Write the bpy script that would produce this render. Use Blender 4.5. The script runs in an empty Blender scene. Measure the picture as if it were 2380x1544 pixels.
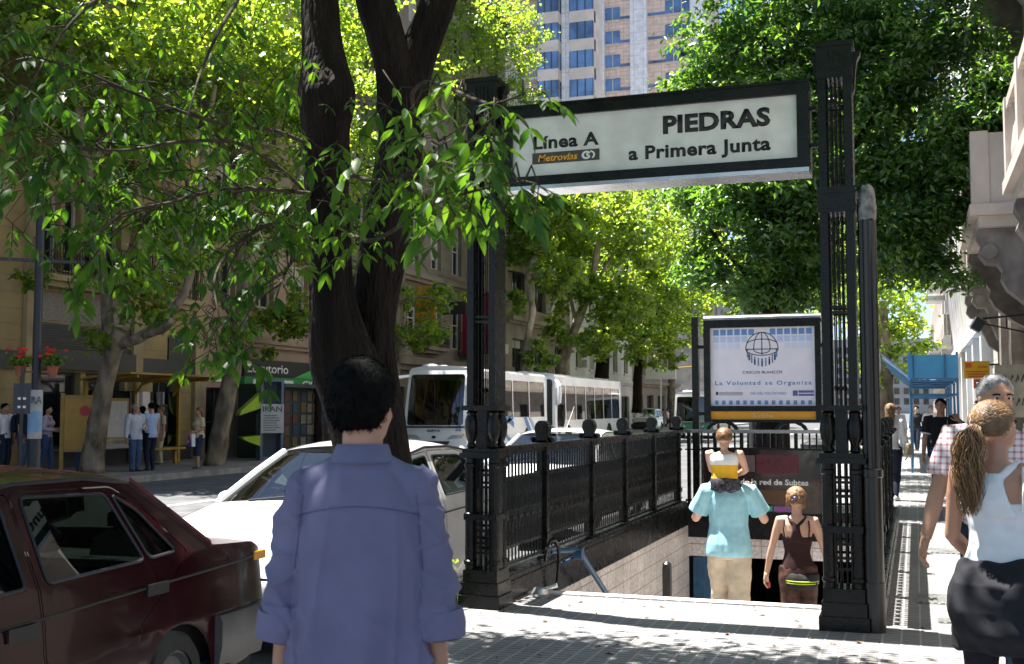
import bpy, bmesh, math, random
import numpy as np
from mathutils import Vector, Matrix, noise
R = math.radians
scene = bpy.context.scene
COL = scene.collection
random.seed(7)
NR = np.random.RandomState(11)

# ------------------------------------------------------------------ camera
F_PX, CX, CY, EYE = 2644.0, 1190.0, 772.0, 1.6
YAW, PITCH = math.atan(935 / F_PX), math.atan(178 / F_PX)
cam_d = bpy.data.cameras.new('camera')
cam = bpy.data.objects.new('camera', cam_d)
COL.objects.link(cam)
cam.location = (0, 0, EYE)
cam.rotation_euler = (R(90) + PITCH, 0, YAW)
cam_d.sensor_width = 36
cam_d.lens = F_PX / 2380 * 36
cam_d.clip_start = 0.05
cam_d.clip_end = 3000
cam_d.dof.use_dof = True
cam_d.dof.focus_distance = 9.5
cam_d.dof.aperture_fstop = 7.0
scene.camera = cam

# ------------------------------------------------------------------ sky and sun
SUN_EL, SUN_AZ = R(73), R(-77)          # azimuth measured from +Y towards +X
to_sun = Vector((math.sin(SUN_AZ) * math.cos(SUN_EL), math.cos(SUN_AZ) * math.cos(SUN_EL), math.sin(SUN_EL)))
w = bpy.data.worlds.new('World')
scene.world = w
w.use_nodes = True
sky = w.node_tree.nodes.new('ShaderNodeTexSky')
sky.sky_type = 'NISHITA'
sky.sun_disc = False
sky.sun_elevation = SUN_EL
sky.sun_rotation = SUN_AZ
sky.dust_density = 0.4
sky.air_density = 0.75
bg = w.node_tree.nodes['Background']
bg.inputs['Strength'].default_value = 0.05
w.node_tree.links.new(sky.outputs['Color'], bg.inputs['Color'])
sun_d = bpy.data.lights.new('sun', 'SUN')
sun_d.energy = 5.0
sun_d.angle = R(0.5)
sun_d.color = (1.0, 0.96, 0.89)
sun = bpy.data.objects.new('sun', sun_d)
COL.objects.link(sun)
sun.rotation_euler = to_sun.to_track_quat('Z', 'Y').to_euler()
sun.location = (0, 0, 40)
vs = scene.view_settings
vs.view_transform = 'Standard'
vs.look = 'None'
vs.gamma = 1
vs.exposure = 2.15
scene.cycles.max_bounces = 8
scene.cycles.transparent_max_bounces = 12
scene.cycles.use_denoising = True

# ------------------------------------------------------------------ photo-to-place helpers (2380 x 1544 picture units)
_fw = Vector((-math.sin(YAW) * math.cos(PITCH), math.cos(YAW) * math.cos(PITCH), math.sin(PITCH)))
_rt = Vector((math.cos(YAW), math.sin(YAW), 0))
_up = _rt.cross(_fw)
def _ray(x, y): return _fw * F_PX + _rt * (x - CX) + _up * (CY - y)
def G(x, y, z=0.0):
    r = _ray(x, y); return Vector((0, 0, EYE)) + r * ((z - EYE) / r.z)
def AY(x, y, Y):
    r = _ray(x, y); return Vector((0, 0, EYE)) + r * (Y / r.y)
def AX(x, y, X):
    r = _ray(x, y); return Vector((0, 0, EYE)) + r * (X / r.x)
def AD(x, y, d):
    r = _ray(x, y); return Vector((0, 0, EYE)) + r * (d / F_PX)

# ------------------------------------------------------------------ materials
def mat(name, rgb, rough=0.6, metal=0.0, var=0.12, scale=6.0, bump=0.0, bscale=40.0, spec=0.5, rvar=0.1, coat=0.0):
    m = bpy.data.materials.get(name)
    if m: return m
    m = bpy.data.materials.new(name)
    m.use_nodes = True
    nt = m.node_tree; N = nt.nodes; L = nt.links
    b = N['Principled BSDF']
    b.inputs['Roughness'].default_value = rough
    b.inputs['Metallic'].default_value = metal
    b.inputs['Specular IOR Level'].default_value = spec
    if coat: b.inputs['Coat Weight'].default_value = coat; b.inputs['Coat Roughness'].default_value = 0.04
    tc = N.new('ShaderNodeTexCoord')
    n = N.new('ShaderNodeTexNoise'); n.inputs['Scale'].default_value = scale; n.inputs['Detail'].default_value = 5
    L.new(tc.outputs['Object'], n.inputs['Vector'])
    r = N.new('ShaderNodeValToRGB')
    lo = [max(0, c * (1 - var * 1.6)) for c in rgb]; hi = [min(1, c * (1 + var)) for c in rgb]
    r.color_ramp.elements[0].position = 0.3; r.color_ramp.elements[0].color = (*lo, 1)
    r.color_ramp.elements[1].position = 0.7; r.color_ramp.elements[1].color = (*hi, 1)
    L.new(n.outputs['Fac'], r.inputs['Fac']); L.new(r.outputs['Color'], b.inputs['Base Color'])
    if rvar:
        mr = N.new('ShaderNodeMapRange'); mr.inputs['To Min'].default_value = max(0, rough - rvar); mr.inputs['To Max'].default_value = min(1, rough + rvar)
        L.new(n.outputs['Fac'], mr.inputs['Value']); L.new(mr.outputs['Result'], b.inputs['Roughness'])
    if bump:
        n2 = N.new('ShaderNodeTexNoise'); n2.inputs['Scale'].default_value = bscale; n2.inputs['Detail'].default_value = 4
        L.new(tc.outputs['Object'], n2.inputs['Vector'])
        bm = N.new('ShaderNodeBump'); bm.inputs['Strength'].default_value = bump; bm.inputs['Distance'].default_value = 0.02
        L.new(n2.outputs['Fac'], bm.inputs['Height']); L.new(bm.outputs['Normal'], b.inputs['Normal'])
    return m

def leaf_mat(name, rgb, trans, rough=0.38, tw=0.5, gloss=0.10):
    m = bpy.data.materials.new(name); m.use_nodes = True
    nt = m.node_tree; N = nt.nodes; L = nt.links
    N.remove(N['Principled BSDF']); out = N['Material Output']
    tc = N.new('ShaderNodeTexCoord')
    n = N.new('ShaderNodeTexNoise'); n.inputs['Scale'].default_value = 1.7; n.inputs['Detail'].default_value = 6
    L.new(tc.outputs['Object'], n.inputs['Vector'])
    ge = N.new('ShaderNodeNewGeometry'); av = N.new('ShaderNodeMath'); av.operation = 'ADD'; sc1 = N.new('ShaderNodeMath'); sc1.operation = 'MULTIPLY_ADD'; sc1.inputs[1].default_value = .42; sc1.inputs[2].default_value = -.21
    L.new(ge.outputs['Random Per Island'], sc1.inputs[0]); L.new(n.outputs['Fac'], av.inputs[0]); L.new(sc1.outputs[0], av.inputs[1])
    def ramp(c):
        r = N.new('ShaderNodeValToRGB'); r.color_ramp.elements[0].position = 0.32; r.color_ramp.elements[1].position = 0.7
        r.color_ramp.elements[0].color = (c[0] * .5, c[1] * .62, c[2] * .8, 1); r.color_ramp.elements[1].color = (min(1, c[0] * 1.45), min(1, c[1] * 1.22), c[2], 1)
        L.new(av.outputs[0], r.inputs['Fac']); return r
    d = N.new('ShaderNodeBsdfDiffuse'); L.new(ramp(rgb).outputs['Color'], d.inputs['Color'])
    t = N.new('ShaderNodeBsdfTranslucent'); L.new(ramp(trans).outputs['Color'], t.inputs['Color'])
    g = N.new('ShaderNodeBsdfGlossy'); g.inputs['Roughness'].default_value = rough; g.inputs['Color'].default_value = (1, 1, 1, 1)
    a = N.new('ShaderNodeMixShader'); a.inputs[0].default_value = tw
    L.new(d.outputs[0], a.inputs[1]); L.new(t.outputs[0], a.inputs[2])
    lw = N.new('ShaderNodeLayerWeight'); lw.inputs['Blend'].default_value = 0.25
    mp = N.new('ShaderNodeMapRange'); mp.inputs['To Min'].default_value = gloss * .5; mp.inputs['To Max'].default_value = gloss * 2.6
    L.new(lw.outputs['Facing'], mp.inputs['Value'])
    s = N.new('ShaderNodeMixShader'); L.new(mp.outputs['Result'], s.inputs[0])
    L.new(a.outputs[0], s.inputs[1]); L.new(g.outputs[0], s.inputs[2]); L.new(s.outputs[0], out.inputs['Surface'])
    return m

def glass_mat(name, tint=(0.6, 0.7, 0.68), refl=0.12, rough=0.02):
    m = bpy.data.materials.get(name)
    if m: return m
    m = bpy.data.materials.new(name); m.use_nodes = True
    nt = m.node_tree; N = nt.nodes; L = nt.links
    N.remove(N['Principled BSDF']); out = N['Material Output']
    t = N.new('ShaderNodeBsdfTransparent'); t.inputs['Color'].default_value = (*tint, 1)
    g = N.new('ShaderNodeBsdfGlossy'); g.inputs['Roughness'].default_value = rough
    f = N.new('ShaderNodeFresnel'); f.inputs['IOR'].default_value = 1.5
    ad = N.new('ShaderNodeMath'); ad.operation = 'ADD'; ad.use_clamp = True; ad.inputs[1].default_value = refl
    L.new(f.outputs[0], ad.inputs[0])
    s = N.new('ShaderNodeMixShader'); L.new(ad.outputs[0], s.inputs[0])
    L.new(t.outputs[0], s.inputs[1]); L.new(g.outputs[0], s.inputs[2]); L.new(s.outputs[0], out.inputs['Surface'])
    return m

def grid_mat(name, tile, joint, sx, sy, rough=0.6, jw=0.06, axes='XY', bumpd=0.3, offset=0.0, var=0.18, spec=0.5):
    """tiles sx by sy metres with joints of another colour, laid in world axes"""
    m = bpy.data.materials.new(name); m.use_nodes = True
    nt = m.node_tree; N = nt.nodes; L = nt.links
    b = N['Principled BSDF']; b.inputs['Roughness'].default_value = rough; b.inputs['Specular IOR Level'].default_value = spec
    g = N.new('ShaderNodeNewGeometry'); sp = N.new('ShaderNodeSeparateXYZ'); L.new(g.outputs['Position'], sp.inputs[0])
    cb = N.new('ShaderNodeCombineXYZ')
    L.new(sp.outputs[axes[0]], cb.inputs['X']); L.new(sp.outputs[axes[1]], cb.inputs['Y'])
    br = N.new('ShaderNodeTexBrick'); br.offset = offset; br.squash = 1
    br.inputs['Scale'].default_value = 1; br.inputs['Brick Width'].default_value = sx; br.inputs['Row Height'].default_value = sy
    br.inputs['Mortar Size'].default_value = jw * min(sx, sy); br.inputs['Mortar Smooth'].default_value = 0.2
    br.inputs['Color1'].default_value = (*[c * (1 - var) for c in tile], 1); br.inputs['Color2'].default_value = (*[c * (1 + var) for c in tile], 1)
    br.inputs['Mortar'].default_value = (*joint, 1)
    L.new(cb.outputs[0], br.inputs['Vector'])
    n = N.new('ShaderNodeTexNoise'); n.inputs['Scale'].default_value = 1.3; n.inputs['Detail'].default_value = 8; n.inputs['Roughness'].default_value = .65
    L.new(g.outputs['Position'], n.inputs['Vector'])
    mr = N.new('ShaderNodeMapRange'); mr.inputs['From Min'].default_value = .3; mr.inputs['From Max'].default_value = .7; mr.inputs['To Min'].default_value = .72; mr.inputs['To Max'].default_value = 1.1
    L.new(n.outputs['Fac'], mr.inputs['Value'])
    v = N.new('ShaderNodeTexVoronoi'); v.inputs['Scale'].default_value = 2.2; v.inputs['Randomness'].default_value = 1; L.new(g.outputs['Position'], v.inputs['Vector'])
    gm = N.new('ShaderNodeMapRange'); gm.inputs['From Min'].default_value = .045; gm.inputs['From Max'].default_value = .065; gm.inputs['To Min'].default_value = .45; gm.inputs['To Max'].default_value = 1; L.new(v.outputs['Distance'], gm.inputs['Value'])
    n3 = N.new('ShaderNodeTexNoise'); n3.inputs['Scale'].default_value = 26; n3.inputs['Detail'].default_value = 5; L.new(g.outputs['Position'], n3.inputs['Vector'])
    m3 = N.new('ShaderNodeMapRange'); m3.inputs['From Min'].default_value = .3; m3.inputs['From Max'].default_value = .7; m3.inputs['To Min'].default_value = .82; m3.inputs['To Max'].default_value = 1.12; L.new(n3.outputs['Fac'], m3.inputs['Value'])
    k1 = N.new('ShaderNodeMath'); k1.operation = 'MULTIPLY'; L.new(mr.outputs['Result'], k1.inputs[0]); L.new(gm.outputs['Result'] if axes == 'XY' else m3.outputs['Result'], k1.inputs[1])
    k2 = N.new('ShaderNodeMath'); k2.operation = 'MULTIPLY'; L.new(k1.outputs[0], k2.inputs[0]); L.new(m3.outputs['Result'], k2.inputs[1])
    mx = N.new('ShaderNodeMix'); mx.data_type = 'RGBA'; mx.blend_type = 'MULTIPLY'; mx.inputs['Factor'].default_value = 1
    L.new(br.outputs['Color'], mx.inputs[6]); L.new(k2.outputs[0], mx.inputs[7]); L.new(mx.outputs[2], b.inputs['Base Color'])
    bp = N.new('ShaderNodeBump'); bp.inputs['Strength'].default_value = bumpd; bp.inputs['Distance'].default_value = 0.01; bp.invert = True
    L.new(br.outputs['Fac'], bp.inputs['Height']); L.new(bp.outputs['Normal'], b.inputs['Normal'])
    return m

# ------------------------------------------------------------------ mesh helper
class MB:
    def __init__(s): s.v = []; s.f = []; s.m = []
    def add(s, vs, fs, mi=0):
        o = len(s.v); s.v.extend([tuple(p) for p in vs])
        for f in fs: s.f.append(tuple(i + o for i in f)); s.m.append(mi)
        return s
    def box(s, x0, x1, y0, y1, z0, z1, mi=0, M=None):
        vs = [Vector(p) for p in ((x0, y0, z0), (x1, y0, z0), (x1, y1, z0), (x0, y1, z0), (x0, y0, z1), (x1, y0, z1), (x1, y1, z1), (x0, y1, z1))]
        if M: vs = [M @ p for p in vs]
        return s.add(vs, ((0, 3, 2, 1), (4, 5, 6, 7), (0, 1, 5, 4), (1, 2, 6, 5), (2, 3, 7, 6), (3, 0, 4, 7)), mi)
    def cb(s, c, size, mi=0, M=None):
        return s.box(c[0] - size[0] / 2, c[0] + size[0] / 2, c[1] - size[1] / 2, c[1] + size[1] / 2, c[2] - size[2] / 2, c[2] + size[2] / 2, mi, M)
    def loft(s, rings, mi=0, cap=True, close=True):
        n = len(rings[0]); vs = [p for r in rings for p in r]; fs = []
        for i in range(len(rings) - 1):
            for j in range(n if close else n - 1):
                k = (j + 1) % n
                fs.append((i * n + j, i * n + k, (i + 1) * n + k, (i + 1) * n + j))
        if cap and close:
            fs.append(tuple(reversed(range(n)))); fs.append(tuple(range((len(rings) - 1) * n, len(rings) * n)))
        return s.add(vs, fs, mi)
    def tube(s, pts, r, seg=8, mi=0, cap=True, flat=None, ref=None):
        """r: radius or one per point; flat: second radius (along ref-cross direction)"""
        pts = [Vector(p) for p in pts]; n = len(pts)
        rs = r if isinstance(r, (list, tuple)) else [r] * n
        fl = flat if isinstance(flat, (list, tuple)) else ([flat] * n if flat else rs)
        rings = []; u = Vector(ref) if ref else None
        for i in range(n):
            t = (pts[min(i + 1, n - 1)] - pts[max(i - 1, 0)])
            if t.length < 1e-9: t = Vector((0, 0, 1))
            t.normalize()
            if u is None: u = Vector((1, 0, 0)) if abs(t.x) < .8 else Vector((0, 1, 0))
            a = u - t * u.dot(t)
            if a.length < 1e-6: a = t.orthogonal()
            a.normalize(); b = t.cross(a)
            if ref is None: u = a
            rings.append([pts[i] + a * (math.cos(q) * rs[i]) + b * (math.sin(q) * fl[i]) for q in (2 * math.pi * k / seg for k in range(seg))])
        return s.loft(rings, mi, cap)
    def lathe(s, prof, seg=12, loc=(0, 0, 0), mi=0, sx=1, sy=1):
        rings = [[(loc[0] + r * sx * math.cos(2 * math.pi * k / seg), loc[1] + r * sy * math.sin(2 * math.pi * k / seg), loc[2] + z) for k in range(seg)] for r, z in prof]
        return s.loft(rings, mi, True)
    def sphere(s, c, r, seg=12, rg=8, mi=0):
        r = r if isinstance(r, (tuple, list)) else (r, r, r)
        rings = []
        for i in range(rg + 1):
            a = math.pi * (i + .02) / (rg + .04); rings.append([(c[0] + r[0] * math.sin(a) * math.cos(2 * math.pi * k / seg), c[1] + r[1] * math.sin(a) * math.sin(2 * math.pi * k / seg), c[2] - r[2] * math.cos(a)) for k in range(seg)])
        return s.loft(rings, mi, True)
    def prism(s, poly, fn, d0, d1, mi=0):
        """poly of (a,b); fn(a,b,d) -> point"""
        n = len(poly); vs = [fn(a, b, d0) for a, b in poly] + [fn(a, b, d1) for a, b in poly]
        fs = [tuple(reversed(range(n))), tuple(range(n, 2 * n))] + [(i, (i + 1) % n, n + (i + 1) % n, n + i) for i in range(n)]
        return s.add(vs, fs, mi)
    def mesh(s, name, mats, smooth=False):
        me = bpy.data.meshes.new(name); me.from_pydata(s.v, [], s.f)
        for m in (mats if isinstance(mats, (list, tuple)) else [mats]): me.materials.append(m)
        me.polygons.foreach_set('material_index', s.m)
        me.validate(); me.update()
        bm = bmesh.new(); bm.from_mesh(me); bmesh.ops.recalc_face_normals(bm, faces=bm.faces); bm.to_mesh(me); bm.free()
        if smooth:
            me.polygons.foreach_set('use_smooth', [True] * len(me.polygons))
            if smooth is not True: me.set_sharp_from_angle(angle=R(smooth))
        return me
    def build(s, name, mats, parent=None, loc=(0, 0, 0), rot=(0, 0, 0), smooth=35):
        return link(name, s.mesh(name, mats, smooth), parent, loc, rot)

def link(name, me, parent=None, loc=(0, 0, 0), rot=(0, 0, 0)):
    o = bpy.data.objects.new(name, me); COL.objects.link(o)
    o.location = loc; o.rotation_euler = rot
    if parent: o.parent = parent
    return o
def tag(o, label, cat, group=None, kind=None):
    o['label'] = label; o['category'] = cat
    if group: o['group'] = group
    if kind: o['kind'] = kind
    return o
def thing(name, label, cat, loc=(0, 0, 0), rz=0.0, group=None):
    o = link(name, None, None, loc, (0, 0, rz)); o.empty_display_size = .2
    return tag(o, label, cat, group)
def struct(name, mb, m, smooth=False, kind='structure'):
    o = mb.build(name, m, smooth=smooth); o['kind'] = kind; return o
def dup(root, loc, rz=None, label=None, group=None, scale=None):
    r = root.copy(); COL.objects.link(r); r.location = loc
    if rz is not None: r.rotation_euler = (0, 0, rz)
    if scale: r.scale = (scale, scale, scale)
    if label: r['label'] = label
    if group: r['group'] = group
    for ch in list(root.children):
        c = ch.copy(); COL.objects.link(c); c.parent = r
        for g in ch.children:
            d = g.copy(); COL.objects.link(d); d.parent = c
    return r
def text(name, s, m, parent, M, width=None, height=None, bold=0.0, ext=0.002, sub=None, spacing=1.0):
    """flat letters lying in M's XY plane, left edge / baseline at M's origin"""
    cu = bpy.data.curves.new(name, 'FONT'); cu.body = s; cu.size = 1; cu.extrude = 0; cu.offset = bold; cu.space_character = spacing
    cu.resolution_u = 3
    o = bpy.data.objects.new('tmp', cu); COL.objects.link(o)
    bpy.context.view_layer.update()
    me = bpy.data.meshes.new_from_object(o.evaluated_get(bpy.context.evaluated_depsgraph_get()))
    bpy.data.objects.remove(o); bpy.data.curves.remove(cu)
    n = len(me.vertices); co = np.zeros(n * 3); me.vertices.foreach_get('co', co); co = co.reshape(-1, 3)
    lo, hi = co.min(0), co.max(0)
    co[:, 0] -= lo[0]
    kx = (width / (hi[0] - lo[0])) if width else None
    ky = (height / 0.729) if height else None            # cap height of the default face
    if kx is None: kx = ky
    if ky is None: ky = kx
    co[:, 0] *= kx; co[:, 1] *= ky
    me.vertices.foreach_set('co', co.ravel()); me.update()
    if ext:
        bm = bmesh.new(); bm.from_mesh(me)
        r = bmesh.ops.extrude_face_region(bm, geom=bm.faces[:]); bmesh.ops.translate(bm, vec=(0, 0, ext), verts=[v for v in r['geom'] if isinstance(v, bmesh.types.BMVert)])
        bmesh.ops.recalc_face_normals(bm, faces=bm.faces); bm.to_mesh(me); bm.free()
    me.transform(M); me.materials.clear(); me.materials.append(m)
    return link(name, me, parent)
def frame(origin, xd, yd):
    x = Vector(xd).normalized(); y = Vector(yd).normalized(); z = x.cross(y)
    M = Matrix((x, y, z)).transposed().to_4x4(); M.translation = Vector(origin); return M
def remesh(mb, voxel, smooth_it=2, fold=None):
    """one continuous skin over the lofts in mb; fold(co Vector, normal)->offset"""
    me = mb.mesh('tmp', [], False); o = bpy.data.objects.new('tmp', me); COL.objects.link(o)
    md = o.modifiers.new('r', 'REMESH'); md.mode = 'VOXEL'; md.voxel_size = voxel
    if smooth_it:
        sm = o.modifiers.new('s', 'SMOOTH'); sm.factor = .5; sm.iterations = smooth_it
    bpy.context.view_layer.update()
    out = bpy.data.meshes.new_from_object(o.evaluated_get(bpy.context.evaluated_depsgraph_get()))
    bpy.data.objects.remove(o); bpy.data.meshes.remove(me)
    if fold:
        nv = [(v.co.copy(), v.normal.copy()) for v in out.vertices]
        for v, (c, n) in zip(out.vertices, nv): v.co = c + n * fold(c, n)
    out.polygons.foreach_set('use_smooth', [True] * len(out.polygons)); out.update()
    return out
def np_mesh(name, V, Fc, m, smooth=False):
    """V (n,3), Fc (k,q) arrays"""
    me = bpy.data.meshes.new(name); k, q = Fc.shape
    me.vertices.add(len(V)); me.vertices.foreach_set('co', V.astype(np.float32).ravel())
    me.loops.add(k * q); me.loops.foreach_set('vertex_index', Fc.astype(np.int32).ravel())
    me.polygons.add(k); me.polygons.foreach_set('loop_start', np.arange(0, k * q, q, dtype=np.int32))
    me.materials.append(m); me.update(calc_edges=True); me.validate()
    if smooth: me.polygons.foreach_set('use_smooth', [True] * k)
    return me
def panel(outer, holes, fn, ys, zs, flip=False):
    """a (y,z) outline with holes, cut into a grid and bent by fn(y,z)->(x,y,z)"""
    bm = bmesh.new(); ed = []
    for lp in [outer] + list(holes):
        v = [bm.verts.new((0, a, b)) for a, b in lp]
        ed += [bm.edges.new((v[i], v[(i + 1) % len(v)])) for i in range(len(v))]
    bmesh.ops.triangle_fill(bm, edges=ed, use_beauty=True, normal=(1, 0, 0))
    for y in ys: bmesh.ops.bisect_plane(bm, geom=bm.verts[:] + bm.edges[:] + bm.faces[:], plane_co=(0, y, 0), plane_no=(0, 1, 0), dist=1e-5)
    for z in zs: bmesh.ops.bisect_plane(bm, geom=bm.verts[:] + bm.edges[:] + bm.faces[:], plane_co=(0, 0, z), plane_no=(0, 0, 1), dist=1e-5)
    bm.verts.index_update()
    vs = [fn(v.co.y, v.co.z) for v in bm.verts]; fs = [tuple(v.index for v in f.verts) for f in bm.faces]
    bm.free(); return vs, fs
def rpoly(p, r=.03, n=3):
    """round the corners of a polygon"""
    out = []; k = len(p)
    for i in range(k):
        a, b, c = Vector(p[i - 1]), Vector(p[i]), Vector(p[(i + 1) % k])
        u = (a - b); v = (c - b); q = min(r, u.length * .45, v.length * .45)
        s, e = b + u.normalized() * q, b + v.normalized() * q
        for j in range(n + 1):
            t = j / n; out.append(tuple((1 - t) ** 2 * s + 2 * t * (1 - t) * b + t * t * e))
    return out
def interp(pts, y, k):
    for a, b in zip(pts, pts[1:]):
        if a[0] <= y <= b[0]:
            t = (y - a[0]) / max(1e-6, b[0] - a[0]); return a[k] + (b[k] - a[k]) * t
    return pts[0][k] if y < pts[0][0] else pts[-1][k]
m_tyre = mat('tyre_rubber', (.016, .016, .017), .8, var=.2)
m_rim = mat('wheel_rim', (.13, .13, .135), .4, .6, var=.1)
m_seat = mat('car_seat_cloth', (.06, .06, .065), .9, var=.2)
m_trim = mat('black_car_trim', (.015, .015, .017), .45, var=.1)
m_greyplastic = mat('grey_bumper_plastic', (.20, .20, .21), .45, var=.12)
m_cglass = glass_mat('car_glass', (.09, .115, .11), .05, .01)
m_cglass2 = glass_mat('clear_car_glass', (.62, .72, .68), .10, .01)
m_amber = mat('amber_lamp', (.75, .32, .01), .2, var=.05)
m_redlamp = mat('red_lamp', (.35, .01, .01), .2, var=.05)
m_lamp = mat('headlamp_glass', (.55, .57, .58), .1, .3, var=.1)
m_chrome = mat('chrome', (.6, .6, .62), .12, 1, var=.05)

def cloth(name, rgb, var=.14, scale=18): return mat(name, rgb, .85, 0, var=var, scale=scale, bump=.15, bscale=260, spec=.25, rvar=.05)
def strand_mat(name, lo, hi, rough=.42):
    m = bpy.data.materials.new(name); m.use_nodes = True; nt = m.node_tree; N = nt.nodes; L = nt.links; b = N['Principled BSDF']; b.inputs['Roughness'].default_value = rough
    ge = N.new('ShaderNodeNewGeometry'); r = N.new('ShaderNodeValToRGB'); r.color_ramp.elements[0].color = (*lo, 1); r.color_ramp.elements[1].color = (*hi, 1)
    L.new(ge.outputs['Random Per Island'], r.inputs['Fac']); L.new(r.outputs['Color'], b.inputs['Base Color']); return m
# ================================================================== THE GROUND
HX0, HX1, HY0, HY1 = -3.22, -0.5, 9.62, 17.0          # the stair well
KERB, FARKERB, ROADZ = -3.55, -17.5, -0.16
def sheet_with_hole(x0, x1, y0, y1, z, hx0, hx1, hy0, hy1):
    mb = MB()
    for a, b, c, d in ((x0, x1, y0, hy0), (x0, x1, hy1, y1), (x0, hx0, hy0, hy1), (hx1, x1, hy0, hy1)):
        mb.add([(a, c, z), (b, c, z), (b, d, z), (a, d, z)], [(0, 1, 2, 3)])
    return mb
m_asph = mat('asphalt', (.085, .087, .092), .85, var=.3, scale=2.2, bump=.35, bscale=220)
# a second, finer grain on the asphalt
struct('road', sheet_with_hole(-900, 900, -60, 1500, ROADZ, HX0 - .1, HX1 + .1, HY0 - .1, HY1 + 8), m_asph)
m_pave = grid_mat('ribbed_pavement', (.155, .152, .158), (.34, .33, .325), .125, .066, rough=.55, jw=.13, bumpd=.5)
m_kerb = mat('kerb_stone', (.24, .235, .225), .7, var=.25, scale=3, bump=.3)
FAC = 1.85                                             # right house fronts
def slab(mb, x0, x1, y0, y1, z0, z1): return mb.box(x0, x1, y0, y1, z0, z1)
pv = MB()
K = KERB + .14
for a, b, c, d in ((K, FAC + .3, -30, HY0), (K, FAC + .3, HY1, 130), (K, HX0 - .08, HY0, HY1), (HX1 + .08, FAC + .3, HY0, HY1)):
    pv.box(a, b, c, d, -.3, 0)
struct('pavement', pv, m_pave)
kb = MB(); 
y = -30.0
while y < 130:
    kb.box(KERB, K - .003, y + .006, y + .994, -.3, .004); y += 1.0
struct('kerb', kb, m_kerb)
fk = MB(); y = -20.0
while y < 160:
    fk.box(FARKERB - .14, FARKERB, y + .006, y + .994, -.3, -.005); y += 1.0
struct('far_kerb', fk, m_kerb)
m_fpave = grid_mat('far_pavement_tiles', (.20, .195, .19), (.30, .29, .28), .4, .4, rough=.7, jw=.04)
struct('far_pavement', MB().box(-23.5, FARKERB - .143, -20, 160, -.3, -.01), m_fpave)
m_paint = mat('road_paint', (.62, .62, .60), .7, var=.25, scale=9)
lm = MB()
for X in (-8.1, -12.8):
    for k in range(16):
        y0 = 2 + k * 7.0
        lm.add([(X - .06, y0, ROADZ + .004), (X + .06, y0, ROADZ + .004), (X + .06, y0 + 3, ROADZ + .004), (X - .06, y0 + 3, ROADZ + .004)], [(0, 1, 2, 3)])
struct('lane_markings', lm, m_paint)
# ribbed steel cover plates let into the right pavement
m_plate = mat('cover_steel', (.20, .20, .20), .5, .6, var=.3)
def cover(x0, x1, y0, y1, label):
    mb = MB(); mb.box(x0, x1, y0, y1, -.02, .004)
    n = int((x1 - x0) / .055)
    for i in range(n):
        xx = x0 + (i + .5) * (x1 - x0) / n
        mb.box(xx - .014, xx + .014, y0 + .02, y1 - .02, .0045, .011)
    o = mb.build('pavement_grating', m_plate); return tag(o, label, 'grating', 'gratings let into the pavement')
cover(.00, .84, 13.55, 14.05, 'ribbed grey grating in the sunlit pavement, farthest from the camera')
cover(-.02, .66, 10.05, 10.6, 'ribbed grey grating in the sunlit pavement, middle one of three')
cover(.12, .62, 9.18, 9.42, 'short ribbed grey grating in the pavement, nearest the camera')

# ================================================================== STAIR WELL
m_tile = grid_mat('cream_wall_tiles', (.72, .67, .64), (.30, .26, .24), .36, .20, rough=.3, jw=.03, axes='YZ', bumpd=.15, var=.05)
m_tileb = grid_mat('cream_wall_tiles_cross', (.70, .66, .64), (.30, .21, .19), .36, .20, rough=.3, jw=.03, axes='XZ', bumpd=.15, var=.05)
m_iron = mat('black_iron_paint', (.006, .007, .0075), .28, 0, var=.3, scale=8, bump=.15, bscale=60, spec=.26, rvar=.14)
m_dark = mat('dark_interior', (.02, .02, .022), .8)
m_step = mat('step_stone', (.40, .38, .36), .6, var=.2, scale=4, bump=.2)
m_edge = mat('pale_edge_stone', (.60, .56, .52), .55, var=.14, scale=5, bump=.15)
sw = thing('subway_stairwell', 'cream tiled stairwell going down under the dark iron railings', 'stairwell', (0, 0, 0))
wl = MB()
wl.box(HX0 - .3, HX0, HY0, HY1, -3.7, -.004)
lw_ = wl.build('side_wall', m_tile, sw)
wr = MB().box(HX1, HX1 + .3, HY0, HY1, -3.7, -.004).build('side_wall', m_tile, sw)
wb = MB().box(HX0 - .3, HX1 + .3, HY1, HY1 + .35, -.58, -.004).build('lintel', m_tileb, sw)
MB().box(HX0 - .05, HX1 + .05, HY1 - .05, HY1 - .002, -.30, -.02).build('beam', m_iron, sw)
st = None
for k in range(20):
    y0 = HY0 + k * .30; z1 = -.165 * (k + 1)
    MB().box(HX0 + .002, HX1 - .002, y0 + .001, y0 + .33, z1 - .16, z1).build('step', m_step, sw)
MB().box(HX0 - .02, HX1 + .02, HY0 - .13, HY0 + .012, -.10, .012).build('nosing', m_edge, sw)
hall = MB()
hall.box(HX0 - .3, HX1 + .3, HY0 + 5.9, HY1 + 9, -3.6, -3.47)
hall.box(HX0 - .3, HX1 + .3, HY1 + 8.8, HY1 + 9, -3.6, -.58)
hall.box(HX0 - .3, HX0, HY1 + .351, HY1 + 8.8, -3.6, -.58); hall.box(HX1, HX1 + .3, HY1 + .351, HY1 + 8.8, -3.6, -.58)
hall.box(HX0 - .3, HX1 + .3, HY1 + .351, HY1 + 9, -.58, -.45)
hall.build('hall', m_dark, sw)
m_bluegate = mat('blue_gate_paint', (.03, .11, .22), .45, var=.2)
gt = MB()
for i in range(9): gt.cb((HX0 + .12 + i * .07, HY1 + .18, -1.9), (.03, .03, 2.9))
gt.box(HX0 + .03, HX0 + .75, HY1 + .17, HY1 + .2, -3.4, -.62)
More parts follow.
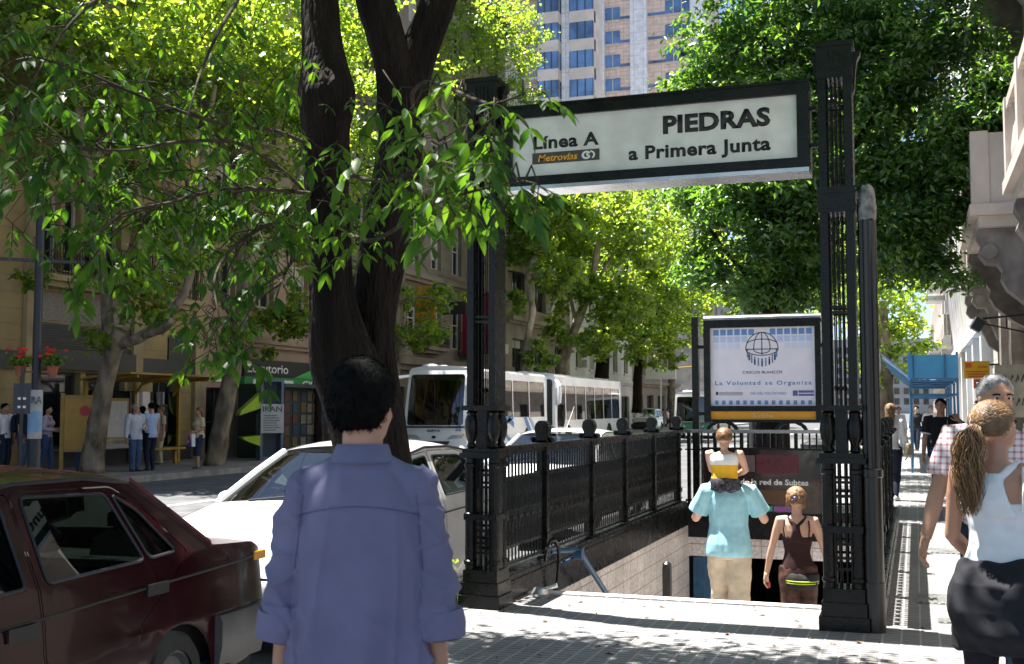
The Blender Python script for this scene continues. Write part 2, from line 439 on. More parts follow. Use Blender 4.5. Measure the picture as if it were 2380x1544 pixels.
tag(gt.build('folding_gate', m_bluegate), 'blue folding gate at the bottom of the stairs', 'gate')

# ================================================================== IRON GATEWAY
def iron_column(name, label, loc):
    t = thing(name, label, 'column', loc)
    b = MB()
    b.box(-.21, .21, -.19, .19, 0, .10); b.box(-.19, .19, -.17, .17, .10, .20); b.box(-.175, .175, -.155, .155, .20, .30)
    b.build('base', m_iron, t)
    lo = MB()                                            # clustered lower stage
    for sx in (-1, 1):
        for sy in (-1, 1):
            lo.tube([(sx * .125, sy * .10, .30), (sx * .125, sy * .10, 1.20)], .048, 10)
            for z in (.36, .74, 1.14): lo.lathe([(.05, -.02), (.06, -.012), (.06, .012), (.05, .02)], 10, (sx * .125, sy * .10, z))
    lo.box(-.155, -.06, -.085, .085, .30, 1.20); lo.box(.06, .155, -.085, .085, .30, 1.20)
    lo.box(-.17, .17, -.155, .155, .70, .745)
    lo.build('lower_shaft', m_iron, t)
    rd = MB()
    for x in (-.028, .028):
        rd.tube([(x, -.06, .30), (x, -.06, 1.2)], .013, 6); rd.tube([(x, .06, .3), (x, .06, 1.2)], .013, 6)
    for z in (.42, .50, .60, .95, 1.05):
        rd.box(-.06, .06, -.07, -.05, z, z + .02); rd.box(-.06, .06, .05, .07, z + .03, z + .05)
    rd.build('lower_grille', m_iron, t)
    MB().box(-.205, .205, -.18, .18, 1.20, 1.24).box(-.185, .185, -.16, .16, 1.24, 1.275).build('cornice', m_iron, t)
    ur = MB()
    prof = [(.03, 0), (.05, .015), (.04, .03), (.032, .05), (.06, .11), (.068, .17), (.06, .23), (.045, .27), (.052, .29), (.035, .31)]
    for sx in (-1, 1):
        for sy in (-1, 1): ur.lathe(prof, 12, (sx * .115, sy * .095, 1.275))
    ur.box(-.05, .05, -.11, .11, 1.275, 1.585)
    ur.build('urn_stage', m_iron, t)
    MB().box(-.19, .19, -.165, .165, 1.585, 1.625).build('cornice', m_iron, t)
    up = MB()
    for sx in (-1, 1):
        up.box(sx * .112 - .034, sx * .112 + .034, -.14, -.095, 1.625, 4.06)
        up.box(sx * .112 - .034, sx * .112 + .034, .095, .14, 1.625, 4.06)
        up.box(sx * .132 - .014, sx * .132 + .014, -.094, .094, 1.625, 4.06)
        for zz in np.arange(1.75, 4.0, .16): up.lathe([(.007, 0), (.007, .006), (.003, .009)], 6, (0, 0, 0)) if False else up.cb((sx * .115, -.1415, zz), (.014, .006, .014))
        for sy in (-1, 1): up.tube([(sx * .077, sy * .12, 1.625), (sx * .077, sy * .12, 4.06)], .007, 6)
    up.build('upper_shaft', m_iron, t)
    r = MB()
    for x in (-.036, 0, .036):
        for y_ in (-.11, .11):
            r.tube([(x, y_, 1.625), (x, y_, 4.06)], .0065, 6)
            for z in (1.75, 3.0, 3.32, 3.98): r.lathe([(.007, -.02), (.013, -.008), (.013, .008), (.007, .02)], 6, (x, y_, z))
    for z in (2.30, 2.34, 3.86): r.box(-.065, .065, -.12, -.10, z, z + .018); r.box(-.065, .065, .10, .12, z, z + .018)
    r.build('rod_grille', m_iron, t)
    c = MB(); c.box(-.160, .160, -.150, .150, 3.05, 3.24); c.box(-.168, .168, -.158, .158, 3.08, 3.10); c.box(-.168, .168, -.158, .158, 3.19, 3.21)
    c.build('collar', m_iron, t)
    cp = MB(); cp.box(-.155, .155, -.15, .15, 4.06, 4.32); cp.box(-.168, .168, -.162, .162, 4.30, 4.335)
    for i in range(4): cp.box(-.07 + i * .04, -.05 + i * .04, -.158, -.149, 4.12, 4.27)
    for z in (4.14, 4.2, 4.26): cp.box(-.08, .08, -.156, -.149, z, z + .015)
    cp.build('capital', m_iron, t)
    br = MB()
    for sx in (-1, 1):
        pr_ = [(0.151, 3.96), (.1555, 4.27), (.222, 4.27), (.216, 4.24), (.19, 4.2), (.178, 4.12), (.168, 4.0), (.158, 3.96)]
        br.prism(pr_, lambda a, b, d, s=sx: (s * a, d, b), -.05, .05)
    br.build('scroll_bracket', m_iron, t)
    t.scale = (.84, .9, 1)
    return t
COLY = 8.78
iron_column('iron_column', 'tall black iron column on the left with drooping leaves across its top', (-3.33, COLY, 0))
iron_column('iron_column', 'tall black iron column on the right, in front of the round grey pole', (-.515, COLY, 0))
# fluted round pole beside the right column, its head wrapped in clear film
m_poleg = mat('dark_grey_pole_paint', (.007, .008, .0085), .36, 0, var=.25, scale=10, bump=.08, spec=.6)
m_film = mat('crumpled_clear_film', (.15, .16, .165), .22, 0, var=.45, scale=14, bump=.9, bscale=22)
pl = thing('round_pole', 'thick round grey pole with its head wrapped in crumpled clear plastic film', 'pole', (-.305, 8.70, 0))
b = MB(); b.lathe([(.098, 0), (.098, .35), (.09, .36), (.088, 1.1), (.098, 1.11), (.098, 1.16), (.085, 1.17)], 20); b.build('base', m_poleg, pl)
b = MB()
rings = []
for z in np.linspace(1.17, 2.98, 10):
    rings.append([((.078 + .006 * math.cos(10 * q)) * math.cos(q), (.078 + .006 * math.cos(10 * q)) * math.sin(q), z) for q in np.linspace(0, 2 * math.pi, 60, endpoint=False)])
b.loft(rings); b.build('shaft', m_poleg, pl)
b = MB(); rings = []
for i, z in enumerate(np.linspace(2.98, 3.24, 10)):
    rr = [.084, .086, .087, .086, .084, .08, .078, .074, .066, .045][i]
    rings.append([((rr + .009 * noise.noise((3 * math.cos(q), 3 * math.sin(q), z * 9))) * math.cos(q), (rr + .009 * noise.noise((3 * math.cos(q), 3 * math.sin(q), z * 9 + 5))) * math.sin(q), z + .02 * noise.noise((math.cos(q) * 2, math.sin(q) * 2, 3))) for q in np.linspace(0, 2 * math.pi, 40, endpoint=False)])
b.loft(rings); b.build('film_wrap', m_film, pl)

pl.scale = (.78, .78, 1)
# ------------------------------------------------------------------ railings
def railing(name, label, p0, p1, posts, group, finials=True, base=True, top=1.28):
    p0 = Vector(p0); p1 = Vector(p1); L_ = (p1 - p0).length; a = math.atan2((p1 - p0).y, (p1 - p0).x)
    t = thing(name, label, 'railing', p0, a, group)
    z0 = .26 if base else .02
    if base:
        k = MB(); k.box(0, L_, -.12, .12, -.12, .16); k.box(0, L_, -.105, .105, .16, .20)
        for i in range(int(L_ / .055)): k.tube([(i * .055 + .03, -.10, .212), (i * .055 + .03, .10, .212)], .020, 6)
        k.build('plinth', m_iron, t)
    r = MB(); r.box(0, L_, -.055, .055, top - .035, top); r.box(0, L_, -.035, .035, top - .075, top - .036)
    r.box(0, L_, -.022, .022, top - .30, top - .27); r.box(0, L_, -.022, .022, .40, .425); r.box(0, L_, -.02, .02, z0, z0 + .025)
    r.build('rails', m_iron, t)
    b = MB(); n = int(L_ / .088)
    for i in range(1, n):
        x = i * L_ / n
        b.tube([(x, 0, z0), (x, 0, .40)], .008, 6)
        b.lathe([(.010, 0), (.017, .03), (.010, .06), (.009, .16), (.016, .19), (.018, .22), (.010, .25), (.010, .42), (.016, .44), (.016, .47), (.011, .5), (.011, .80)], 8, (x, 0, .42))
        b.tube([(x + L_ / n / 2, 0, .42), (x + L_ / n / 2, 0, top - .28)], .0065, 5)
        if i % 2: b.lathe([(.0, -.035), (.03, -.02), (.036, 0), (.03, .02), (.0, .035)], 8, (x + L_ / n / 2, 0, .66), sy=.5); 
        b.lathe([(.0, -.03), (.024, -.015), (.026, .01), (.0, .035)], 8, (x, 0, .70), sy=.6)
    b.build('balusters', m_iron, t)
    for x in posts:
        q = MB(); q.box(x - .045, x + .045, -.05, .05, z0 - .02, top + .02); q.box(x - .07, x + .07, -.06, .06, top - .30, top - .265); q.box(x - .065, x + .065, -.062, .062, .38, .44)
        q.build('post', m_iron, t)
        if finials:
            f = MB()
            f.prism([(-.10, top), (-.085, top + .035), (-.05, top + .06), (-.068, top + .10), (-.072, top + .14), (-.058, top + .18), (-.03, top + .205), (.03, top + .205), (.058, top + .18), (.072, top + .14), (.068, top + .10), (.05, top + .06), (.085, top + .035), (.10, top)], lambda a_, b_, d, x=x: (x + d, a_, b_), -.045, .045)
            for s in (-1, 1):
                f.tube([(x + s * .045, 0, top + .135), (x + s * .06, 0, top + .135)], .052, 14); f.tube([(x + s * .06, 0, top + .135), (x + s * .068, 0, top + .135)], .028, 12)
            f.tube([(x - .045, -.085, top + .03), (x + .045, -.085, top + .03)], .028, 10); f.tube([(x - .045, .085, top + .03), (x + .045, .085, top + .03)], .028, 10)
            f.build('scroll_finial', m_iron, t)
    return t
railing('iron_railing', 'black iron railing with scroll finials between the tiled stairs and the parked cars', (-3.33, 8.98, 0), (-3.33, 17.0, 0), [1.32, 2.95, 4.45, 6.05, 7.75], 'railings round the stairwell')
railing('iron_railing', 'black iron railing beside the sunlit pavement, mostly behind the right column', (-.36, 8.98, 0), (-.36, 17.0, 0), [1.4, 3.0, 4.6, 6.2, 7.8], 'railings round the stairwell')
bk = thing('back_railing', 'plain black railing with a shiny top rail at the far end of the stairwell', 'railing', (-3.33, 17.06, 0), 0, 'railings round the stairwell')
m_rail = mat('polished_dark_rail', (.30, .30, .30), .25, .9, var=.1)
MB().box(.06, 2.97, -.06, .06, 1.24, 1.29).build('top_rail', m_rail, bk)
q = MB(); q.box(.06, 2.97, -.02, .02, .98, 1.0); q.box(.06, 2.97, -.02, .02, .22, .25); q.box(.06, 2.97, -.10, .10, -.02, .12)
q.build('rails', m_iron, bk)
q = MB()
for i in range(30): q.box(.10 + i * .098, .125 + i * .098, -.012, .012, .12, 1.24)
for i in range(0, 30, 4): q.box(.09 + i * .098, .14 + i * .098, -.03, .03, .12, 1.24)
q.build('bars', m_iron, bk)
q = MB()
for i, x in enumerate((.62, 1.62, 2.4)):
    q.prism([(-.34, 0), (-.3, .06), (-.2, .11), (-.08, .14), (.08, .14), (.2, .11), (.3, .06), (.34, 0), (.26, 0), (.2, .05), (.08, .09), (-.08, .09), (-.2, .05), (-.26, 0)], lambda a, b, d, x=x: (x + a * .7, d, 1.29 + b), -.02, .02)
q.build('crest', m_iron, bk)

# ------------------------------------------------------------------ the station sign
m_signface = mat('milky_sign_acrylic', (.66, .66, .63), .22, 0, var=.09, scale=5, spec=.5)
m_galv = mat('galvanised_sheet', (.62, .62, .63), .28, .85, var=.2, scale=2.5)
m_black = mat('black_letter', (.008, .008, .009), .5, var=0, rvar=0)
m_orange = mat('orange_print', (.80, .36, .02), .45, var=.04)
SX0, SX1, SZ0, SZ1, SYF, SYB = -3.12, -.70, 3.37, 4.03, 8.58, 8.88
sg = thing('station_sign', 'long black framed sign box reading PIEDRAS across the stair entrance', 'sign', (0, 0, 0))
b = MB()
t_ = .085
b.box(SX0, SX1, SYF, SYB, SZ1 - t_, SZ1); b.box(SX0, SX1, SYF, SYB, SZ0 + .02, SZ0 + t_ + .01)
b.box(SX0, SX0 + t_, SYF, SYB, SZ0 + t_ + .01, SZ1 - t_); b.box(SX1 - t_, SX1, SYF, SYB, SZ0 + t_ + .01, SZ1 - t_)
b.box(SX0 - .01, SX1 + .01, SYF - .012, SYB + .012, SZ1, SZ1 + .02)
b.build('frame', m_iron, sg)
MB().box(SX0 + .001, SX1 - .001, SYF + .002, SYB - .002, SZ0 - .012, SZ0 + .019).build('underside', m_galv, sg)
MB().box(SX0 + t_ - .01, SX1 - t_ + .01, SYF + .03, SYF + .05, SZ0 + t_, SZ1 - t_ + .01).build('panel', m_signface, sg)
q = MB()
for z in (3.56, 3.84): q.box(SX0 - .06, SX0, 8.70, 8.74, z, z + .03); q.box(SX1, SX1 + .05, 8.70, 8.74, z, z + .03)
q.build('mounting_arm', m_iron, sg)
def on_sign(x, z, dy=.0295): return frame((x, SYF + dy, z), (1, 0, 0), (0, 0, 1))
text('lettering', 'PIEDRAS', m_black, sg, on_sign(-1.80, 3.735), .82, .135, .046, spacing=1.04)
text('lettering', 'a Primera Junta', m_black, sg, on_sign(-2.075, 3.545), 1.095, .105, .032, spacing=1.06)
text('lettering', 'Línea A', m_black, sg, on_sign(-2.86, 3.69), .545, .105, .032, spacing=1.06)
m_stripgrey = mat('grey_brown_print', (.055, .052, .045), .5, var=.05)
MB().box(-2.87, -2.31, SYF + .0265, SYF + .0297, 3.565, 3.655).build('logo_strip', m_stripgrey, sg)
text('lettering', 'Metrovías', m_orange, sg, on_sign(-2.82, 3.585, .0262) @ Matrix(((1, .2, 0, 0), (0, 1, 0, 0), (0, 0, 1, 0), (0, 0, 0, 1))), .325, .056, .022)
m_whitep = mat('white_print', (.75, .75, .74), .5, var=.03)
q = MB()
cxx, czz = -2.405, 3.61
def arc(mb, r0, r1, a0, a1, ox, oz, sq, y, n=12):
    for i in range(n):
        p = [(ox + sq * r * math.cos(R(a)), oz + r * math.sin(R(a))) for r, a in ((r0, a0 + (a1 - a0) * i / n), (r1, a0 + (a1 - a0) * i / n), (r1, a0 + (a1 - a0) * (i + 1) / n), (r0, a0 + (a1 - a0) * (i + 1) / n))]
        mb.prism(p, lambda a, b, d: (a, d, b), y, y - .0015)
arc(q, .018, .034, 30, 330, cxx - .012, czz, 1.15, SYF + .0262); arc(q, .004, .016, 100, 330, cxx + .004, czz + .004, 1.1, SYF + .0262); arc(q, .022, .034, -60, 90, cxx + .02, czz, 1.15, SYF + .0262)
q.build('emblem', m_whitep, sg)

# ------------------------------------------------------------------ poster display at the far end of the well
PX0, PX1, PY = -2.95, -1.27, 17.0
bd = thing('poster_display', 'black framed poster case with an orange band, standing over the far railing', 'billboard', (0, 0, 0))
m_poster = mat('poster_white', (.70, .69, .76), .35, var=.03)
m_b1 = mat('poster_blue', (.10, .24, .52), .5, var=.03); m_b2 = mat('poster_light_blue', (.42, .53, .74), .5, var=.02); m_b3 = mat('poster_faint_blue', (.58, .63, .76), .5, var=.02)
def AYp(x, y): return AY(x, y, PY)
fr = MB()
fr.box(PX0 - .02, PX1, PY, PY + .22, 2.80, 2.92); fr.box(PX0 - .02, PX0 + .075, PY, PY + .22, 1.40, 2.80); fr.box(PX1 - .085, PX1, PY, PY + .22, 1.40, 2.80)
fr.box(PX0 + .075, PX1 - .085, PY, PY + .22, 1.40, 1.44); fr.box(PX0 + .075, PX1 - .085, PY, PY + .22, 1.56, 1.64); fr.box(PX0 + .07, PX1 - .08, PY + .08, PY + .215, 1.44, 2.80)
fr.build('frame', m_iron, bd)
tp = MB(); tp.tube([(PX0 - .02, PY + .11, 2.925), (PX1, PY + .11, 2.925)], .075, 16, flat=.11, ref=(0, 0, 1)); tp.build('hood', m_rail, bd)
for x in (PX0 - .16, PX1 + .12):
    MB().box(x - .05, x + .05, PY + .06, PY + .16, -.02, 2.98).build('leg', m_iron, bd)
MB().box(PX0 - .11, PX0 - .02, PY + .09, PY + .13, 2.5, 2.55).box(PX0 - .11, PX0 - .02, PY + .09, PY + .13, 1.5, 1.55).box(PX1, PX1 + .07, PY + .09, PY + .13, 2.5, 2.55).box(PX1, PX1 + .07, PY + .09, PY + .13, 1.5, 1.55).build('bracket', m_iron, bd)
ps = MB().box(PX0 + .075, PX1 - .085, PY + .05, PY + .079, 1.64, 2.80).build('poster', m_poster, bd)
yb = MB().box(PX0 + .075, PX1 - .085, PY + .05, PY + .079, 1.44, 1.56).build('orange_band', m_orange, bd)
m_pale = mat('pale_orange_letter', (.78, .58, .25), .5, var=.03)
def on_p(x, z, dy=.0495): return frame((x, PY + dy, z), (1, 0, 0), (0, 0, 1))
text('lettering', 'Subte', m_pale, yb, on_p(-2.28, 1.462), .32, .085, .01)
gx0, gx1 = PX0 + .11, PX1 - .115
def squares(name, m, z0, z1, n, skip, gap=.22):
    q = MB(); w_ = (gx1 - gx0) / n
    for i in range(n):
        if i in skip: continue
        q.box(gx0 + w_ * (i + gap / 2), gx0 + w_ * (i + 1 - gap / 2), PY + .047, PY + .0495, z0, z1)
    q.build(name, m, ps)
squares('top_squares', m_b1, 2.69, 2.775, 14, (6, 7)); squares('middle_squares', m_b2, 2.585, 2.67, 14, (5, 6, 7, 8)); squares('faint_squares', m_b3, 2.48, 2.565, 14, (4, 5, 6, 7, 8, 9))
squares('bottom_squares', m_b1, 1.66, 1.72, 14, (), .5)
em = MB(); ex, ez, er = -2.115, 2.475, .235
def ell(mb, rx, rz, a0, a1, wdt=.012, cz=0, n=20):
    pts = [(ex + rx * math.cos(R(a)), ez + cz + rz * math.sin(R(a))) for a in np.linspace(a0, a1, n + 1)]
    for (a, b), (c, d) in zip(pts, pts[1:]):
        dx, dz = c - a, d - b; l = math.hypot(dx, dz) or 1; nx, nz = -dz / l * wdt / 2, dx / l * wdt / 2
        mb.prism([(a + nx, b + nz), (c + nx, d + nz), (c - nx, d - nz), (a - nx, b - nz)], lambda p, q_, e: (p, e, q_), PY + .0495, PY + .046)
ell(em, .235, .25, 0, 180); ell(em, .12, .25, 0, 180); ell(em, .12, .06, 180, 360); ell(em, .235, .09, 180, 360); em.box(ex - .006, ex + .006, PY + .046, PY + .0495, ez - .08, ez + .25)
em.box(ex - .235, ex + .235, PY + .046, PY + .0495, ez - .004, ez + .008); ell(em, .235, .09, 20, 160, cz=.06)
em.build('globe_emblem', m_black, ps)
cr = MB(); cb_ = MB()
for i in range(11):
    a = R(200 + i * 14); px_ = ex + .225 * math.cos(a); pz_ = ez + .0 + .21 * math.sin(a)
    tgt = cr if i % 2 else cb_
    tgt.box(px_ - .011, px_ + .011, PY + .046, PY + .0495, pz_ - .045, pz_ + .045); 
    cr.cb((px_, PY + .0478, pz_ + .062), (.02, .003, .02))
cr.build('emblem_figures', m_black, ps); cb_.build('emblem_figures', m_b1, ps)
text('lettering', 'CASCOS BLANCOS', m_black, ps, on_p(-2.40, 2.115), .575, .042, .004)
text('lettering', 'La Voluntad se Organiza', m_b1, ps, on_p(-2.81, 1.95), 1.40, .062, .012, spacing=1.25)
text('lettering', 'DÍA DEL VOLUNTARIO', m_b1, ps, on_p(-2.29, 1.805), .52, .04, .004)
q = MB(); q.box(-2.80, -2.765, PY + .047, PY + .0495, 1.80, 1.85)
for i in range(3): q.box(-2.75, -2.40, PY + .047, PY + .0495, 1.80 + i * .018, 1.806 + i * .018)
q.build('small_crest', m_black, ps)
m_b4 = mat('poster_violet_blue', (.10, .11, .34), .5)
q = MB(); q.box(-1.68, -1.61, PY + .047, PY + .0495, 1.785, 1.865); q.box(-1.60, -1.38, PY + .047, PY + .0495, 1.83, 1.865); q.box(-1.60, -1.38, PY + .047, PY + .0495, 1.785, 1.815)
q.build('violet_logo', m_b4, ps)
# route map board hanging on the back railing
mpb = thing('route_map_board', 'dark board with white lettering hung inside the far railing, behind the child', 'board', (0, 0, 0))
m_board = mat('dark_board_gloss', (.03, .017, .015), .15, var=.5, scale=2, coat=.5)
MB().box(-2.98, -1.18, 16.90, 16.95, .10, 1.0).build('panel', m_board, mpb)
q = MB(); q.box(-3.0, -1.16, 16.885, 16.96, 1.0, 1.03); q.box(-3.0, -1.16, 16.885, 16.96, .07, .10); q.build('frame', m_iron, mpb)
text('lettering', 'Estado de la red de Subtes', m_whitep, mpb, frame((-2.80, 16.899, .50), (1, 0, 0), (0, 0, 1)), 1.33, .08, .03)
m_gr = mat('map_green', (.02, .30, .16), .4); m_pu = mat('map_purple', (.25, .08, .32), .4); m_br = mat('map_brown', (.10, .045, .02), .3); m_dr = mat('map_dark_red', (.10, .012, .018), .3)
MB().box(-2.35, -1.98, 16.893, 16.8995, .115, .19).build('green_field', m_gr, mpb); MB().box(-1.96, -1.6, 16.893, 16.8995, .115, .19).build('purple_field', m_pu, mpb)
MB().box(-2.6, -1.5, 16.894, 16.8995, .22, .42).build('brown_field', m_br, mpb); MB().box(-2.2, -1.6, 16.894, 16.8995, .66, .93).build('red_field', m_dr, mpb)
MB().box(-2.5, -2.22, 16.894, 16.8995, .68, .92).build('grey_field', mat('map_grey', (.13, .10, .10), .2), mpb)
# blue handrail on the tiled wall and the loose black hose on the plinth
m_blue = mat('blue_rail_paint', (.022, .075, .16), .45, var=.25)
hr = thing('handrail', 'blue handrail on brackets running down the tiled stair wall', 'handrail', (0, 0, 0))
hp = [Vector((-3.10, 9.75, .47)), Vector((-3.02, 10.35, .47)), Vector((-3.02, 10.45, .27)), Vector((-3.02, 10.55, .20)), Vector((-3.02, 15.2, -2.36))]
b = MB(); b.tube(hp[2:], .028, 12); b.tube([(-3.06, 10.43, .235), (-2.98, 10.43, .235)], .055, 14); b.build('rail', m_blue, hr)
b = MB(); b.tube([(-3.22, 10.2, .27), (-3.02, 10.43, .27)], .022, 8)
b.tube([(-3.2, 10.47, .13), (-3.02, 10.47, .22)], .014, 8)
for yy in (12.2, 14.2): b.tube([(-3.21, yy, -.82 - (yy - 12.2) * .55), (-3.02, yy, -.73 - (yy - 12.2) * .55)], .016, 8)
b.build('bracket', m_blue, hr)
b = MB(); b.tube([(-3.20, 9.95, .22), (-3.17, 9.9, .33), (-3.15, 9.95, .40), (-3.13, 10.04, .40), (-3.12, 10.1, .33), (-3.12, 10.12, .2), (-3.14, 10.12, .0), (-3.17, 10.12, -.12)], .016, 8)
tag(b.build('bent_pipe', m_iron), 'bent black pipe looped beside the blue handrail bracket', 'pipe')
b = MB(); b.box(-2.42, -2.34, 11.35, 11.43, -1.2, .02); b.lathe([(.045, 0), (.045, .03), (.02, .05)], 10, (-2.38, 11.39, .02))
tag(b.build('stair_post', m_poleg), 'short grey post standing on the steps below the tiled wall', 'post')
b = MB(); b.lathe([(.075, 0), (.08, .03), (.06, .07), (.02, .085)], 14, (-3.05, 9.35, 0)); b.tube([(-3.05, 9.35, .05), (-2.92, 9.42, .09)], .02, 8)
tag(b.build('floor_fitting', m_galv), 'small shiny metal fitting on the ground beside the left column foot', 'fitting')
# ================================================================== BUILDINGS
m_wpane = mat('window_pane_dark', (.018, .022, .025), .08, 0, var=.5, scale=.8, spec=.8, rvar=.04)
m_wpane2 = mat('window_pane_blue', (.11, .22, .42), .1, 0, var=.5, scale=.3, spec=.8, rvar=.04)
m_wframe = mat('painted_window_frame', (.52, .50, .45), .6, var=.1); m_wdark = mat('dark_window_frame', (.05, .05, .05), .5)
XL = -22.0
m_acw = mat('air_conditioner_shell', (.50, .50, .48), .6, var=.15)
def grooved(name, rgb, pitch, rough=.75, depth=.6, var=.22, vert=0.0):
    """stone courses with real joint relief; stains follow height streaks"""
    m = bpy.data.materials.get(name)
    if m: return m
    m = mat(name, rgb, rough, var=var, scale=.9, rvar=.05); nt = m.node_tree; N = nt.nodes; L = nt.links; b = N['Principled BSDF']
    g = N.new('ShaderNodeNewGeometry'); sp = N.new('ShaderNodeSeparateXYZ'); L.new(g.outputs['Position'], sp.inputs[0])
    cb = N.new('ShaderNodeCombineXYZ'); L.new(sp.outputs['Y'], cb.inputs['X']); L.new(sp.outputs['Z'], cb.inputs['Y'])
    br = N.new('ShaderNodeTexBrick'); br.inputs['Scale'].default_value = 1; br.inputs['Row Height'].default_value = pitch; br.inputs['Brick Width'].default_value = vert or 40; br.inputs['Mortar Size'].default_value = .025; br.inputs['Mortar Smooth'].default_value = .3; br.offset = .5 if vert else 0
    L.new(cb.outputs[0], br.inputs['Vector'])
    bp = N.new('ShaderNodeBump'); bp.invert = True; bp.inputs['Strength'].default_value = depth; bp.inputs['Distance'].default_value = .05; L.new(br.outputs['Fac'], bp.inputs['Height'])
    n2 = N.new('ShaderNodeTexNoise'); n2.inputs['Scale'].default_value = 18; n2.inputs['Detail'].default_value = 6; L.new(g.outputs['Position'], n2.inputs['Vector'])
    b2 = N.new('ShaderNodeBump'); b2.inputs['Strength'].default_value = .15; b2.inputs['Distance'].default_value = .02; L.new(n2.outputs['Fac'], b2.inputs['Height']); L.new(bp.outputs['Normal'], b2.inputs['Normal']); L.new(b2.outputs['Normal'], b.inputs['Normal'])
    return m
def archpoly(u0, u1, z0, z1):
    r = (u1 - u0) / 2; c = (u0 + u1) / 2
    return [(u0, z0), (u1, z0)] + [(c + r * math.cos(a), z1 - r + r * math.sin(a)) for a in np.linspace(0, math.pi, 13)]
def house(label, side, y0, y1, H_, wmat, wins, depth=9, cat='building', name='building', base_x=None, group=None, roof=None, cornices=(), pane=None, frame_m=None):
    """wins: dicts u0,u1,z0,z1 (+arch, bars, sill, shutter)"""
    xf = base_x if base_x is not None else (XL if side == 'L' else FAC); s = 1 if side == 'L' else -1
    t = thing(name, label, cat, (0, 0, 0), 0, group)
    fx = lambda d: xf + s * d
    holes = [archpoly(w_['u0'], w_['u1'], w_['z0'], w_['z1']) if w_.get('arch') else [(w_['u0'], w_['z0']), (w_['u1'], w_['z0']), (w_['u1'], w_['z1']), (w_['u0'], w_['z1'])] for w_ in wins]
    b = MB(); b.add(*panel([(y0, -.3), (y1, -.3), (y1, H_), (y0, H_)], holes, lambda y, z: (fx(0), y, z), (), ()))
    for h in holes:                                          # reveals
        n = len(h); b.add([(fx(0), *p) for p in h] + [(fx(-.32), *p) for p in h], [(i, (i + 1) % n, n + (i + 1) % n, n + i) for i in range(n)])
    xb = fx(-depth); xi = fx(-.33)
    b.add([(fx(0), y0, -.3), (xb, y0, -.3), (xb, y0, H_), (fx(0), y0, H_)], [(0, 1, 2, 3)]); b.add([(fx(0), y1, -.3), (xb, y1, -.3), (xb, y1, H_), (fx(0), y1, H_)], [(0, 1, 2, 3)])
    b.add([(fx(0), y0, H_), (xb, y0, H_), (xb, y1, H_), (fx(0), y1, H_)], [(0, 1, 2, 3)]); b.add([(xb, y0, -.3), (xb, y1, -.3), (xb, y1, H_), (xb, y0, H_)], [(0, 1, 2, 3)])
    b.build('wall', wmat, t, smooth=False)
    rr = random.Random(len(label) * 7 + len(wins)); m_bl = mat('window_blind', (.34, .32, .28), .8, var=.15)
    for w_, h in zip(wins, holes):
        u0, u1, z0, z1 = w_['u0'], w_['u1'], w_['z0'], w_['z1']; fm = w_.get('fm', frame_m or m_wframe); f = MB(); fw = w_.get('fw', .08)
        n = len(h); c = Vector(((u0 + u1) / 2, (z0 + z1) / 2)); inn = []
        for p in h:
            q = Vector(p) - c; inn.append((c.x + q.x * (1 - 2 * fw / (u1 - u0)), c.y + q.y * (1 - 2 * fw / (z1 - z0))))
        for d0 in (-.20,):
            f.add([(fx(d0), *p) for p in h] + [(fx(d0), *p) for p in inn] + [(fx(d0 - .07), *p) for p in inn], [(i, (i + 1) % n, n + (i + 1) % n, n + i) for i in range(n)] + [(n + i, n + (i + 1) % n, 2 * n + (i + 1) % n, 2 * n + i) for i in range(n)])
        nb = w_.get('bars', (1, 1))
        for i in range(1, nb[0] + 1): u = u0 + (u1 - u0) * i / (nb[0] + 1); f.box(*sorted((fx(-.22), fx(-.265))), u - .025, u + .025, z0 + fw, z1 - fw - (.3 * (u1 - u0) if w_.get('arch') else 0) * 0)
        for i in range(1, nb[1] + 1): z = z0 + (z1 - z0) * i / (nb[1] + 1); f.box(*sorted((fx(-.223), fx(-.262))), u0 + fw, u1 - fw, z - .025, z + .025)
        if w_.get('shutter'):
            k = int((z1 - z0) / .09)
            for i in range(k): f.box(*sorted((fx(-.10), fx(-.16))), u0 + .02, u1 - .02, z0 + i * (z1 - z0) / k + .01, z0 + i * (z1 - z0) / k + .055)
        fo = f.build('window', fm, t, smooth=False)
        if not w_.get('arch') and not w_.get('shutter') and z0 > 3 and rr.random() < .6:
            k = rr.choice((.25, .4, .55, .8, 1)); MB().box(*sorted((fx(-.245), fx(-.262))), u0 + fw, u1 - fw, z1 - (z1 - z0) * k, z1 - fw).build('blind', m_bl, fo, smooth=False)
        if z0 > 4 and not w_.get('arch') and rr.random() < .16:
            MB().box(*sorted((fx(.01), fx(.36))), u1 + .12, u1 + .8, z0 + .1, z0 + .62).box(*sorted((fx(.361), fx(.37))), u1 + .2, u1 + .62, z0 + .15, z0 + .57).build('air_conditioner', m_acw, t, smooth=False)
        g = MB(); g.add([(fx(-.27), *p) for p in h], [tuple(range(n))]); g.build('pane', w_.get('pane', pane or m_wpane), fo, smooth=False)
        if w_.get('sill'):
            MB().box(*sorted((fx(.003), fx(.14))), u0 - .12, u1 + .12, z0 - .14, z0 - .004).build('sill', wmat, fo)
    for (z, h, d) in cornices:
        MB().box(*sorted((fx(.003), fx(d))), y0 + .01, y1 - .01, z, z + h).box(*sorted((fx(.004), fx(d * .6))), y0 + .012, y1 - .012, z - h * .7, z - .002).build('cornice', wmat, t)
    if roof: MB().box(*sorted((fx(-.05), fx(-depth + .05))), y0 + .05, y1 - .05, H_ + .002, H_ + .4).build('roof', roof, t)
    return t, fx
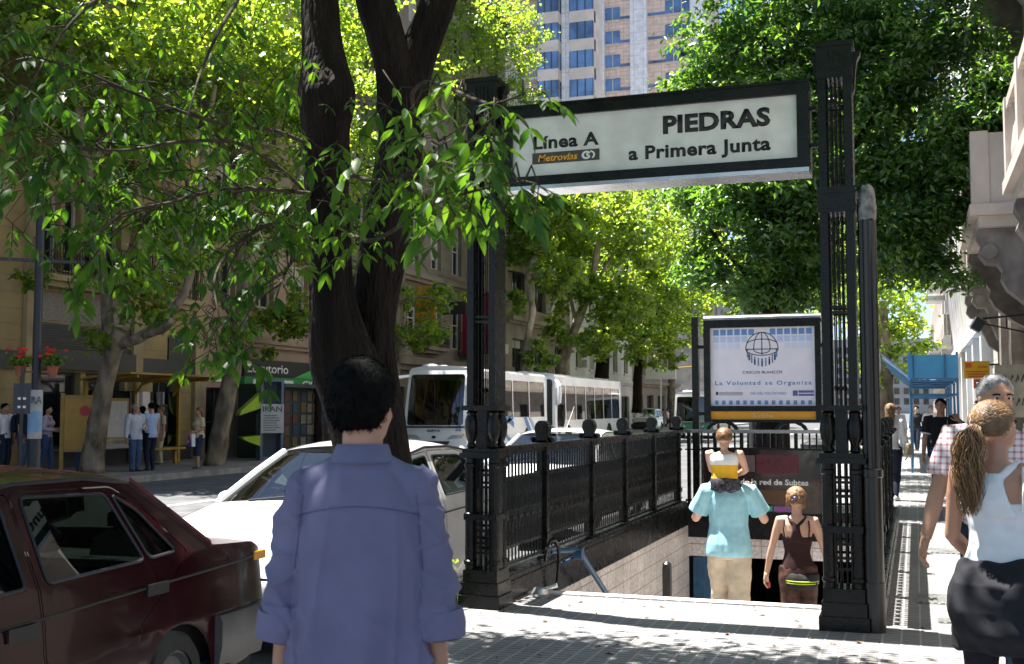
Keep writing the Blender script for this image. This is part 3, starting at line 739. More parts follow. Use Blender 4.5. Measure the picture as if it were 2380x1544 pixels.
def iron_balcony(t, fx, u0, u1, z, d, h=.95, slab=None):
    sl = MB(); sl.box(*sorted((fx(.005), fx(d))), u0, u1, z - .16, z); sl.box(*sorted((fx(.006), fx(d * .7))), u0 + .1, u1 - .1, z - .30, z - .162)
    o = sl.build('balcony', slab, t)
    q = MB(); n = int((u1 - u0) / .11)
    for zz in (z + .06, z + h): q.box(*sorted((fx(d - .06), fx(d - .03))), u0 + .03, u1 - .03, zz, zz + .03)
    for i in range(n + 1):
        u = u0 + .05 + (u1 - u0 - .1) * i / n; q.box(*sorted((fx(d - .055), fx(d - .035))), u - .008, u + .008, z, z + h)
        if i % 2: 
            pts = [(fx(d - .045), u + .055 * math.cos(a) , z + .45 + .09 * math.sin(a)) for a in np.linspace(0, 6.28, 9)]; q.tube(pts, .007, 4); q.tube([(a, b, c - .2) for a, b, c in pts], .007, 4)
    for u in (u0 + .04, u1 - .04):
        for i in range(5): q.box(*sorted((fx(d * i / 5 + .03), fx(d * i / 5 + .045))), u - .008, u + .008, z, z + h)
        q.box(*sorted((fx(.01), fx(d - .03))), u - .012, u + .012, z + h, z + h + .03)
    q.build('balcony_railing', m_iron, o)
# --- left, nearest: cream stone front with arched entresol windows
m_cream = grooved('cream_coursed_stone', (.30, .225, .10), .42)
m_creamp = mat('cream_smooth_stone', (.30, .235, .125), .75, var=.2, scale=1.2, bump=.2)
wl_ = []
for k, (a, b) in enumerate(((24.3, 25.05), (25.2, 25.85), (26.0, 26.65), (26.85, 27.6))): wl_.append(dict(u0=a, u1=b, z0=5.35, z1=7.6, arch=True, bars=(0, 1)))
wl_ += [dict(u0=29.4, u1=30.5, z0=5.35, z1=7.8, bars=(1, 1), shutter=True), dict(u0=20.6, u1=22.0, z0=5.35, z1=7.8, bars=(1, 1))]
for a, b in ((20.4, 22.2), (24.4, 27.5), (29.2, 30.6)):
    for z in (9.6, 13.4, 17.2): wl_.append(dict(u0=a, u1=b, z0=z, z1=z + 2.5, bars=(1, 1), shutter=(z > 12)))
wl_ += [dict(u0=24.3, u1=26.0, z0=.5, z1=2.6, bars=(0, 0), fm=m_wdark), dict(u0=26.2, u1=27.9, z0=.5, z1=2.6, bars=(0, 0), fm=m_wdark), dict(u0=29.2, u1=30.4, z0=.0, z1=2.6, bars=(1, 1), fm=m_wdark), dict(u0=20.2, u1=22.6, z0=.4, z1=2.6, bars=(1, 0), fm=m_wdark)]
BA, fx = house('cream stone house with grouped arched windows above a dark shopfront, at the left edge', 'L', 14, 31.6, 21, m_cream, wl_, cornices=((8.6, .3, .45), (20.4, .5, .8)))
MB().box(fx(.004), fx(.16), 24.0, 28.2, 2.66, 3.2).build('shop_fascia', m_trim, BA); MB().box(fx(.004), fx(.12), 28.4, 31.5, 2.62, 3.12).box(fx(.004), fx(.12), 19.5, 23.6, 2.62, 3.1).build('shop_fascia', m_trim, BA)
q = MB()
for i in range(10): q.box(fx(.02), fx(.07), 24.2, 28.0, 3.25 + i * .065, 3.29 + i * .065)
q.box(fx(.004), fx(.019), 24.1, 28.1, 3.22, 3.92); q.build('shutter_box', m_trim, BA)
MB().box(fx(.004), fx(.05), 24.1, 28.1, 3.98, 4.75).build('pebble_panel', mat('grey_pebble_dash', (.24, .22, .19), .9, var=.3, scale=30, bump=.5, bscale=60), BA)
iron_balcony(BA, fx, 23.9, 28.3, 5.15, .75, slab=m_creamp); iron_balcony(BA, fx, 29.1, 30.8, 5.0, .7, slab=m_creamp); iron_balcony(BA, fx, 24.1, 27.8, 9.4, .8, slab=m_creamp)
q = MB()
for u in (23.75, 28.1, 31.2): q.box(fx(.004), fx(.14), u, u + .45, -.01, 8.5)
q.build('pilaster', m_creamp, BA)
m_dado = mat('warm_shop_light', (.5, .36, .2), .6)
q = MB()
for u in (24.7, 25.4, 26.6, 27.2): q.lathe([(.17, 0), (.09, .2)], 12, (fx(-.9), u, 1.5)); q.lathe([(.04, 0), (.03, .35)], 8, (fx(-.9), u, 1.15))
q.build('shop_lamps', m_dado, BA)
q = MB(); q.box(fx(.004), fx(.02), 24.0, 31.5, -.01, .45); q.build('stall_riser', m_wdark, BA)
q = MB(); q.tube([(fx(.1), 31.5, 0), (fx(.1), 31.5, 12)], .06, 8); q.build('drainpipe', m_creamp, BA)
q = MB(); q.box(fx(.004), fx(.05), 29.9, 31.0, 3.13, 3.9); q.build('dark_panel', m_trim, BA)
# --- left, second: pinkish panelled front with the telephone shop
m_beige = grooved('pinkish_panel_front', (.30, .215, .155), 1.3, vert=.62, depth=.4, var=.12)
wl_ = [dict(u0=u, u1=u + 1.2, z0=z, z1=z + 1.8, bars=(1, 0), sill=True) for u in (32.4, 34.9, 37.4, 39.6) for z in (5.2, 8.2, 11.2, 14.2, 17.2)]
wl_ += [dict(u0=32.0, u1=33.6, z0=.0, z1=2.3, bars=(1, 1), fm=m_wdark), dict(u0=33.9, u1=37.2, z0=.0, z1=2.25, bars=(2, 0), fm=m_wdark), dict(u0=37.4, u1=40.6, z0=.0, z1=2.25, bars=(2, 0), fm=m_wdark)]
BB, fx = house('pinkish panelled house over a green and black telephone shop sign', 'L', 31.6, 41.2, 22, m_beige, wl_, cornices=((3.9, .2, .3),))
m_sgreen = mat('shop_sign_green', (.015, .22, .05), .4, var=.08); m_slime = mat('shop_sign_bright_green', (.04, .38, .06), .4, var=.06)
MB().box(fx(.004), fx(.35), 33.7, 41.0, 2.72, 3.32).build('sign_black', m_black, BB); go = MB().box(fx(.004), fx(.37), 33.7, 41.0, 2.30, 2.71).build('sign_green', m_sgreen, BB)
q = MB(); q.prism([(37.0, 2.72)] + [(37.0 + 4.0 * i / 10, 2.72 + .5 * math.sin(math.pi * min(1, i / 7) / 2)) for i in range(1, 11)] + [(41.0, 2.72)], lambda a, b, d: (fx(d), a, b), .351, .38); q.build('sign_swoosh', m_slime, BB)
def on_left(y, z, d=.384): return frame((XL + d, y, z), (0, 1, 0), (0, 0, 1))
text('lettering', 'Locutorio', m_whitep, BB, on_left(33.9, 2.86, .352), 2.7, .34, .012)
text('lettering', 'CYBERCAFE', m_whitep, go, on_left(37.6, 2.38, .372), 3.2, .26, .02)
text('lettering', 'TeleMarket', m_whitep, BB, on_left(38.5, 2.80, .381), 1.7, .2, .01)
MB().box(fx(.36), fx(.40), 34.2, 36.9, 2.36, 2.62).build('sign_white_strip', m_whitep, BB)
MB().box(fx(.005), fx(.06), 32.0, 33.5, 2.5, 2.7).build('sign_strip', m_whitep, BB)
# --- further left houses
m_stone = grooved('grey_brown_stone', (.17, .14, .105), .5); m_grey = grooved('grey_render', (.36, .35, .33), 3.1, depth=.3); m_pale = mat('pale_grey_render', (.52, .52, .52), .8, var=.15, scale=.6, bump=.1); m_tan = grooved('tan_render', (.22, .185, .135), 1.1, depth=.3)
def grid_wins(y0, y1, n, zs, wd, h, **k):
    st = (y1 - y0) / n; return [dict(u0=y0 + st * (i + .5) - wd / 2, u1=y0 + st * (i + .5) + wd / 2, z0=z, z1=z + h, **k) for i in range(n) for z in zs]
BC, fx = house('brownish stone house hung with a deep red banner, left of the left column', 'L', 41.2, 61, 24, m_stone, grid_wins(41.5, 60.5, 7, (4.6, 8.4, 12.2, 16, 19.8), 1.3, 2.5, bars=(1, 1)) + grid_wins(41.5, 60.5, 6, (.2,), 2.4, 2.4, bars=(1, 0), fm=m_wdark), cornices=((3.6, .35, .6), (7.7, .25, .4), (11.4, .25, .4), (23.2, .6, .9)))
for u in (43, 48.4, 53.9): iron_balcony(BC, fx, u, u + 2.6, 4.5, .8, slab=m_stone)
q = MB(); q.box(fx(.6), fx(2.1), 53.0, 53.03, 4.3, 7.4); tag(q.build('banner', cloth('deep_red_banner_cloth', (.16, .008, .03), .2, 2)), 'deep red banner hanging from the brownish stone house', 'banner')
q = MB(); q.box(fx(.5), fx(1.5), 47.5, 47.53, 5.0, 7.2); tag(q.build('banner', cloth('orange_banner_cloth', (.50, .22, .02), .15, 2)), 'orange yellow banner half hidden behind sunlit leaves on the stone house', 'banner')
q = MB(); q.box(fx(.5), fx(1.9), 50.2, 50.3, 6.1, 6.7); tag(q.build('hanging_sign', m_trim), 'black sign board projecting from the stone house between the two banners', 'sign')
q = MB(); q.tube([(fx(.1), 55.8, 3.35), (fx(1.5), 55.8, 3.35)], .03, 6); q.sphere((fx(1.0), 55.8, 3.0), (.5, .06, .5), 18, 12); tag(q.build('round_sign', m_pale), 'round pale shop sign above the first coach', 'sign')
BD, fx = house('grey house with dark square windows behind the pale twisted tree, past the left column', 'L', 61, 74, 16.5, m_tan, grid_wins(61.3, 73.7, 3, (3.6, 7.6), 2.2, 2.1, bars=(1, 0), fm=m_wdark) + grid_wins(61.3, 73.7, 3, (11.5,), 1.6, 1.8, bars=(1, 0)) + grid_wins(61.3, 73.7, 2, (.2,), 4.6, 2.3, bars=(3, 0), fm=m_wdark), cornices=((6.7, .25, .5), (10.4, .35, 1.0)))
q = MB()
for i in range(8): q.prism([(0, 9.6), (1.5, 9.0), (1.5, 8.9), (0, 9.5)], lambda a, b, d: (fx(.02 + a), d, b), 61.5 + i * .5, 61.5 + i * .5 + .49)
q.build('dark_awning', m_trim, BD)
q = MB(); q.prism([(0, 10.2), (1.3, 9.9), (1.3, 9.85), (0, 10.15)], lambda a, b, d: (fx(.02 + a), d, b), 66.2, 69.5); q.build('pale_awning', m_pale, BD)
house('pale grey house with a plain white ground floor beyond the pale twisted tree', 'L', 74, 92, 17, m_pale, grid_wins(74.4, 91.6, 5, (4.4, 8, 11.6), 1.4, 1.9, bars=(1, 0), sill=True) + grid_wins(76, 91.6, 4, (.2,), 2.6, 2.4, bars=(1, 0), fm=m_wdark), cornices=((3.6, .2, .3),))
house('tan stone house far along the left side of the avenue', 'L', 92, 110, 18, m_tan, grid_wins(92.4, 109.6, 6, (4.4, 8, 11.6), 1.5, 2.2, bars=(1, 1)) + grid_wins(92.4, 109.6, 4, (.2,), 2.6, 2.6, bars=(1, 0), fm=m_wdark), cornices=((3.7, .3, .5), (17.3, .5, .7)))
house('grey block closing the left side of the avenue in the distance', 'L', 132, 175, 22, m_grey, grid_wins(132.4, 174, 9, (4.4, 8, 11.6, 15.2), 1.8, 2.1, bars=(1, 0)), cornices=((3.7, .3, .5),))
# --- the corner block with bay windows and the striped tower over the trees
m_bayst = mat('bay_block_stone', (.62, .54, .47), .7, var=.12, scale=.5); m_whiteband = grid_mat('white_tower_panels', (.93, .93, .94), (.72, .62, .65), 1.3, 1.6, rough=.6, jw=.03, axes='XZ', var=.03)
BY = 112.0
a0, a1 = AY(1290, 200, BY).x, AY(1378, 200, BY).x; aL = AY(1195, 200, BY).x
cbk = thing('bay_window_block', 'apartment block with stacked glazed bays in front of the striped tower', 'building', (0, 0, 0))
q = MB(); q.box(aL - 6, a1 - 1.5, BY + 1.2, BY + 4, -.3, 62); q.box(a1 - 1.49, a1, BY + .6, BY + 4, -.3, 62); q.build('wall', m_bayst, cbk)
MB().box(a0 + .55, a0 + 1.5, BY + .55, BY + 1.19, -.3, 62).build('white_rib', m_whiteband, cbk)
bal = MB(); 
fl = []
for k in range(14):
    z = 24 + k * 3.05
    b = MB(); 
    # left stack of three-sided bays and right stack of shallow ones
    for (x0, x1, yb) in ((a0 - 1.75, a0 + .5, BY - .5), (a0 + 1.55, a1, BY + .1)):
        b.box(x0, x1, yb, BY + 1.18, z, z + .85); b.box(x0, x1, yb, BY + 1.18, z + 2.7, z + 3.04)
    b.build('bay', m_bayst, cbk)
    g = MB(); 
    for (x0, x1, yb) in ((a0 - 1.72, a0 + .47, BY - .47), (a0 + 1.58, a1 - .03, BY + .13)): g.box(x0, x1, yb, BY + 1.1, z + .852, z + 2.698)
    go = g.build('bay_glass', m_wpane2, cbk)
    f = MB()
    for (x0, x1, yb) in ((a0 - 1.75, a0 + .5, BY - .5), (a0 + 1.55, a1, BY + .1)):
        for i in range(4): u = x0 + (x1 - x0) * i / 3; f.box(max(x0, u - .06), min(x1, u + .06), yb - .004, yb + .08, z + .853, z + 2.697)
    f.build('bay_mullion', m_wdark, go)
    bal.box(aL - 4, a0 - 1.8, BY - .6, BY + 1.18, z - .1, z + .12)
bal.build('balcony_slabs', m_pale, cbk)
q = MB()
for k in range(14):
    z = 24 + k * 3.05 + .12
    for i in range(24): x = aL - 3.9 + i * (a0 - 1.9 - aL + 3.9) / 23; q.box(x - .02, x + .02, BY - .58, BY - .54, z, z + .9)
    q.box(aL - 4, a0 - 1.8, BY - .6, BY - .52, z + .9, z + .95)
q.build('balcony_rails', m_wdark, cbk)
TY = 150.0; tw = thing('striped_tower', 'tall tower striped with white piers, tan brick and blue windows, above the station sign', 'tower', (0, 0, 0))
m_tanbrick = grid_mat('tan_tower_tiles', (.90, .70, .58), (.6, .42, .34), 1.05, .55, rough=.7, jw=.05, axes='XZ', var=.05)
def TX(px): return AY(px, 120, TY).x
MB().box(TX(1330), TX(1640), TY, TY + 12, -.3, 75).build('wall', m_tanbrick, tw)
q = MB()
for a, b in ((1376, 1407), (1468, 1506), (1607, 1640)): q.box(TX(a), TX(b), TY - .9, TY - .003, -.3, 75)
q.build('pier', m_whiteband, tw)
zb = AY(1420, 213, TY).z
for k in range(-3, 12):
    z = zb + k * 3.33
    for a, b, hh in ((1408, 1441, 1.75), (1547, 1605, 1.85), (1342, 1375, .36), (1507, 1546, .36), (1442, 1467, .36)):
        g = MB(); g.box(TX(a), TX(b), TY - .12, TY - .004, z, z + hh)
        go = g.build('window', m_wpane2, tw)
        if hh > 1:
            f = MB(); f.box(TX(a), TX(b), TY - .2, TY - .121, z - .35, z - .02); n = 3 if b - a > 40 else 2
            for i in range(1, n): x = TX(a) + (TX(b) - TX(a)) * i / n; f.box(x - .06, x + .06, TY - .18, TY - .122, z, z + hh)
            f.build('window_band', m_bayst, go)
# --- the right side
m_rstone = grooved('pale_pinkish_stone', (.50, .43, .38), .55, depth=.5); m_rsm = mat('pale_pinkish_stone_smooth', (.50, .44, .39), .75, var=.15, scale=1.5, bump=.2); m_shadowst = mat('shade_darkened_stone', (.20, .18, .165), .8, var=.3, scale=3, bump=.35)  # last one: shade on the corbels put into the stone colour
m_rwhite = mat('white_render', (.70, .68, .69), .75, var=.08, scale=.8, bump=.1)
m_shut = mat('grey_louvre_paint', (.16, .17, .20), .6)
RA, fx = house('ornate pale stone house with heavy balconies on scrolled corbels, at the right edge', 'R', 6, 30.4, 20, m_rstone, grid_wins(6.5, 30, 6, (4.75, 9.2, 13.7), 1.5, 2.9, bars=(1, 0), shutter=True, fm=m_shut) + grid_wins(6.5, 30, 5, (.2,), 2.4, 2.9, bars=(1, 1), fm=m_wdark), cornices=((8.9, .35, .5), (13.1, .3, .45), (19.3, .5, .8)))
def stone_balcony(u0, u1, z, d):
    o = MB().box(*sorted((fx(.005), fx(d))), u0, u1, z - .14, z + .02).box(*sorted((fx(.005), fx(d - .12))), u0 + .1, u1 - .1, z - .30, z - .142).build('balcony', m_rsm, RA)
    q = MB(); q.box(*sorted((fx(d - .25), fx(d - .05))), u0 + .05, u1 - .05, z + .92, z + 1.05); q.box(*sorted((fx(d - .25), fx(d - .05))), u0 + .05, u1 - .05, z + .021, z + .14)
    q.box(*sorted((fx(.01), fx(d - .251))), u1 - .25, u1 - .05, z + .92, z + 1.05); q.box(*sorted((fx(.01), fx(d - .251))), u1 - .25, u1 - .05, z + .021, z + .919)
    q.box(*sorted((fx(.01), fx(d - .251))), u0 + .05, u0 + .25, z + .92, z + 1.05); q.box(*sorted((fx(.01), fx(d - .251))), u0 + .05, u0 + .25, z + .021, z + .919)
    for u in (u0 + .16, (u0 + u1) / 2, u1 - .16): q.box(*sorted((fx(d - .27), fx(d - .03))), u - .13, u + .13, z + .02, z + 1.08)
    n = int((u1 - u0) / .2)
    for i in range(1, n): q.lathe([(.035, 0), (.06, .12), (.065, .25), (.035, .5), (.03, .62), (.055, .7), (.05, .78)], 8, (fx(d - .15), u0 + i * (u1 - u0) / n, z + .14))
    q.build('balustrade', m_rsm, o)
    for u in (u0 + .45, u1 - .45):
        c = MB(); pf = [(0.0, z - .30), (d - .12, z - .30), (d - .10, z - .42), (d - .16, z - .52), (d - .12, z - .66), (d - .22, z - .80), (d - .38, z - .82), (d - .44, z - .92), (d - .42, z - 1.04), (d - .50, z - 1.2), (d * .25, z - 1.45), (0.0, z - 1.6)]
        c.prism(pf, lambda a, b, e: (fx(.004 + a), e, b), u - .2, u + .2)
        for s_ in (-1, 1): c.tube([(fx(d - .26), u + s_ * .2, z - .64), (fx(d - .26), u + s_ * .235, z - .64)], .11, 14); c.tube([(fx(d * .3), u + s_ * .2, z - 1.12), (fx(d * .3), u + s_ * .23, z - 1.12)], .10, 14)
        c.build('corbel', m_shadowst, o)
stone_balcony(17.4, 21.2, 4.5, 1.05); stone_balcony(12.0, 15.9, 4.5, .72); stone_balcony(17.4, 21.2, 9.0, .9); stone_balcony(25.2, 29.0, 4.5, .8)
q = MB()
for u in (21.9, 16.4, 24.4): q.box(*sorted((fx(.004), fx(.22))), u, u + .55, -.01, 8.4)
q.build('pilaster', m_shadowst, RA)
wl_ = grid_wins(34, 57, 8, (8.2, 11.8, 15.4, 19), 1.5, 2.0, bars=(1, 0), fm=m_wdark) + grid_wins(30.8, 57, 6, (.0,), 2.6, 3.0, bars=(1, 1), fm=m_wdark)
RB, fx = house('plain white house with slanting fins over its ground floor, on the right', 'R', 30.4, 57, 27, m_rwhite, wl_)
q = MB()
for i in range(13):
    u = 31.2 + i * 2.0; q.prism([(0, 7.0), (.34, 6.85), (.34, 6.7), (.12, 4.2), (0, 4.1)], lambda a, b, d: (fx(.004 + a), d, b), u, u + .14)
    q.prism([(0, 7.2), (.44, 7.08), (.44, 6.98), (0, 7.02)], lambda a, b, d: (fx(.004 + a), d, b), u - .3, u + .45)
q.build('fin', m_rwhite, RB)
q = MB()
for i in range(7): q.box(*sorted((fx(.005), fx(.25))), 30.9 + i * 4.3, 31.6 + i * 4.3, -.01, 3.6)
q.box(*sorted((fx(.006), fx(.3))), 30.45, 56.9, 3.61, 4.0); q.build('pillar', m_rwhite, RB)
m_dkst = mat('dark_blotched_stone', (.19, .17, .155), .85, var=.5, scale=2.5, bump=.4)
RC, fx = house('dark weathered house with white balconies beyond the blue scaffolding', 'R', 57, 78, 26, m_dkst, grid_wins(57.3, 77.7, 6, (4.8, 8.6, 12.4, 16.2, 20), 1.4, 2.5, bars=(1, 0)) + grid_wins(57.3, 77.7, 5, (.2,), 2.5, 2.8, bars=(1, 0), fm=m_wdark), cornices=((4.1, .3, .6),))
for z in (4.75, 8.5, 12.3):
    for u in (60, 67, 74): 
        MB().box(*sorted((fx(.005), fx(1.1))), u, u + 2.6, z - .3, z).box(*sorted((fx(.9), fx(1.05))), u, u + 2.6, z + .9, z + 1.0).box(*sorted((fx(.9), fx(1.0))), u + .1, u + .2, z, z + .9).box(*sorted((fx(.9), fx(1.0))), u + 1.2, u + 1.3, z, z + .9).box(*sorted((fx(.9), fx(1.0))), u + 2.4, u + 2.5, z, z + .9).build('balcony', m_rwhite, RC)
q = MB()
for (u, z) in ((58.5, 6.2), (63.5, 6.6), (65.5, 9.8), (59, 10.2)): q.box(*sorted((fx(.01), fx(.4))), u, u + .8, z, z + .6)
q.build('air_conditioner', m_pale, RC)
house('pale stone house far along the right side of the avenue', 'R', 78, 130, 23, m_rsm, grid_wins(78.4, 129, 11, (4.8, 8.6, 12.4, 16.2), 1.5, 2.4, bars=(1, 0)) + grid_wins(78.4, 129, 9, (.2,), 2.6, 2.8, bars=(1, 0), fm=m_wdark), cornices=((4.0, .3, .5), (22.3, .5, .8)))
# the avenue's end
m_end = mat('distant_block_stone', (.40, .38, .36), .8, var=.15, scale=.2)
eb = thing('avenue_end_block', 'pale buildings closing the far end of the avenue', 'building'); q = MB(); q.box(-60, 40, 420, 440, -.3, 26); q.build('wall', m_end, eb)
q = MB()
for i in range(30):
    for k in range(6): q.box(-58 + i * 3.2, -56.3 + i * 3.2, 419.8, 419.99, 3 + k * 3.6, 5.2 + k * 3.6)
q.build('window_rows', m_wpane, eb)
# ================================================================== TREES
def bark(name, rgb, scale=9, bump=1.0, stretch=.22, var=.45):
    m = mat(name, rgb, .9, var=var, scale=scale, rvar=.05, spec=.2); nt = m.node_tree; N = nt.nodes; L = nt.links; b = N['Principled BSDF']
    tc = [n for n in N if n.type == 'TEX_COORD'][0]; mp = N.new('ShaderNodeMapping'); mp.inputs['Scale'].default_value = (1, 1, stretch); L.new(tc.outputs['Object'], mp.inputs[0])
    for n in N:
        if n.type == 'TEX_NOISE': L.new(mp.outputs[0], n.inputs['Vector'])
    v = N.new('ShaderNodeTexVoronoi'); v.inputs['Scale'].default_value = 38; v.feature = 'DISTANCE_TO_EDGE'; L.new(mp.outputs[0], v.inputs['Vector'])
    n2 = N.new('ShaderNodeTexNoise'); n2.inputs['Scale'].default_value = 45; n2.inputs['Detail'].default_value = 6; L.new(mp.outputs[0], n2.inputs['Vector'])
    ml = N.new('ShaderNodeMath'); ml.operation = 'MULTIPLY'; L.new(v.outputs['Distance'], ml.inputs[0]); L.new(n2.outputs['Fac'], ml.inputs[1])
    bp = N.new('ShaderNodeBump'); bp.inputs['Strength'].default_value = bump; bp.inputs['Distance'].default_value = .06; L.new(ml.outputs[0], bp.inputs['Height']); L.new(bp.outputs['Normal'], b.inputs['Normal'])
    return m
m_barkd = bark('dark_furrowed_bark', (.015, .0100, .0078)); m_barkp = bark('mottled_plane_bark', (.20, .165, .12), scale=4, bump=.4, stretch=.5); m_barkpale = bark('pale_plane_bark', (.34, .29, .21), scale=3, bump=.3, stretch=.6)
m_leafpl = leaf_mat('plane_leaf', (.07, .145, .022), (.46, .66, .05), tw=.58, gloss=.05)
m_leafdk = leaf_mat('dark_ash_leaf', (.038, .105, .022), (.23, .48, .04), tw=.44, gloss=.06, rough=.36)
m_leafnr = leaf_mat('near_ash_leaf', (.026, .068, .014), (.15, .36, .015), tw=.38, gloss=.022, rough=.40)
def unit(v): return v / np.maximum(1e-9, np.linalg.norm(v, axis=1, keepdims=True))
def leaves_mesh(name, P, Lg, Wd, D, Nn, m, fold=.25):
    """simple folded leaves: four points, two faces"""
    D = unit(D); S_ = unit(np.cross(D, Nn)); U = np.cross(S_, D); n = len(P); L1 = Lg[:, None]; W1 = Wd[:, None]
    V = np.empty((n, 4, 3)); V[:, 0] = P; V[:, 1] = P + D * L1 * .48 + S_ * W1 * .5 + U * W1 * fold; V[:, 2] = P + D * L1 - U * L1 * .12; V[:, 3] = P + D * L1 * .48 - S_ * W1 * .5 + U * W1 * fold
    i = np.arange(n)[:, None] * 4; F_ = np.concatenate([i + np.array([[0, 1, 2]]), i + np.array([[0, 2, 3]])])
    return np_mesh(name, V.reshape(-1, 3), F_, m)
def cloud(blobs, rs, clump=34, sig=.26, shell=.55):
    out = []
    for (c, r, n) in blobs:
        r = np.array(r if isinstance(r, (tuple, list)) else (r, r, r * .85)); k = max(3, n // clump)
        d = unit(rs.randn(k, 3)); q = np.array(c) + d * (shell + (1 - shell) * rs.rand(k, 1)) ** 1.0 * r * (.8 + .35 * rs.rand(k, 1))
        sz = sig * (.6 + .8 * rs.rand(k, 1)) * (.5 + .5 * r.mean() / 2.5)
        idx = rs.randint(0, k, n); out.append(q[idx] + rs.randn(n, 3) * sz[idx] * np.array([1, 1, .6]))
    return np.concatenate(out)
def crown(parent, blobs, Lf, Wf, m, seed, droop=.5, **k):
    rs = np.random.RandomState(seed); P = cloud(blobs, rs, **k); n = len(P)
    D = rs.randn(n, 3) * np.array([1, 1, .45]) + np.array([0, 0, -droop]); Nn = rs.randn(n, 3) * .7 + np.array([0, 0, 1.0])
    Lg = Lf * (.65 + .6 * rs.rand(n)); return link('crown', leaves_mesh('crown', P, Lg, Lg * Wf / Lf, D, Nn, m), parent)
def limb(mb, pts, r0, r1, seg=10, wob=.05, sub=5, seed=0, knots=(), rough=0):
    pts = [Vector(p) for p in pts]; out = []; n = len(pts)
    for i in range(n - 1):
        p0, p1, p2, p3 = pts[max(i - 1, 0)], pts[i], pts[i + 1], pts[min(i + 2, n - 1)]
        for j in range(sub):
            t = j / sub; out.append(.5 * ((2 * p1) + (p2 - p0) * t + (2 * p0 - 5 * p1 + 4 * p2 - p3) * t * t + (3 * p1 - p0 - 3 * p2 + p3) * t ** 3))
    out.append(pts[-1]); N_ = len(out); rings = []; u = Vector((1, 0, 0))
    for i, p in enumerate(out):
        t = (out[min(i + 1, N_ - 1)] - out[max(i - 1, 0)]).normalized(); a = (u - t * u.dot(t)); a = a.normalized() if a.length > 1e-4 else t.orthogonal().normalized(); b = t.cross(a); u = a
        f = i / (N_ - 1); r = (r0[0] if isinstance(r0, list) else r0)
        if isinstance(r0, list): x = f * (len(r0) - 1); k = min(int(x), len(r0) - 2); r = r0[k] + (r0[k + 1] - r0[k]) * (x - k)
        else: r = r0 + (r1 - r0) * f
        ring_ = []
        for k in range(seg):
            q = 2 * math.pi * k / seg; d = a * math.cos(q) + b * math.sin(q); rr = r * (1 + wob * 2 * noise.noise(p * 2.2 + d * .8 + Vector((seed, 0, 0))) + wob * noise.noise(Vector((math.cos(q) * 3, math.sin(q) * 3, p.z * 1.5 + seed))))
            if rough: rr += rough * (noise.noise(Vector((math.cos(q) * 9, math.sin(q) * 9, p.z * 2.2 + seed))) + .6 * noise.noise(Vector((math.cos(q) * 19, math.sin(q) * 19, p.z * 6 + seed))))
            for (kp, kr, ka) in knots:
                e = (p + d * r - kp).length; rr += ka * math.exp(-(e / kr) ** 2)
            ring_.append(p + d * rr)
        rings.append(ring_)
    mb.loft(rings)
    return out
def tree(name, label, stem, radii, limbs, blobs, leaf, m_b, m_l, seed, group=None, cat='tree', droop=.5, seg=12, **k):
    """stem and limbs are point lists, blobs (centre, radius, count)"""
    b = Vector(stem[0]); t = thing(name, label, cat, b, 0, group); loc = lambda p: Vector(p) - b
    mb = MB(); limb(mb, [loc(p) for p in stem], radii, 0, seg, .10, 6, seed); mb.build('trunk', m_b, t, smooth=True)
    if limbs:
        mb = MB()
        for i, (pts, r0, r1) in enumerate(limbs): limb(mb, [loc(p) for p in pts], r0, r1, 8, .08, 4, seed + i)
        mb.build('limbs', m_b, t, smooth=True)
    crown(t, [(loc(c), r, n) for c, r, n in blobs], leaf[0], leaf[1], m_l, seed, droop, **k)
    return t
GT = 'plane trees along the avenue'
def B(px, py, Y, r, n): return (AY(px, py, Y), r, n)
def A(px, py, Y): return AY(px, py, Y)
PLF = (.20, .17)
# far kerb, from left to right
tree('plane_tree', 'plane tree with a mottled low forking trunk in front of the yellow bus shelter', [A(212, 1098, 23.3), A(232, 960, 23.3), A(262, 820, 23.3), A(285, 770, 23.3)], [.30, .235, .22, .20],
     [([A(258, 830, 23.3), A(246, 700, 23.3), A(228, 560, 23.2), A(205, 400, 23), A(170, 150, 22.5), A(130, -150, 22)], .16, .07), ([A(280, 800, 23.3), A(340, 775, 23.5), A(418, 700, 23.8), A(446, 620, 24), A(455, 480, 24.2), A(500, 200, 25)], .15, .06), ([A(335, 780, 23.4), A(380, 765, 23), A(400, 745, 22.5)], .10, .08), ([A(440, 640, 24), A(380, 420, 25), A(330, 200, 25)], .08, .04), ([A(205, 400, 23), A(320, 200, 24), A(420, 0, 24)], .08, .04)],
     [B(330, 360, 24.5, (1.3, 1.3, .8), 900), B(130, 320, 22.5, (1.0, 1.0, .6), 500), B(110, 130, 22, (3.0, 3.0, 1.6), 3800), B(300, 40, 23, (3.2, 3, 2), 3800), B(20, -60, 22, (3, 3, 2), 2600), B(250, 250, 25, (1.8, 1.8, 1.0), 1500), B(480, -40, 24, (2.6, 2.6, 2.0), 2600), B(330, 690, 23.3, (.9, .9, .9), 700), B(420, 590, 24, (.8, .8, .6), 350), B(210, 790, 23, (.5, .5, .3), 120), B(60, 640, 22.6, (.5, .5, .3), 100)], PLF, m_barkp, m_leafpl, 21, GT)
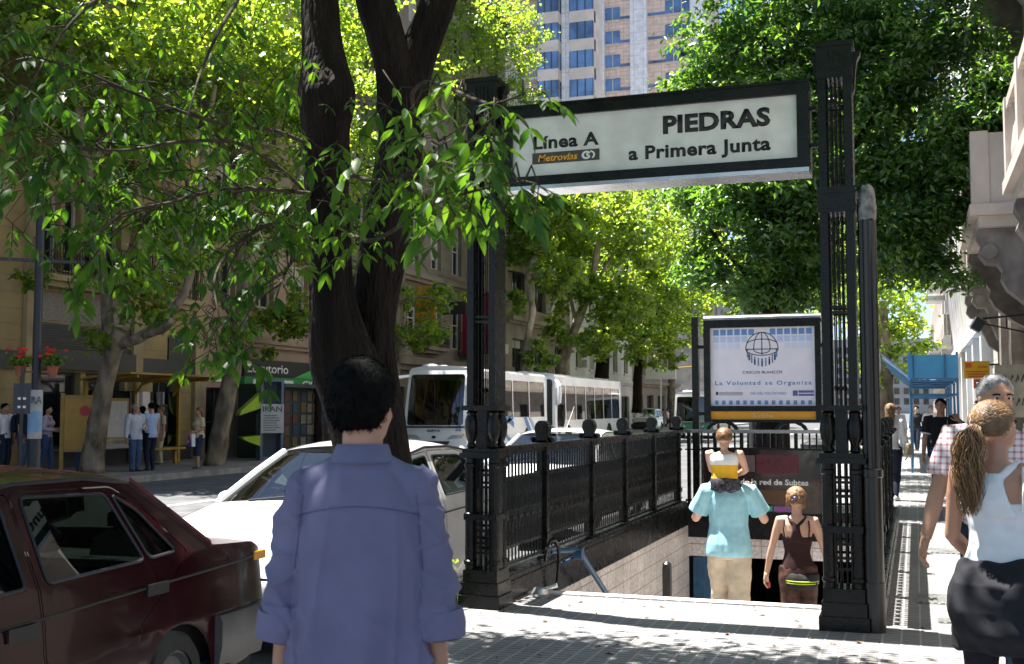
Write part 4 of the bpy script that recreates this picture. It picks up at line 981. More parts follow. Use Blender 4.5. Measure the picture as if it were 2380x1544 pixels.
tree('plane_tree', 'plane tree with a leaning mottled trunk on the far pavement, left of the telephone booth', [A(497, 1084, 27.8), A(520, 960, 27.8), A(548, 820, 27.8), A(566, 690, 27.9), A(560, 560, 28), A(552, 380, 28), A(560, 100, 28), A(570, -200, 28)], [.31, .26, .24, .2, .17, .14, .11, .06],
     [([A(560, 700, 27.9), A(640, 560, 28.2), A(700, 380, 28.6), A(720, 150, 29)], .12, .05), ([A(555, 760, 27.8), A(490, 640, 27.6), A(450, 480, 27), A(400, 300, 26)], .11, .05), ([A(556, 420, 28), A(480, 250, 28), A(440, 100, 28)], .08, .04)],
     [B(560, 130, 28, (2.8, 2.8, 1.7), 3600), B(680, 40, 29, (3, 3, 2), 3300), B(440, 200, 27, (2.4, 2.4, 1.3), 2300), B(650, 330, 29, (1.8, 1.8, 1.2), 1500), B(540, 760, 27.6, (.5, .5, .6), 200), B(480, 540, 27.5, (1.4, 1.4, 1.0), 1000), B(400, 500, 26.5, (1.1, 1.1, .7), 600), B(640, 500, 28.5, (1.4, 1.4, 1.1), 1100)], PLF, m_barkp, m_leafpl, 22, GT)
tree('plane_tree', 'slim dark stemmed tree hanging small leaves before the telephone shop', [A(738, 1058, 35), A(738, 960, 35), A(734, 860, 35), A(742, 700, 35), A(738, 450, 35), A(730, 100, 35)], [.17, .14, .13, .12, .10, .06],
     [([A(738, 760, 35), A(690, 720, 34.5), A(640, 760, 34)], .06, .03)], [B(650, 750, 34.3, (1.2, 1.2, .6), 700), B(700, 730, 34.5, (.9, .9, .9), 600), B(620, 815, 34, (.4, .4, .3), 90), B(740, 560, 35, (1.6, 1.6, 1.2), 1100), B(720, 200, 35, (2.8, 2.8, 2.2), 2500), B(820, 380, 36, (2, 2, 1.6), 1500)], PLF, m_barkd, m_leafpl, 23, GT)
tree('plane_tree', 'tall sunlit yellow green plane tree between the forked trunk and the left column', [A(905, 1040, 44), A(915, 900, 44), A(925, 700, 44), A(950, 450, 44), A(980, 150, 44)], [.32, .26, .22, .18, .1],
     [([A(930, 640, 44), A(1010, 480, 45), A(1100, 250, 46)], .12, .05), ([A(925, 700, 44), A(990, 690, 44), A(1050, 720, 44.5)], .08, .03), ([A(940, 520, 44), A(860, 350, 43), A(820, 100, 43)], .1, .05)],
     [B(960, 120, 50, (2.6, 2.6, 2.2), 2200), B(1000, 60, 53, (4.2, 4.2, 2.9), 5800), B(1150, 90, 58, (3.3, 3.3, 2.5), 4200), B(900, 200, 44, (3, 3, 2.2), 3000), B(1080, 300, 56, (2.9, 2.9, 2.2), 3000), B(980, 420, 45, (2.4, 2.4, 1.6), 1800), B(990, 690, 45, (1.5, 1.5, .7), 900), B(960, 770, 44, (1.5, 1.5, .8), 900), B(860, 560, 44, (1.6, 1.6, 1.4), 900), B(1200, 250, 58, (1.9, 1.9, 1.5), 1200)], PLF, m_barkp, m_leafpl, 24, GT)
PL2 = (.27, .24)
tree('plane_tree', 'pale twisted plane tree rising behind the first coach, nearest the left column', [A(1212, 900, 53), A(1228, 780, 53), A(1238, 720, 53), A(1226, 650, 53), A(1250, 580, 53), A(1262, 500, 53)], [.22, .17, .16, .15, .14, .10],
     [([A(1240, 600, 53), A(1300, 520, 54), A(1340, 450, 54)], .09, .05)], [B(1230, 560, 53, (1.6, 1.6, 1.3), 1500), B(1300, 640, 53, (1.3, 1.3, 1.0), 800), B(1250, 490, 53, (2.4, 2.4, 1.3), 2600), B(1340, 480, 54, (2.2, 2.2, 1.4), 1600), B(1255, 825, 53, (.9, .9, .7), 380), B(1200, 700, 53.5, (.7, .7, .6), 160), B(1240, 380, 54, (3, 3, 2.2), 1700)], PL2, m_barkpale, m_leafpl, 25, GT)
tree('plane_tree', 'pale plane tree with a slanting thick trunk behind the row of coaches', [A(1300, 900, 61), A(1318, 810, 61), A(1342, 750, 61), A(1372, 670, 61), A(1392, 560, 61)], [.36, .30, .26, .22, .15],
     [([A(1338, 760, 61), A(1326, 690, 61), A(1300, 600, 61)], .15, .07), ([A(1370, 680, 61), A(1420, 600, 62), A(1460, 520, 62)], .12, .05)], [B(1330, 660, 60, (1.7, 1.7, 1.3), 1200), B(1440, 700, 60, (2.0, 2.0, 1.4), 1500), B(1370, 790, 60, (1.3, 1.3, .8), 500), B(1390, 520, 61, (3.2, 3.2, 1.8), 3800), B(1470, 560, 63, (2.6, 2.6, 1.7), 2000), B(1310, 590, 61, (1.8, 1.8, 1.2), 1000), B(1400, 680, 60, (1.6, 1.6, .9), 700), B(1420, 380, 62, (4, 4, 2.5), 2400), B(1290, 760, 60, (1.0, 1.0, 1.0), 380)], PL2, m_barkpale, m_leafpl, 26, GT)
tree('plane_tree', 'plane tree with a dark forked trunk behind the second coach', [A(1398, 900, 72), A(1404, 800, 72), A(1412, 730, 72), A(1418, 640, 72)], [.5, .40, .36, .25], [([A(1408, 750, 72), A(1440, 670, 72), A(1470, 580, 72)], .22, .1), ([A(1406, 770, 72), A(1385, 690, 72), A(1370, 600, 72)], .2, .1)],
     [B(1500, 700, 72, (2.6, 2.6, 1.8), 1800), B(1450, 620, 72, (3.4, 3.4, 2), 3000), B(1520, 560, 74, (3.2, 3.2, 2.4), 2200), B(1430, 480, 72, (4, 4, 2.6), 2200), B(1390, 790, 71, (1.5, 1.5, 1.3), 600), B(1470, 790, 71, (1.7, 1.7, 1.6), 800)], PL2, m_barkd, m_leafpl, 27, GT)
tree('plane_tree', 'dark leaved plane tree over the far crossing, left of the poster case', [A(1480, 960, 84), A(1484, 850, 84), A(1500, 720, 84)], [.4, .32, .2], [([A(1490, 800, 84), A(1540, 700, 84)], .15, .08)], [B(1500, 720, 84, (3.6, 3.6, 3), 2400), B(1560, 640, 86, (4, 4, 3), 2400), B(1520, 820, 84, (2.2, 2.2, 1.4), 900), B(1590, 760, 88, (2.4, 2.4, 1.5), 900), B(1560, 480, 86, (5, 5, 3.4), 2200)], (.32, .28), m_barkd, m_leafpl, 28, GT)
tree('plane_tree', 'bright sunlit plane tree seen under the station sign, far down the left kerb', [A(1560, 965, 105), A(1562, 800, 105), A(1570, 650, 105)], [.4, .3, .2], [], [B(1570, 560, 105, (6, 6, 4.5), 3000), B(1640, 640, 108, (5, 5, 4), 2200), B(1500, 640, 104, (4, 4, 3), 1600)], (.40, .34), m_barkp, m_leafpl, 29, GT)
# near kerb, beyond the stairwell
tree('plane_tree', 'sunlit tree seen between the round pole and the right house fronts', [A(2062, 985, 42), A(2060, 850, 42), A(2050, 700, 42)], [.26, .2, .15], [], [B(2060, 700, 42, (1.8, 1.8, 1.4), 1700), B(2090, 790, 43, (1.2, 1.2, 1.0), 900), B(2040, 830, 42, (.9, .9, .9), 500), B(2020, 560, 42, (2.4, 2.4, 2.2), 1800), B(1960, 700, 42, (1.8, 1.8, 1.8), 900)], (.2, .15), m_barkp, m_leafpl, 30, GT)
tree('plane_tree', 'tree far down the right kerb behind the rods of the right column', [A(1985, 975, 66), A(1985, 800, 66), A(1985, 650, 66)], [.3, .24, .2], [], [B(1980, 600, 66, (3.6, 3.6, 3), 2000), B(1900, 640, 68, (3, 3, 2.6), 1500), B(2050, 620, 66, (2.6, 2.6, 2.4), 1300), B(1820, 600, 70, (4, 4, 3.4), 1500), B(1700, 620, 76, (4, 4, 3.4), 1500)], (.28, .22), m_barkp, m_leafpl, 31, GT)
# the dense dark ash over the right side of the picture
DK = (.135, .058)
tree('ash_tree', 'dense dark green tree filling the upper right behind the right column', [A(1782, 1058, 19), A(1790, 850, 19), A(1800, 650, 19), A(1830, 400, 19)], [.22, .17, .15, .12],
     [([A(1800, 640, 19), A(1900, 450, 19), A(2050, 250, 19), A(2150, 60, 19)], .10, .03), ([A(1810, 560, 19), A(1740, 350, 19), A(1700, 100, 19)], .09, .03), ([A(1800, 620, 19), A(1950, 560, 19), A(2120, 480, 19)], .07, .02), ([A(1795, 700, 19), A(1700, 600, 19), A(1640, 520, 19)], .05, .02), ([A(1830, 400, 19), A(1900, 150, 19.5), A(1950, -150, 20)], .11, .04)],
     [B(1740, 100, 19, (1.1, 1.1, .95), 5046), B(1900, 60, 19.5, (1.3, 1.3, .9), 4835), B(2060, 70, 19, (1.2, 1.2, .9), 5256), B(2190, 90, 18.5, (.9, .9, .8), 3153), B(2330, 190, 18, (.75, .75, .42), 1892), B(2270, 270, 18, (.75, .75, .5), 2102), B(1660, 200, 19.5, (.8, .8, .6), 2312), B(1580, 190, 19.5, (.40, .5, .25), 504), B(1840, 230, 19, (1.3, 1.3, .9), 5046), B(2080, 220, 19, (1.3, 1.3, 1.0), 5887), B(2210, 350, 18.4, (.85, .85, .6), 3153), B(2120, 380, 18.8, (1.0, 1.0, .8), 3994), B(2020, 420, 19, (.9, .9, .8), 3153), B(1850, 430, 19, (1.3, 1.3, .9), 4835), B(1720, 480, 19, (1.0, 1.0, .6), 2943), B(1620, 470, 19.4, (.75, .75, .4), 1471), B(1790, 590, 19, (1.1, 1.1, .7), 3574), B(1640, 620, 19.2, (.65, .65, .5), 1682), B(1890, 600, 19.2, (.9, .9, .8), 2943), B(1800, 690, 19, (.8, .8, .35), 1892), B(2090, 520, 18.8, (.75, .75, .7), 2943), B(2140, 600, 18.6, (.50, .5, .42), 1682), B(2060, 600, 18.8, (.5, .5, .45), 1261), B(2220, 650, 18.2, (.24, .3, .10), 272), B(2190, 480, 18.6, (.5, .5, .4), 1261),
      B(1800, -200, 19.5, (2.2, 2.2, 1.4), 5466), B(2080, -180, 19, (2.2, 2.2, 1.4), 5466), B(1950, -420, 19.5, (2.4, 2.4, 1.4), 4625)], DK, m_barkd, m_leafdk, 33, None, clump=52, sig=.22, shell=.2)  # this row: crown above the view, added to darken the leaves below
tree('ash_tree', 'second dark ash tree added to shade the right pavement, mostly hidden by the first', [(-2.9, 27, 0), (-2.9, 27, 2), (-2.7, 27.2, 4), (-2.2, 27.4, 6.5)], [.2, .16, .14, .1], [], [((-2.2, 25, 7.2), (1.5, 1.6, 1.1), 2200), ((-.9, 24, 7.6), (1.4, 1.6, 1.1), 2200), ((-.8, 27, 7.2), (1.5, 1.6, 1.0), 2200), ((-2.2, 28.5, 7), (1.5, 1.6, 1.2), 2000), ((-.6, 30, 7.2), (1.3, 1.5, 1.0), 1800), ((-1.0, 22, 7.8), (1.3, 1.2, .9), 1500), ((-2.0, 32, 7), (1.3, 1.5, 1.0), 1400)], (.17, .075), m_barkd, m_leafdk, 35, None, clump=40, sig=.28, shell=.15)  # tree added for the shade its crown casts on the pavement
# ------------------------------------------------------------------ the forked tree by the kerb
nt_ = thing('forked_tree', 'dark forked tree by the near kerb with branches drooping before the left column', 'tree', (0, 0, 0))
def D(px, py, d): return AD(px, py, d)
mb = MB(); kn = D(765, 215, 6.7)
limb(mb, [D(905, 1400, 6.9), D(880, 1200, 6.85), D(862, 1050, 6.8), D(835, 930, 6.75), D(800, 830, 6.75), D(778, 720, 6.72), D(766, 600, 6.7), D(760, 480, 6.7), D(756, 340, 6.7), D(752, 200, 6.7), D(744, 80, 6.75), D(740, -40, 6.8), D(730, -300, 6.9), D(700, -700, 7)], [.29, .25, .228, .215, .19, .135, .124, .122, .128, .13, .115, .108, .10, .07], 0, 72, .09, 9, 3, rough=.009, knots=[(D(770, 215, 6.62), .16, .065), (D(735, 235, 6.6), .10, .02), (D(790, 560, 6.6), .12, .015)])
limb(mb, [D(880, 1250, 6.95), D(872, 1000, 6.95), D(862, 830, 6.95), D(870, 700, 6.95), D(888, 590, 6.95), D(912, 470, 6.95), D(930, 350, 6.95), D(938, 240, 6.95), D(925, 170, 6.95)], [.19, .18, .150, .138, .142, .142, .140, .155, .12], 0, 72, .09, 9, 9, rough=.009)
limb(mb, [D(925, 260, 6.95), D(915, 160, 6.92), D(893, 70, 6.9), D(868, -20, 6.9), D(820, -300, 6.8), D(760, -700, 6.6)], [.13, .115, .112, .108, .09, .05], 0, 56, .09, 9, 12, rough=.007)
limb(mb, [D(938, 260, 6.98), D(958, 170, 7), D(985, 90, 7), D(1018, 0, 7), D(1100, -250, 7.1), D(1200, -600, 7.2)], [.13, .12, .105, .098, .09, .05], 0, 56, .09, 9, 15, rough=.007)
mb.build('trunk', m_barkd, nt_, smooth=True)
BR = [[(715, 335, 6.6), (640, 305, 6.1), (520, 288, 5.3), (380, 245, 4.6), (200, 170, 4.0), (40, 120, 3.6)],
      [(715, 455, 6.6), (660, 400, 6.2), (560, 335, 5.4), (420, 330, 4.7), (280, 350, 4.2), (120, 330, 3.9)],
      [(720, 450, 6.6), (640, 442, 6.0), (520, 440, 5.2), (400, 470, 4.6), (280, 500, 4.2), (170, 600, 4.0)],
      [(730, 560, 6.6), (650, 520, 5.8), (560, 560, 5.0), (500, 640, 4.6), (510, 740, 4.4)],
      [(740, -60, 6.6), (640, -100, 5.6), (540, 20, 4.8), (470, 160, 4.4), (430, 300, 4.2)],
      [(735, -160, 6.6), (500, -200, 5.2), (300, -60, 4.4), (160, 60, 4.0), (60, 220, 3.7)],
      [(800, 400, 6.5), (870, 420, 5.6), (960, 400, 4.6), (1060, 360, 3.9), (1120, 300, 3.7), (1170, 250, 3.6)],
      [(805, 540, 6.5), (860, 560, 5.5), (940, 520, 4.7), (1020, 470, 4.1), (1120, 440, 3.7), (1220, 420, 3.5)],
      [(960, 250, 6.8), (960, 215, 5.6), (1000, 190, 4.6), (1100, 230, 4.0), (1150, 240, 3.7), (1215, 220, 3.55)],
      [(720, 620, 6.6), (690, 600, 5.8), (660, 640, 5.0), (640, 700, 4.6)]]
mb = MB(); brp = []
for i, pts in enumerate(BR):
    o = limb(mb, [D(*p) for p in pts], .014 if i < 6 else .013, .0025, 7, .06, 6, i); brp += o
# leaf clusters (picture x, y, distance, spread in metres, number of compound leaves)
CL = [(60, 140, 4.1, 0.26, 9), (150, 220, 4.4, 0.29, 14), (40, 300, 4.1, 0.23, 13), (250, 180, 4.8, 0.29, 9), (330, 260, 5.1, 0.26, 13), (220, 330, 4.7, 0.26, 14), (120, 380, 4.5, 0.26, 13), (400, 180, 5.2, 0.29, 8), (470, 90, 5.3, 0.32, 5), (460, 300, 5.5, 0.29, 16), (540, 260, 5.8, 0.27, 14), (540, 370, 5.9, 0.27, 17), (450, 400, 5.5, 0.27, 17), (370, 400, 5.2, 0.26, 14), (290, 430, 4.9, 0.23, 13), (190, 440, 4.7, 0.21, 10), (580, 430, 6.2, 0.25, 13), (500, 500, 5.8, 0.23, 13), (410, 500, 5.3, 0.21, 12), (610, 500, 6.2, 0.23, 6), (560, 570, 5.8, 0.13, 5), (490, 600, 5.4, 0.13, 8), (500, 720, 5.2, 0.11, 9), (550, 750, 5.3, 0.08, 8), (465, 810, 5.1, 0.05, 4), (320, 540, 4.8, 0.13, 5), (240, 560, 4.7, 0.11, 4), (165, 600, 4.6, 0.09, 5), (160, 660, 4.6, 0.05, 3), (60, 400, 4.3, 0.17, 8), (670, 300, 6.0, 0.22, 3), (640, 560, 5.6, 0.13, 3), (670, 500, 6.0, 0.13, 3), (640, 180, 5.6, 0.26, 4), (590, 60, 6.0, 0.32, 4), (300, 60, 4.9, 0.32, 5), (150, 60, 4.6, 0.32, 5), (20, 40, 4.1, 0.26, 5), (700, 140, 6.2, 0.16, 3),
      (640, 500, 5.2, .12, 6), (600, 560, 5.0, .12, 6), (665, 590, 5.2, .10, 5), (630, 640, 5.0, .09, 4), (690, 540, 5.4, .1, 4), (500, 700, 4.9, .10, 5), (540, 790, 4.9, .07, 4), (300, 580, 4.6, .14, 5), (100, 480, 4.2, .16, 6), (380, 470, 4.9, .16, 7), (230, 480, 4.6, .16, 6),
      (800, 420, 5.4, .18, 7), (860, 390, 5.0, .2, 8), (850, 480, 5.2, .18, 8), (920, 440, 4.7, .18, 8), (910, 330, 5.0, .2, 7), (980, 390, 4.3, .16, 8), (960, 280, 4.6, .18, 6), (1020, 330, 4.0, .14, 6), (1040, 440, 4.0, .13, 6), (990, 480, 4.3, .13, 6), (1080, 380, 3.8, .12, 5), (1100, 290, 3.7, .10, 5), (1150, 255, 3.65, .08, 4), (1080, 470, 3.8, .08, 4), (1140, 425, 3.6, .08, 5), (1190, 405, 3.5, .06, 3), (1250, 425, 3.45, .035, 2), (1215, 225, 3.5, .04, 2), (1150, 330, 3.6, .05, 3), (760, 500, 5.6, .16, 5), (810, 540, 5.2, .10, 3), (1000, 205, 4.4, .10, 3), (900, 250, 5.2, .14, 4), (1080, 220, 4.2, .08, 3)]
rs = random.Random(9); LV = []; LF = []
def leaflet(p, d, n, L_, W_):
    d = d.normalized(); s = d.cross(n).normalized(); u = s.cross(d); o = len(LV); dr = rs.uniform(.05, .25); fo = rs.uniform(.1, .35)
    st = [(0, 0), (.18, .62), (.42, 1), (.70, .72), (.88, .30), (1, 0)]
    for t_, w_ in st:
        c = p + d * (L_ * t_) - u * (dr * L_ * t_ * t_)
        if w_ == 0: LV.append(c)
        else: LV.extend([c + s * (W_ * .5 * w_) + u * (fo * W_ * w_ * .5), c, c - s * (W_ * .5 * w_) + u * (fo * W_ * w_ * .5)])
    LF.extend([(o, o + 1, o + 2), (o, o + 2, o + 3)])
    for k in range(3):
        a = o + 1 + 3 * k; LF.extend([(a, a + 3, a + 4), (a, a + 4, a + 1), (a + 1, a + 4, a + 5), (a + 1, a + 5, a + 2)])
    a = o + 10; LF.extend([(a, o + 13, a + 1), (a + 1, o + 13, a + 2)])
for (px, py, dd, sp, nn) in CL:
    c = D(px, py, dd); q = min(brp, key=lambda v: (v - c).length); 
    mid = (c + q) / 2 + Vector((0, 0, .05)); mb.tube([q, mid, c], [.004, .0034, .0025], 5)
    for k in range(nn):
        s0 = c + Vector((rs.gauss(0, sp * .62), rs.gauss(0, sp * .62), rs.gauss(0, sp * .5)))
        if (s0 - Vector((0, 0, EYE))).length < 2.6: continue
        if k % 2 == 0: mb.tube([c, (c + s0) / 2 + Vector((0, 0, .02)), s0], [.0022, .0018, .0014], 4)
        out = Vector((rs.gauss(0, 1), rs.gauss(0, 1), rs.uniform(-1.1, .15))).normalized(); rl = rs.uniform(.10, .17); npair = rs.choice((2, 2, 3)); pts = [s0]; d = out; p = s0
        side = d.cross(Vector((0, 0, 1))); side = side.normalized() if side.length > .1 else Vector((1, 0, 0)); LS = rs.uniform(.048, .104)
        for j in range(npair):
            d = (d + Vector((0, 0, -.22))).normalized(); p = p + d * (rl / npair); pts.append(p)
            for sg in (-1, 1):
                if rs.random() < .08: continue
                ld = (side * sg * rs.uniform(.7, 1.1) + d * rs.uniform(.35, .8) + Vector((0, 0, -rs.uniform(.1, .8)))).normalized(); nv = (Vector((0, 0, 1)) + Vector((rs.gauss(0, .35), rs.gauss(0, .35), 0))).normalized()
                leaflet(p, ld, nv, LS * rs.uniform(.75, 1.1), LS * rs.uniform(.30, .40))
        leaflet(p, (d + Vector((rs.gauss(0, .2), rs.gauss(0, .2), -.3))), (Vector((0, 0, 1)) + Vector((rs.gauss(0, .4), rs.gauss(0, .4), 0))).normalized(), LS * 1.15, LS * .38)
        mb.tube(pts, [.0022] * len(pts), 3)
mb.build('branches', bark('grey_brown_twig_bark', (.055, .042, .030), bump=.3), nt_, smooth=True)
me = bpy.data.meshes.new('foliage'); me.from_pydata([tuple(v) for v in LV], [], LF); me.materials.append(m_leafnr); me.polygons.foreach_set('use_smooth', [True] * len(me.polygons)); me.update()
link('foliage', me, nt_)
# the rest of its crown, overhead and out of the picture, that shades the kerb
crown(nt_, [((-6.2, 1.2, 6.0), (1.6, 2.0, 1.0), 3720), ((-5.4, 4.2, 6.2), (1.7, 1.6, 1.0), 4030), ((-3.6, 2.0, 6.4), (1.7, 1.8, 1.0), 4030), ((-3.2, 4.8, 6.6), (1.6, 1.3, .9), 3410), ((-2.2, 1.2, 6.0), (1.6, 1.6, .9), 3720), ((-3.2, 2.7, 5.8), (1.0, .8, .5), 2200), ((-6.8, 3.6, 6.2), (1.2, 1.6, .8), 2325), ((-1.0, 5.0, 6.6), (1.1, 1.1, .6), 1395), ((-1.2, 3.0, 6.2), (1.4, 1.3, .8), 2635), ((-.2, .8, 6.2), (1.5, 1.5, .9), 2480), ((-1.4, 6.6, 6.3), (1.2, .7, .4), 806), ((0.6, 5.6, 6.5), (1.3, .7, .4), 651), ((.9, 2.8, 6.4), (1.4, 1.6, .8), 2325), ((-4.3, 7.55, 6.3), (1.1, .55, .4), 3200), ((-2.7, 7.6, 6.4), (1.2, .5, .4), 3000), ((-1.3, 7.5, 6.4), (1.0, .45, .4), 1500), ((-3.6, 6.4, 6.3), (1.4, .6, .5), 1395)], .14, .06, m_leafdk, 77, clump=30, sig=.34, shell=.2)
# weeds at the foot of the left column
wd = thing('weed', 'small green weeds growing at the foot of the left iron column', 'plant', (-3.62, 8.5, 0)); rsn = np.random.RandomState(3)
crown(wd, [((0, 0, .22), (.10, .2, .2), 90), ((-.05, .25, .15), (.08, .12, .12), 60)], .06, .035, m_leafpl, 5, droop=.1, clump=12, sig=.08)
mb = MB()
for k in range(8): mb.tube([(rsn.uniform(-.08, .08), rsn.uniform(-.2, .3), -.16), (rsn.uniform(-.1, .1), rsn.uniform(-.2, .3), rsn.uniform(.1, .4))], .004, 4)
mb.build('stems', m_leafpl, wd)
# fallen leaves on the pavement
rsl = np.random.RandomState(12); P_ = np.column_stack([rsl.uniform(-3.3, 1.2, 90), rsl.uniform(6.4, 9.3, 90), np.full(90, .006)])
lo_ = link('fallen_leaves', leaves_mesh('fallen_leaves', P_, rsl.uniform(.03, .07, 90), rsl.uniform(.015, .03, 90), np.column_stack([rsl.randn(90), rsl.randn(90), rsl.uniform(0, .12, 90)]), np.tile([0, 0, 1.0], (90, 1)) + rsl.randn(90, 3) * .1, mat('dry_leaf', (.16, .085, .03), .8, var=.4, scale=3))); lo_['kind'] = 'stuff'
# ================================================================== VEHICLES
def wheel(parent, x, y, r, s, wd=.19):
    w_ = MB()
    prof = [(r * .62, -wd / 2), (r * .9, -wd / 2), (r, -wd / 2 + .03), (r, wd / 2 - .03), (r * .9, wd / 2), (r * .62, wd / 2)]
    rings = [[(x + z_, y + q * math.cos(a), r + q * math.sin(a)) for a in np.linspace(0, 2 * math.pi, 28, endpoint=False)] for q, z_ in prof]
    w_.loft(rings, cap=False); o = w_.build('wheel', m_tyre, parent)
    h = MB()
    prof = [(r * .64, -wd * .4), (r * .64, wd * .42), (r * .58, wd * .42), (r * .5, wd * .28), (r * .2, wd * .34), (.01, wd * .36)]
    rings = [[(x + s * z_, y + q * math.cos(a), r + q * math.sin(a)) for a in np.linspace(0, 2 * math.pi, 24, endpoint=False)] for q, z_ in prof]
    h.loft(rings); h.build('rim', m_rim, o)
    return o
def car(name, label, loc, rz, paint, spec, group=None, glass=None, detail=True):
    t = thing(name, label, 'car', loc, rz, group); glass = glass or m_cglass
    P, W, L_ = spec['top'], spec['W'], spec['top'][-1][0]
    i0, i1, i2, i3 = spec['idx']                          # cowl, screen top, roof rear, rear glass base
    belt = spec['belt']; fwy, rwy, wr = spec['wheels']
    zc, zd = P[i0][1], P[i3][1]
    def beltz(y): return belt[0] + (belt[1] - belt[0]) * (y - P[i0][0]) / (P[i3][0] - P[i0][0])
    def hwid(y, z):
        tp = 1 - .10 * max(0, 1 - y / .5) ** 2 - .07 * max(0, 1 - (L_ - y) / .4) ** 2
        b = W * tp
        if z < .30: x = b - .07 * (.30 - z) / .15
        elif z < .58: x = b
        elif z < .60: x = b - .006 * (z - .58) / .02
        else: x = b - .006 - .03 * (z - .60) / .35
        bz = beltz(min(max(y, P[i0][0]), P[i3][0]))
        if z > bz: x = b - .036 - (z - bz) * spec.get('tumble', .46)
        return max(x, .2)
    fn = lambda s: (lambda y, z: (s * hwid(y, z), y, z))
    ys = np.arange(.1, L_, .16); zs = (.30, .45, .58, .60, .75, .9, 1.0, 1.1, 1.2, 1.3)
    arch = lambda cy: [(cy + (wr + .04) * math.cos(a), wr + (wr + .04) * math.sin(a)) for a in np.linspace(-.35, math.pi + .35, 15)]
    bot = .19
    ar, af = [p for p in arch(rwy) if p[1] > bot], [p for p in arch(fwy) if p[1] > bot]
    outer = [(p[0], p[1]) for p in P] + [(L_ - .06, .28), (L_ - .25, .24)] + [(rwy + wr + .05, bot)] + ar + [(rwy - wr - .05, bot), (fwy + wr + .05, bot)] + af + [(fwy - wr - .05, bot), (.06, .25)]
    outer = [outer[0]] + [p for a, p in zip(outer, outer[1:]) if (Vector(p) - Vector(a)).length > 1e-4]
    wins = [rpoly(w_, .035) for w_ in spec['windows']]
    doors = spec['doors']
    def inset(p, d):
        c = sum((Vector(q) for q in p), Vector((0, 0))) / len(p)
        return [tuple(Vector(q) + (c - Vector(q)).normalized() * d) for q in p]
    body = MB()
    in_door = set(k for d in doors for k in d['win'])
    for s in (-1, 1):
        holes = [rpoly(d['poly'], .03) for d in doors] + [wins[k] for k in range(len(wins)) if k not in in_door]
        body.add(*panel(outer, holes, fn(s), ys, zs))
    def strip(a, b, mb, mi=0, crown=.05, n=8, drop=0.0, x_in=0.0):
        pts = P[a:b + 1]; vs = []; fs = []
        for (y, z, *_) in pts:
            h = hwid(y, z) - x_in
            for j in range(n + 1):
                u = -1 + 2 * j / n; vs.append((u * h, y - (.05 if a >= i0 and b <= i1 else -.05 if a >= i2 and b <= i3 else 0) * (1 - u * u) * .8, z - drop + crown * (1 - abs(u) ** 2.4)))
        for i in range(len(pts) - 1):
            for j in range(n): fs.append((i * (n + 1) + j, i * (n + 1) + j + 1, (i + 1) * (n + 1) + j + 1, (i + 1) * (n + 1) + j))
        mb.add(vs, fs, mi)
    strip(0, i0, body, crown=.035); strip(i1, i2, body, crown=.055); strip(i3, len(P) - 1, body, crown=.02)
    # frames round the two screens
    for s in (-1, 1):
        for a, b in ((i0, i1), (i2, i3)):
            body.tube([(s * (hwid(P[k][0], P[k][1]) - .012), P[k][0], P[k][1]) for k in range(a, b + 1)], .03, 6)
    bo = body.build('body', paint, t, smooth=40)
    MB().box(-W + .08, W - .08, .12, L_ - .1, .16, .30).build('underbody', m_dark, t)
    ln = MB(); ln.box(-W + .14, W - .14, P[i0][0] - .1, P[i3][0], .30, .55); ln.box(-W + .12, W - .12, .1, P[i0][0] - .1, .3, .70); ln.box(-W + .12, W - .12, P[i3][0], L_ - .1, .3, .85)
    for s in (-1, 1): ln.box(min(s * (W - .065), s * (W - .10)), max(s * (W - .065), s * (W - .10)), fwy + .4, rwy - .37, .25, beltz(2) - .06)  # dark liner inside the doors, added so the gaps round them look dark
    ln.build('floor_and_dark_liner', m_dark, t)
    for nm, (a, b) in (('windscreen', (i0, i1)), ('rear_screen', (i2, i3))):
        g = MB(); strip(a, b, g, crown=.0, drop=.004, x_in=.02); g.build(nm, m_cglass2 if nm == 'windscreen' else glass, t, smooth=True)
    trim = MB()
    for s in (-1, 1):
        for d in doors:
            k = MB(); po = inset(rpoly(d['poly'], .03), .007)
            k.add(*panel(po, [wins[q] for q in d['win']], fn(s), ys, zs)); do = k.build('door', paint, t, smooth=40)
            for q in d['win']:
                g = MB(); g.add(*panel(wins[q], [], lambda y, z: (s * (hwid(y, z) - .012), y, z), ys[::2], ())); g.build('window', glass, do)
            hy, hz = d['handle']; h = MB(); xw = hwid(hy, hz)
            h.box(*sorted((s * (xw - .01), s * (xw + .016))), hy - .09, hy + .09, hz - .03, hz + .03); h.build('handle', m_trim, do)
        for q in range(len(wins)):
            pts = [Vector(fn(s)(a, b)) + Vector((s * .002, 0, 0)) for a, b in wins[q]]
            trim.tube(pts + pts[:2], .009, 5)
            if q not in in_door:
                g = MB(); g.add(*panel(wins[q], [], lambda y, z: (s * (hwid(y, z) - .012), y, z), ys[::2], ())); g.build('window', glass, t)
        trim.tube([Vector(fn(s)(y, beltz(y) - .075 + spec.get('crease', 0))) + Vector((s * .003, 0, 0)) for y in np.linspace(P[i0][0] - .6, L_ - .15, 14)], .007, 5)
        for a, b in ((i0, i3),):
            trim.tube([(s * (hwid(p[0], p[1]) + .006), p[0], p[1] - .006) for p in P[i1:i2 + 1]], .012, 6)
    trim.build('trim', m_trim, t)
    for s in (-1, 1):
        wheel(t, s * (W - .12), fwy, wr, s); wheel(t, s * (W - .12), rwy, wr, s)
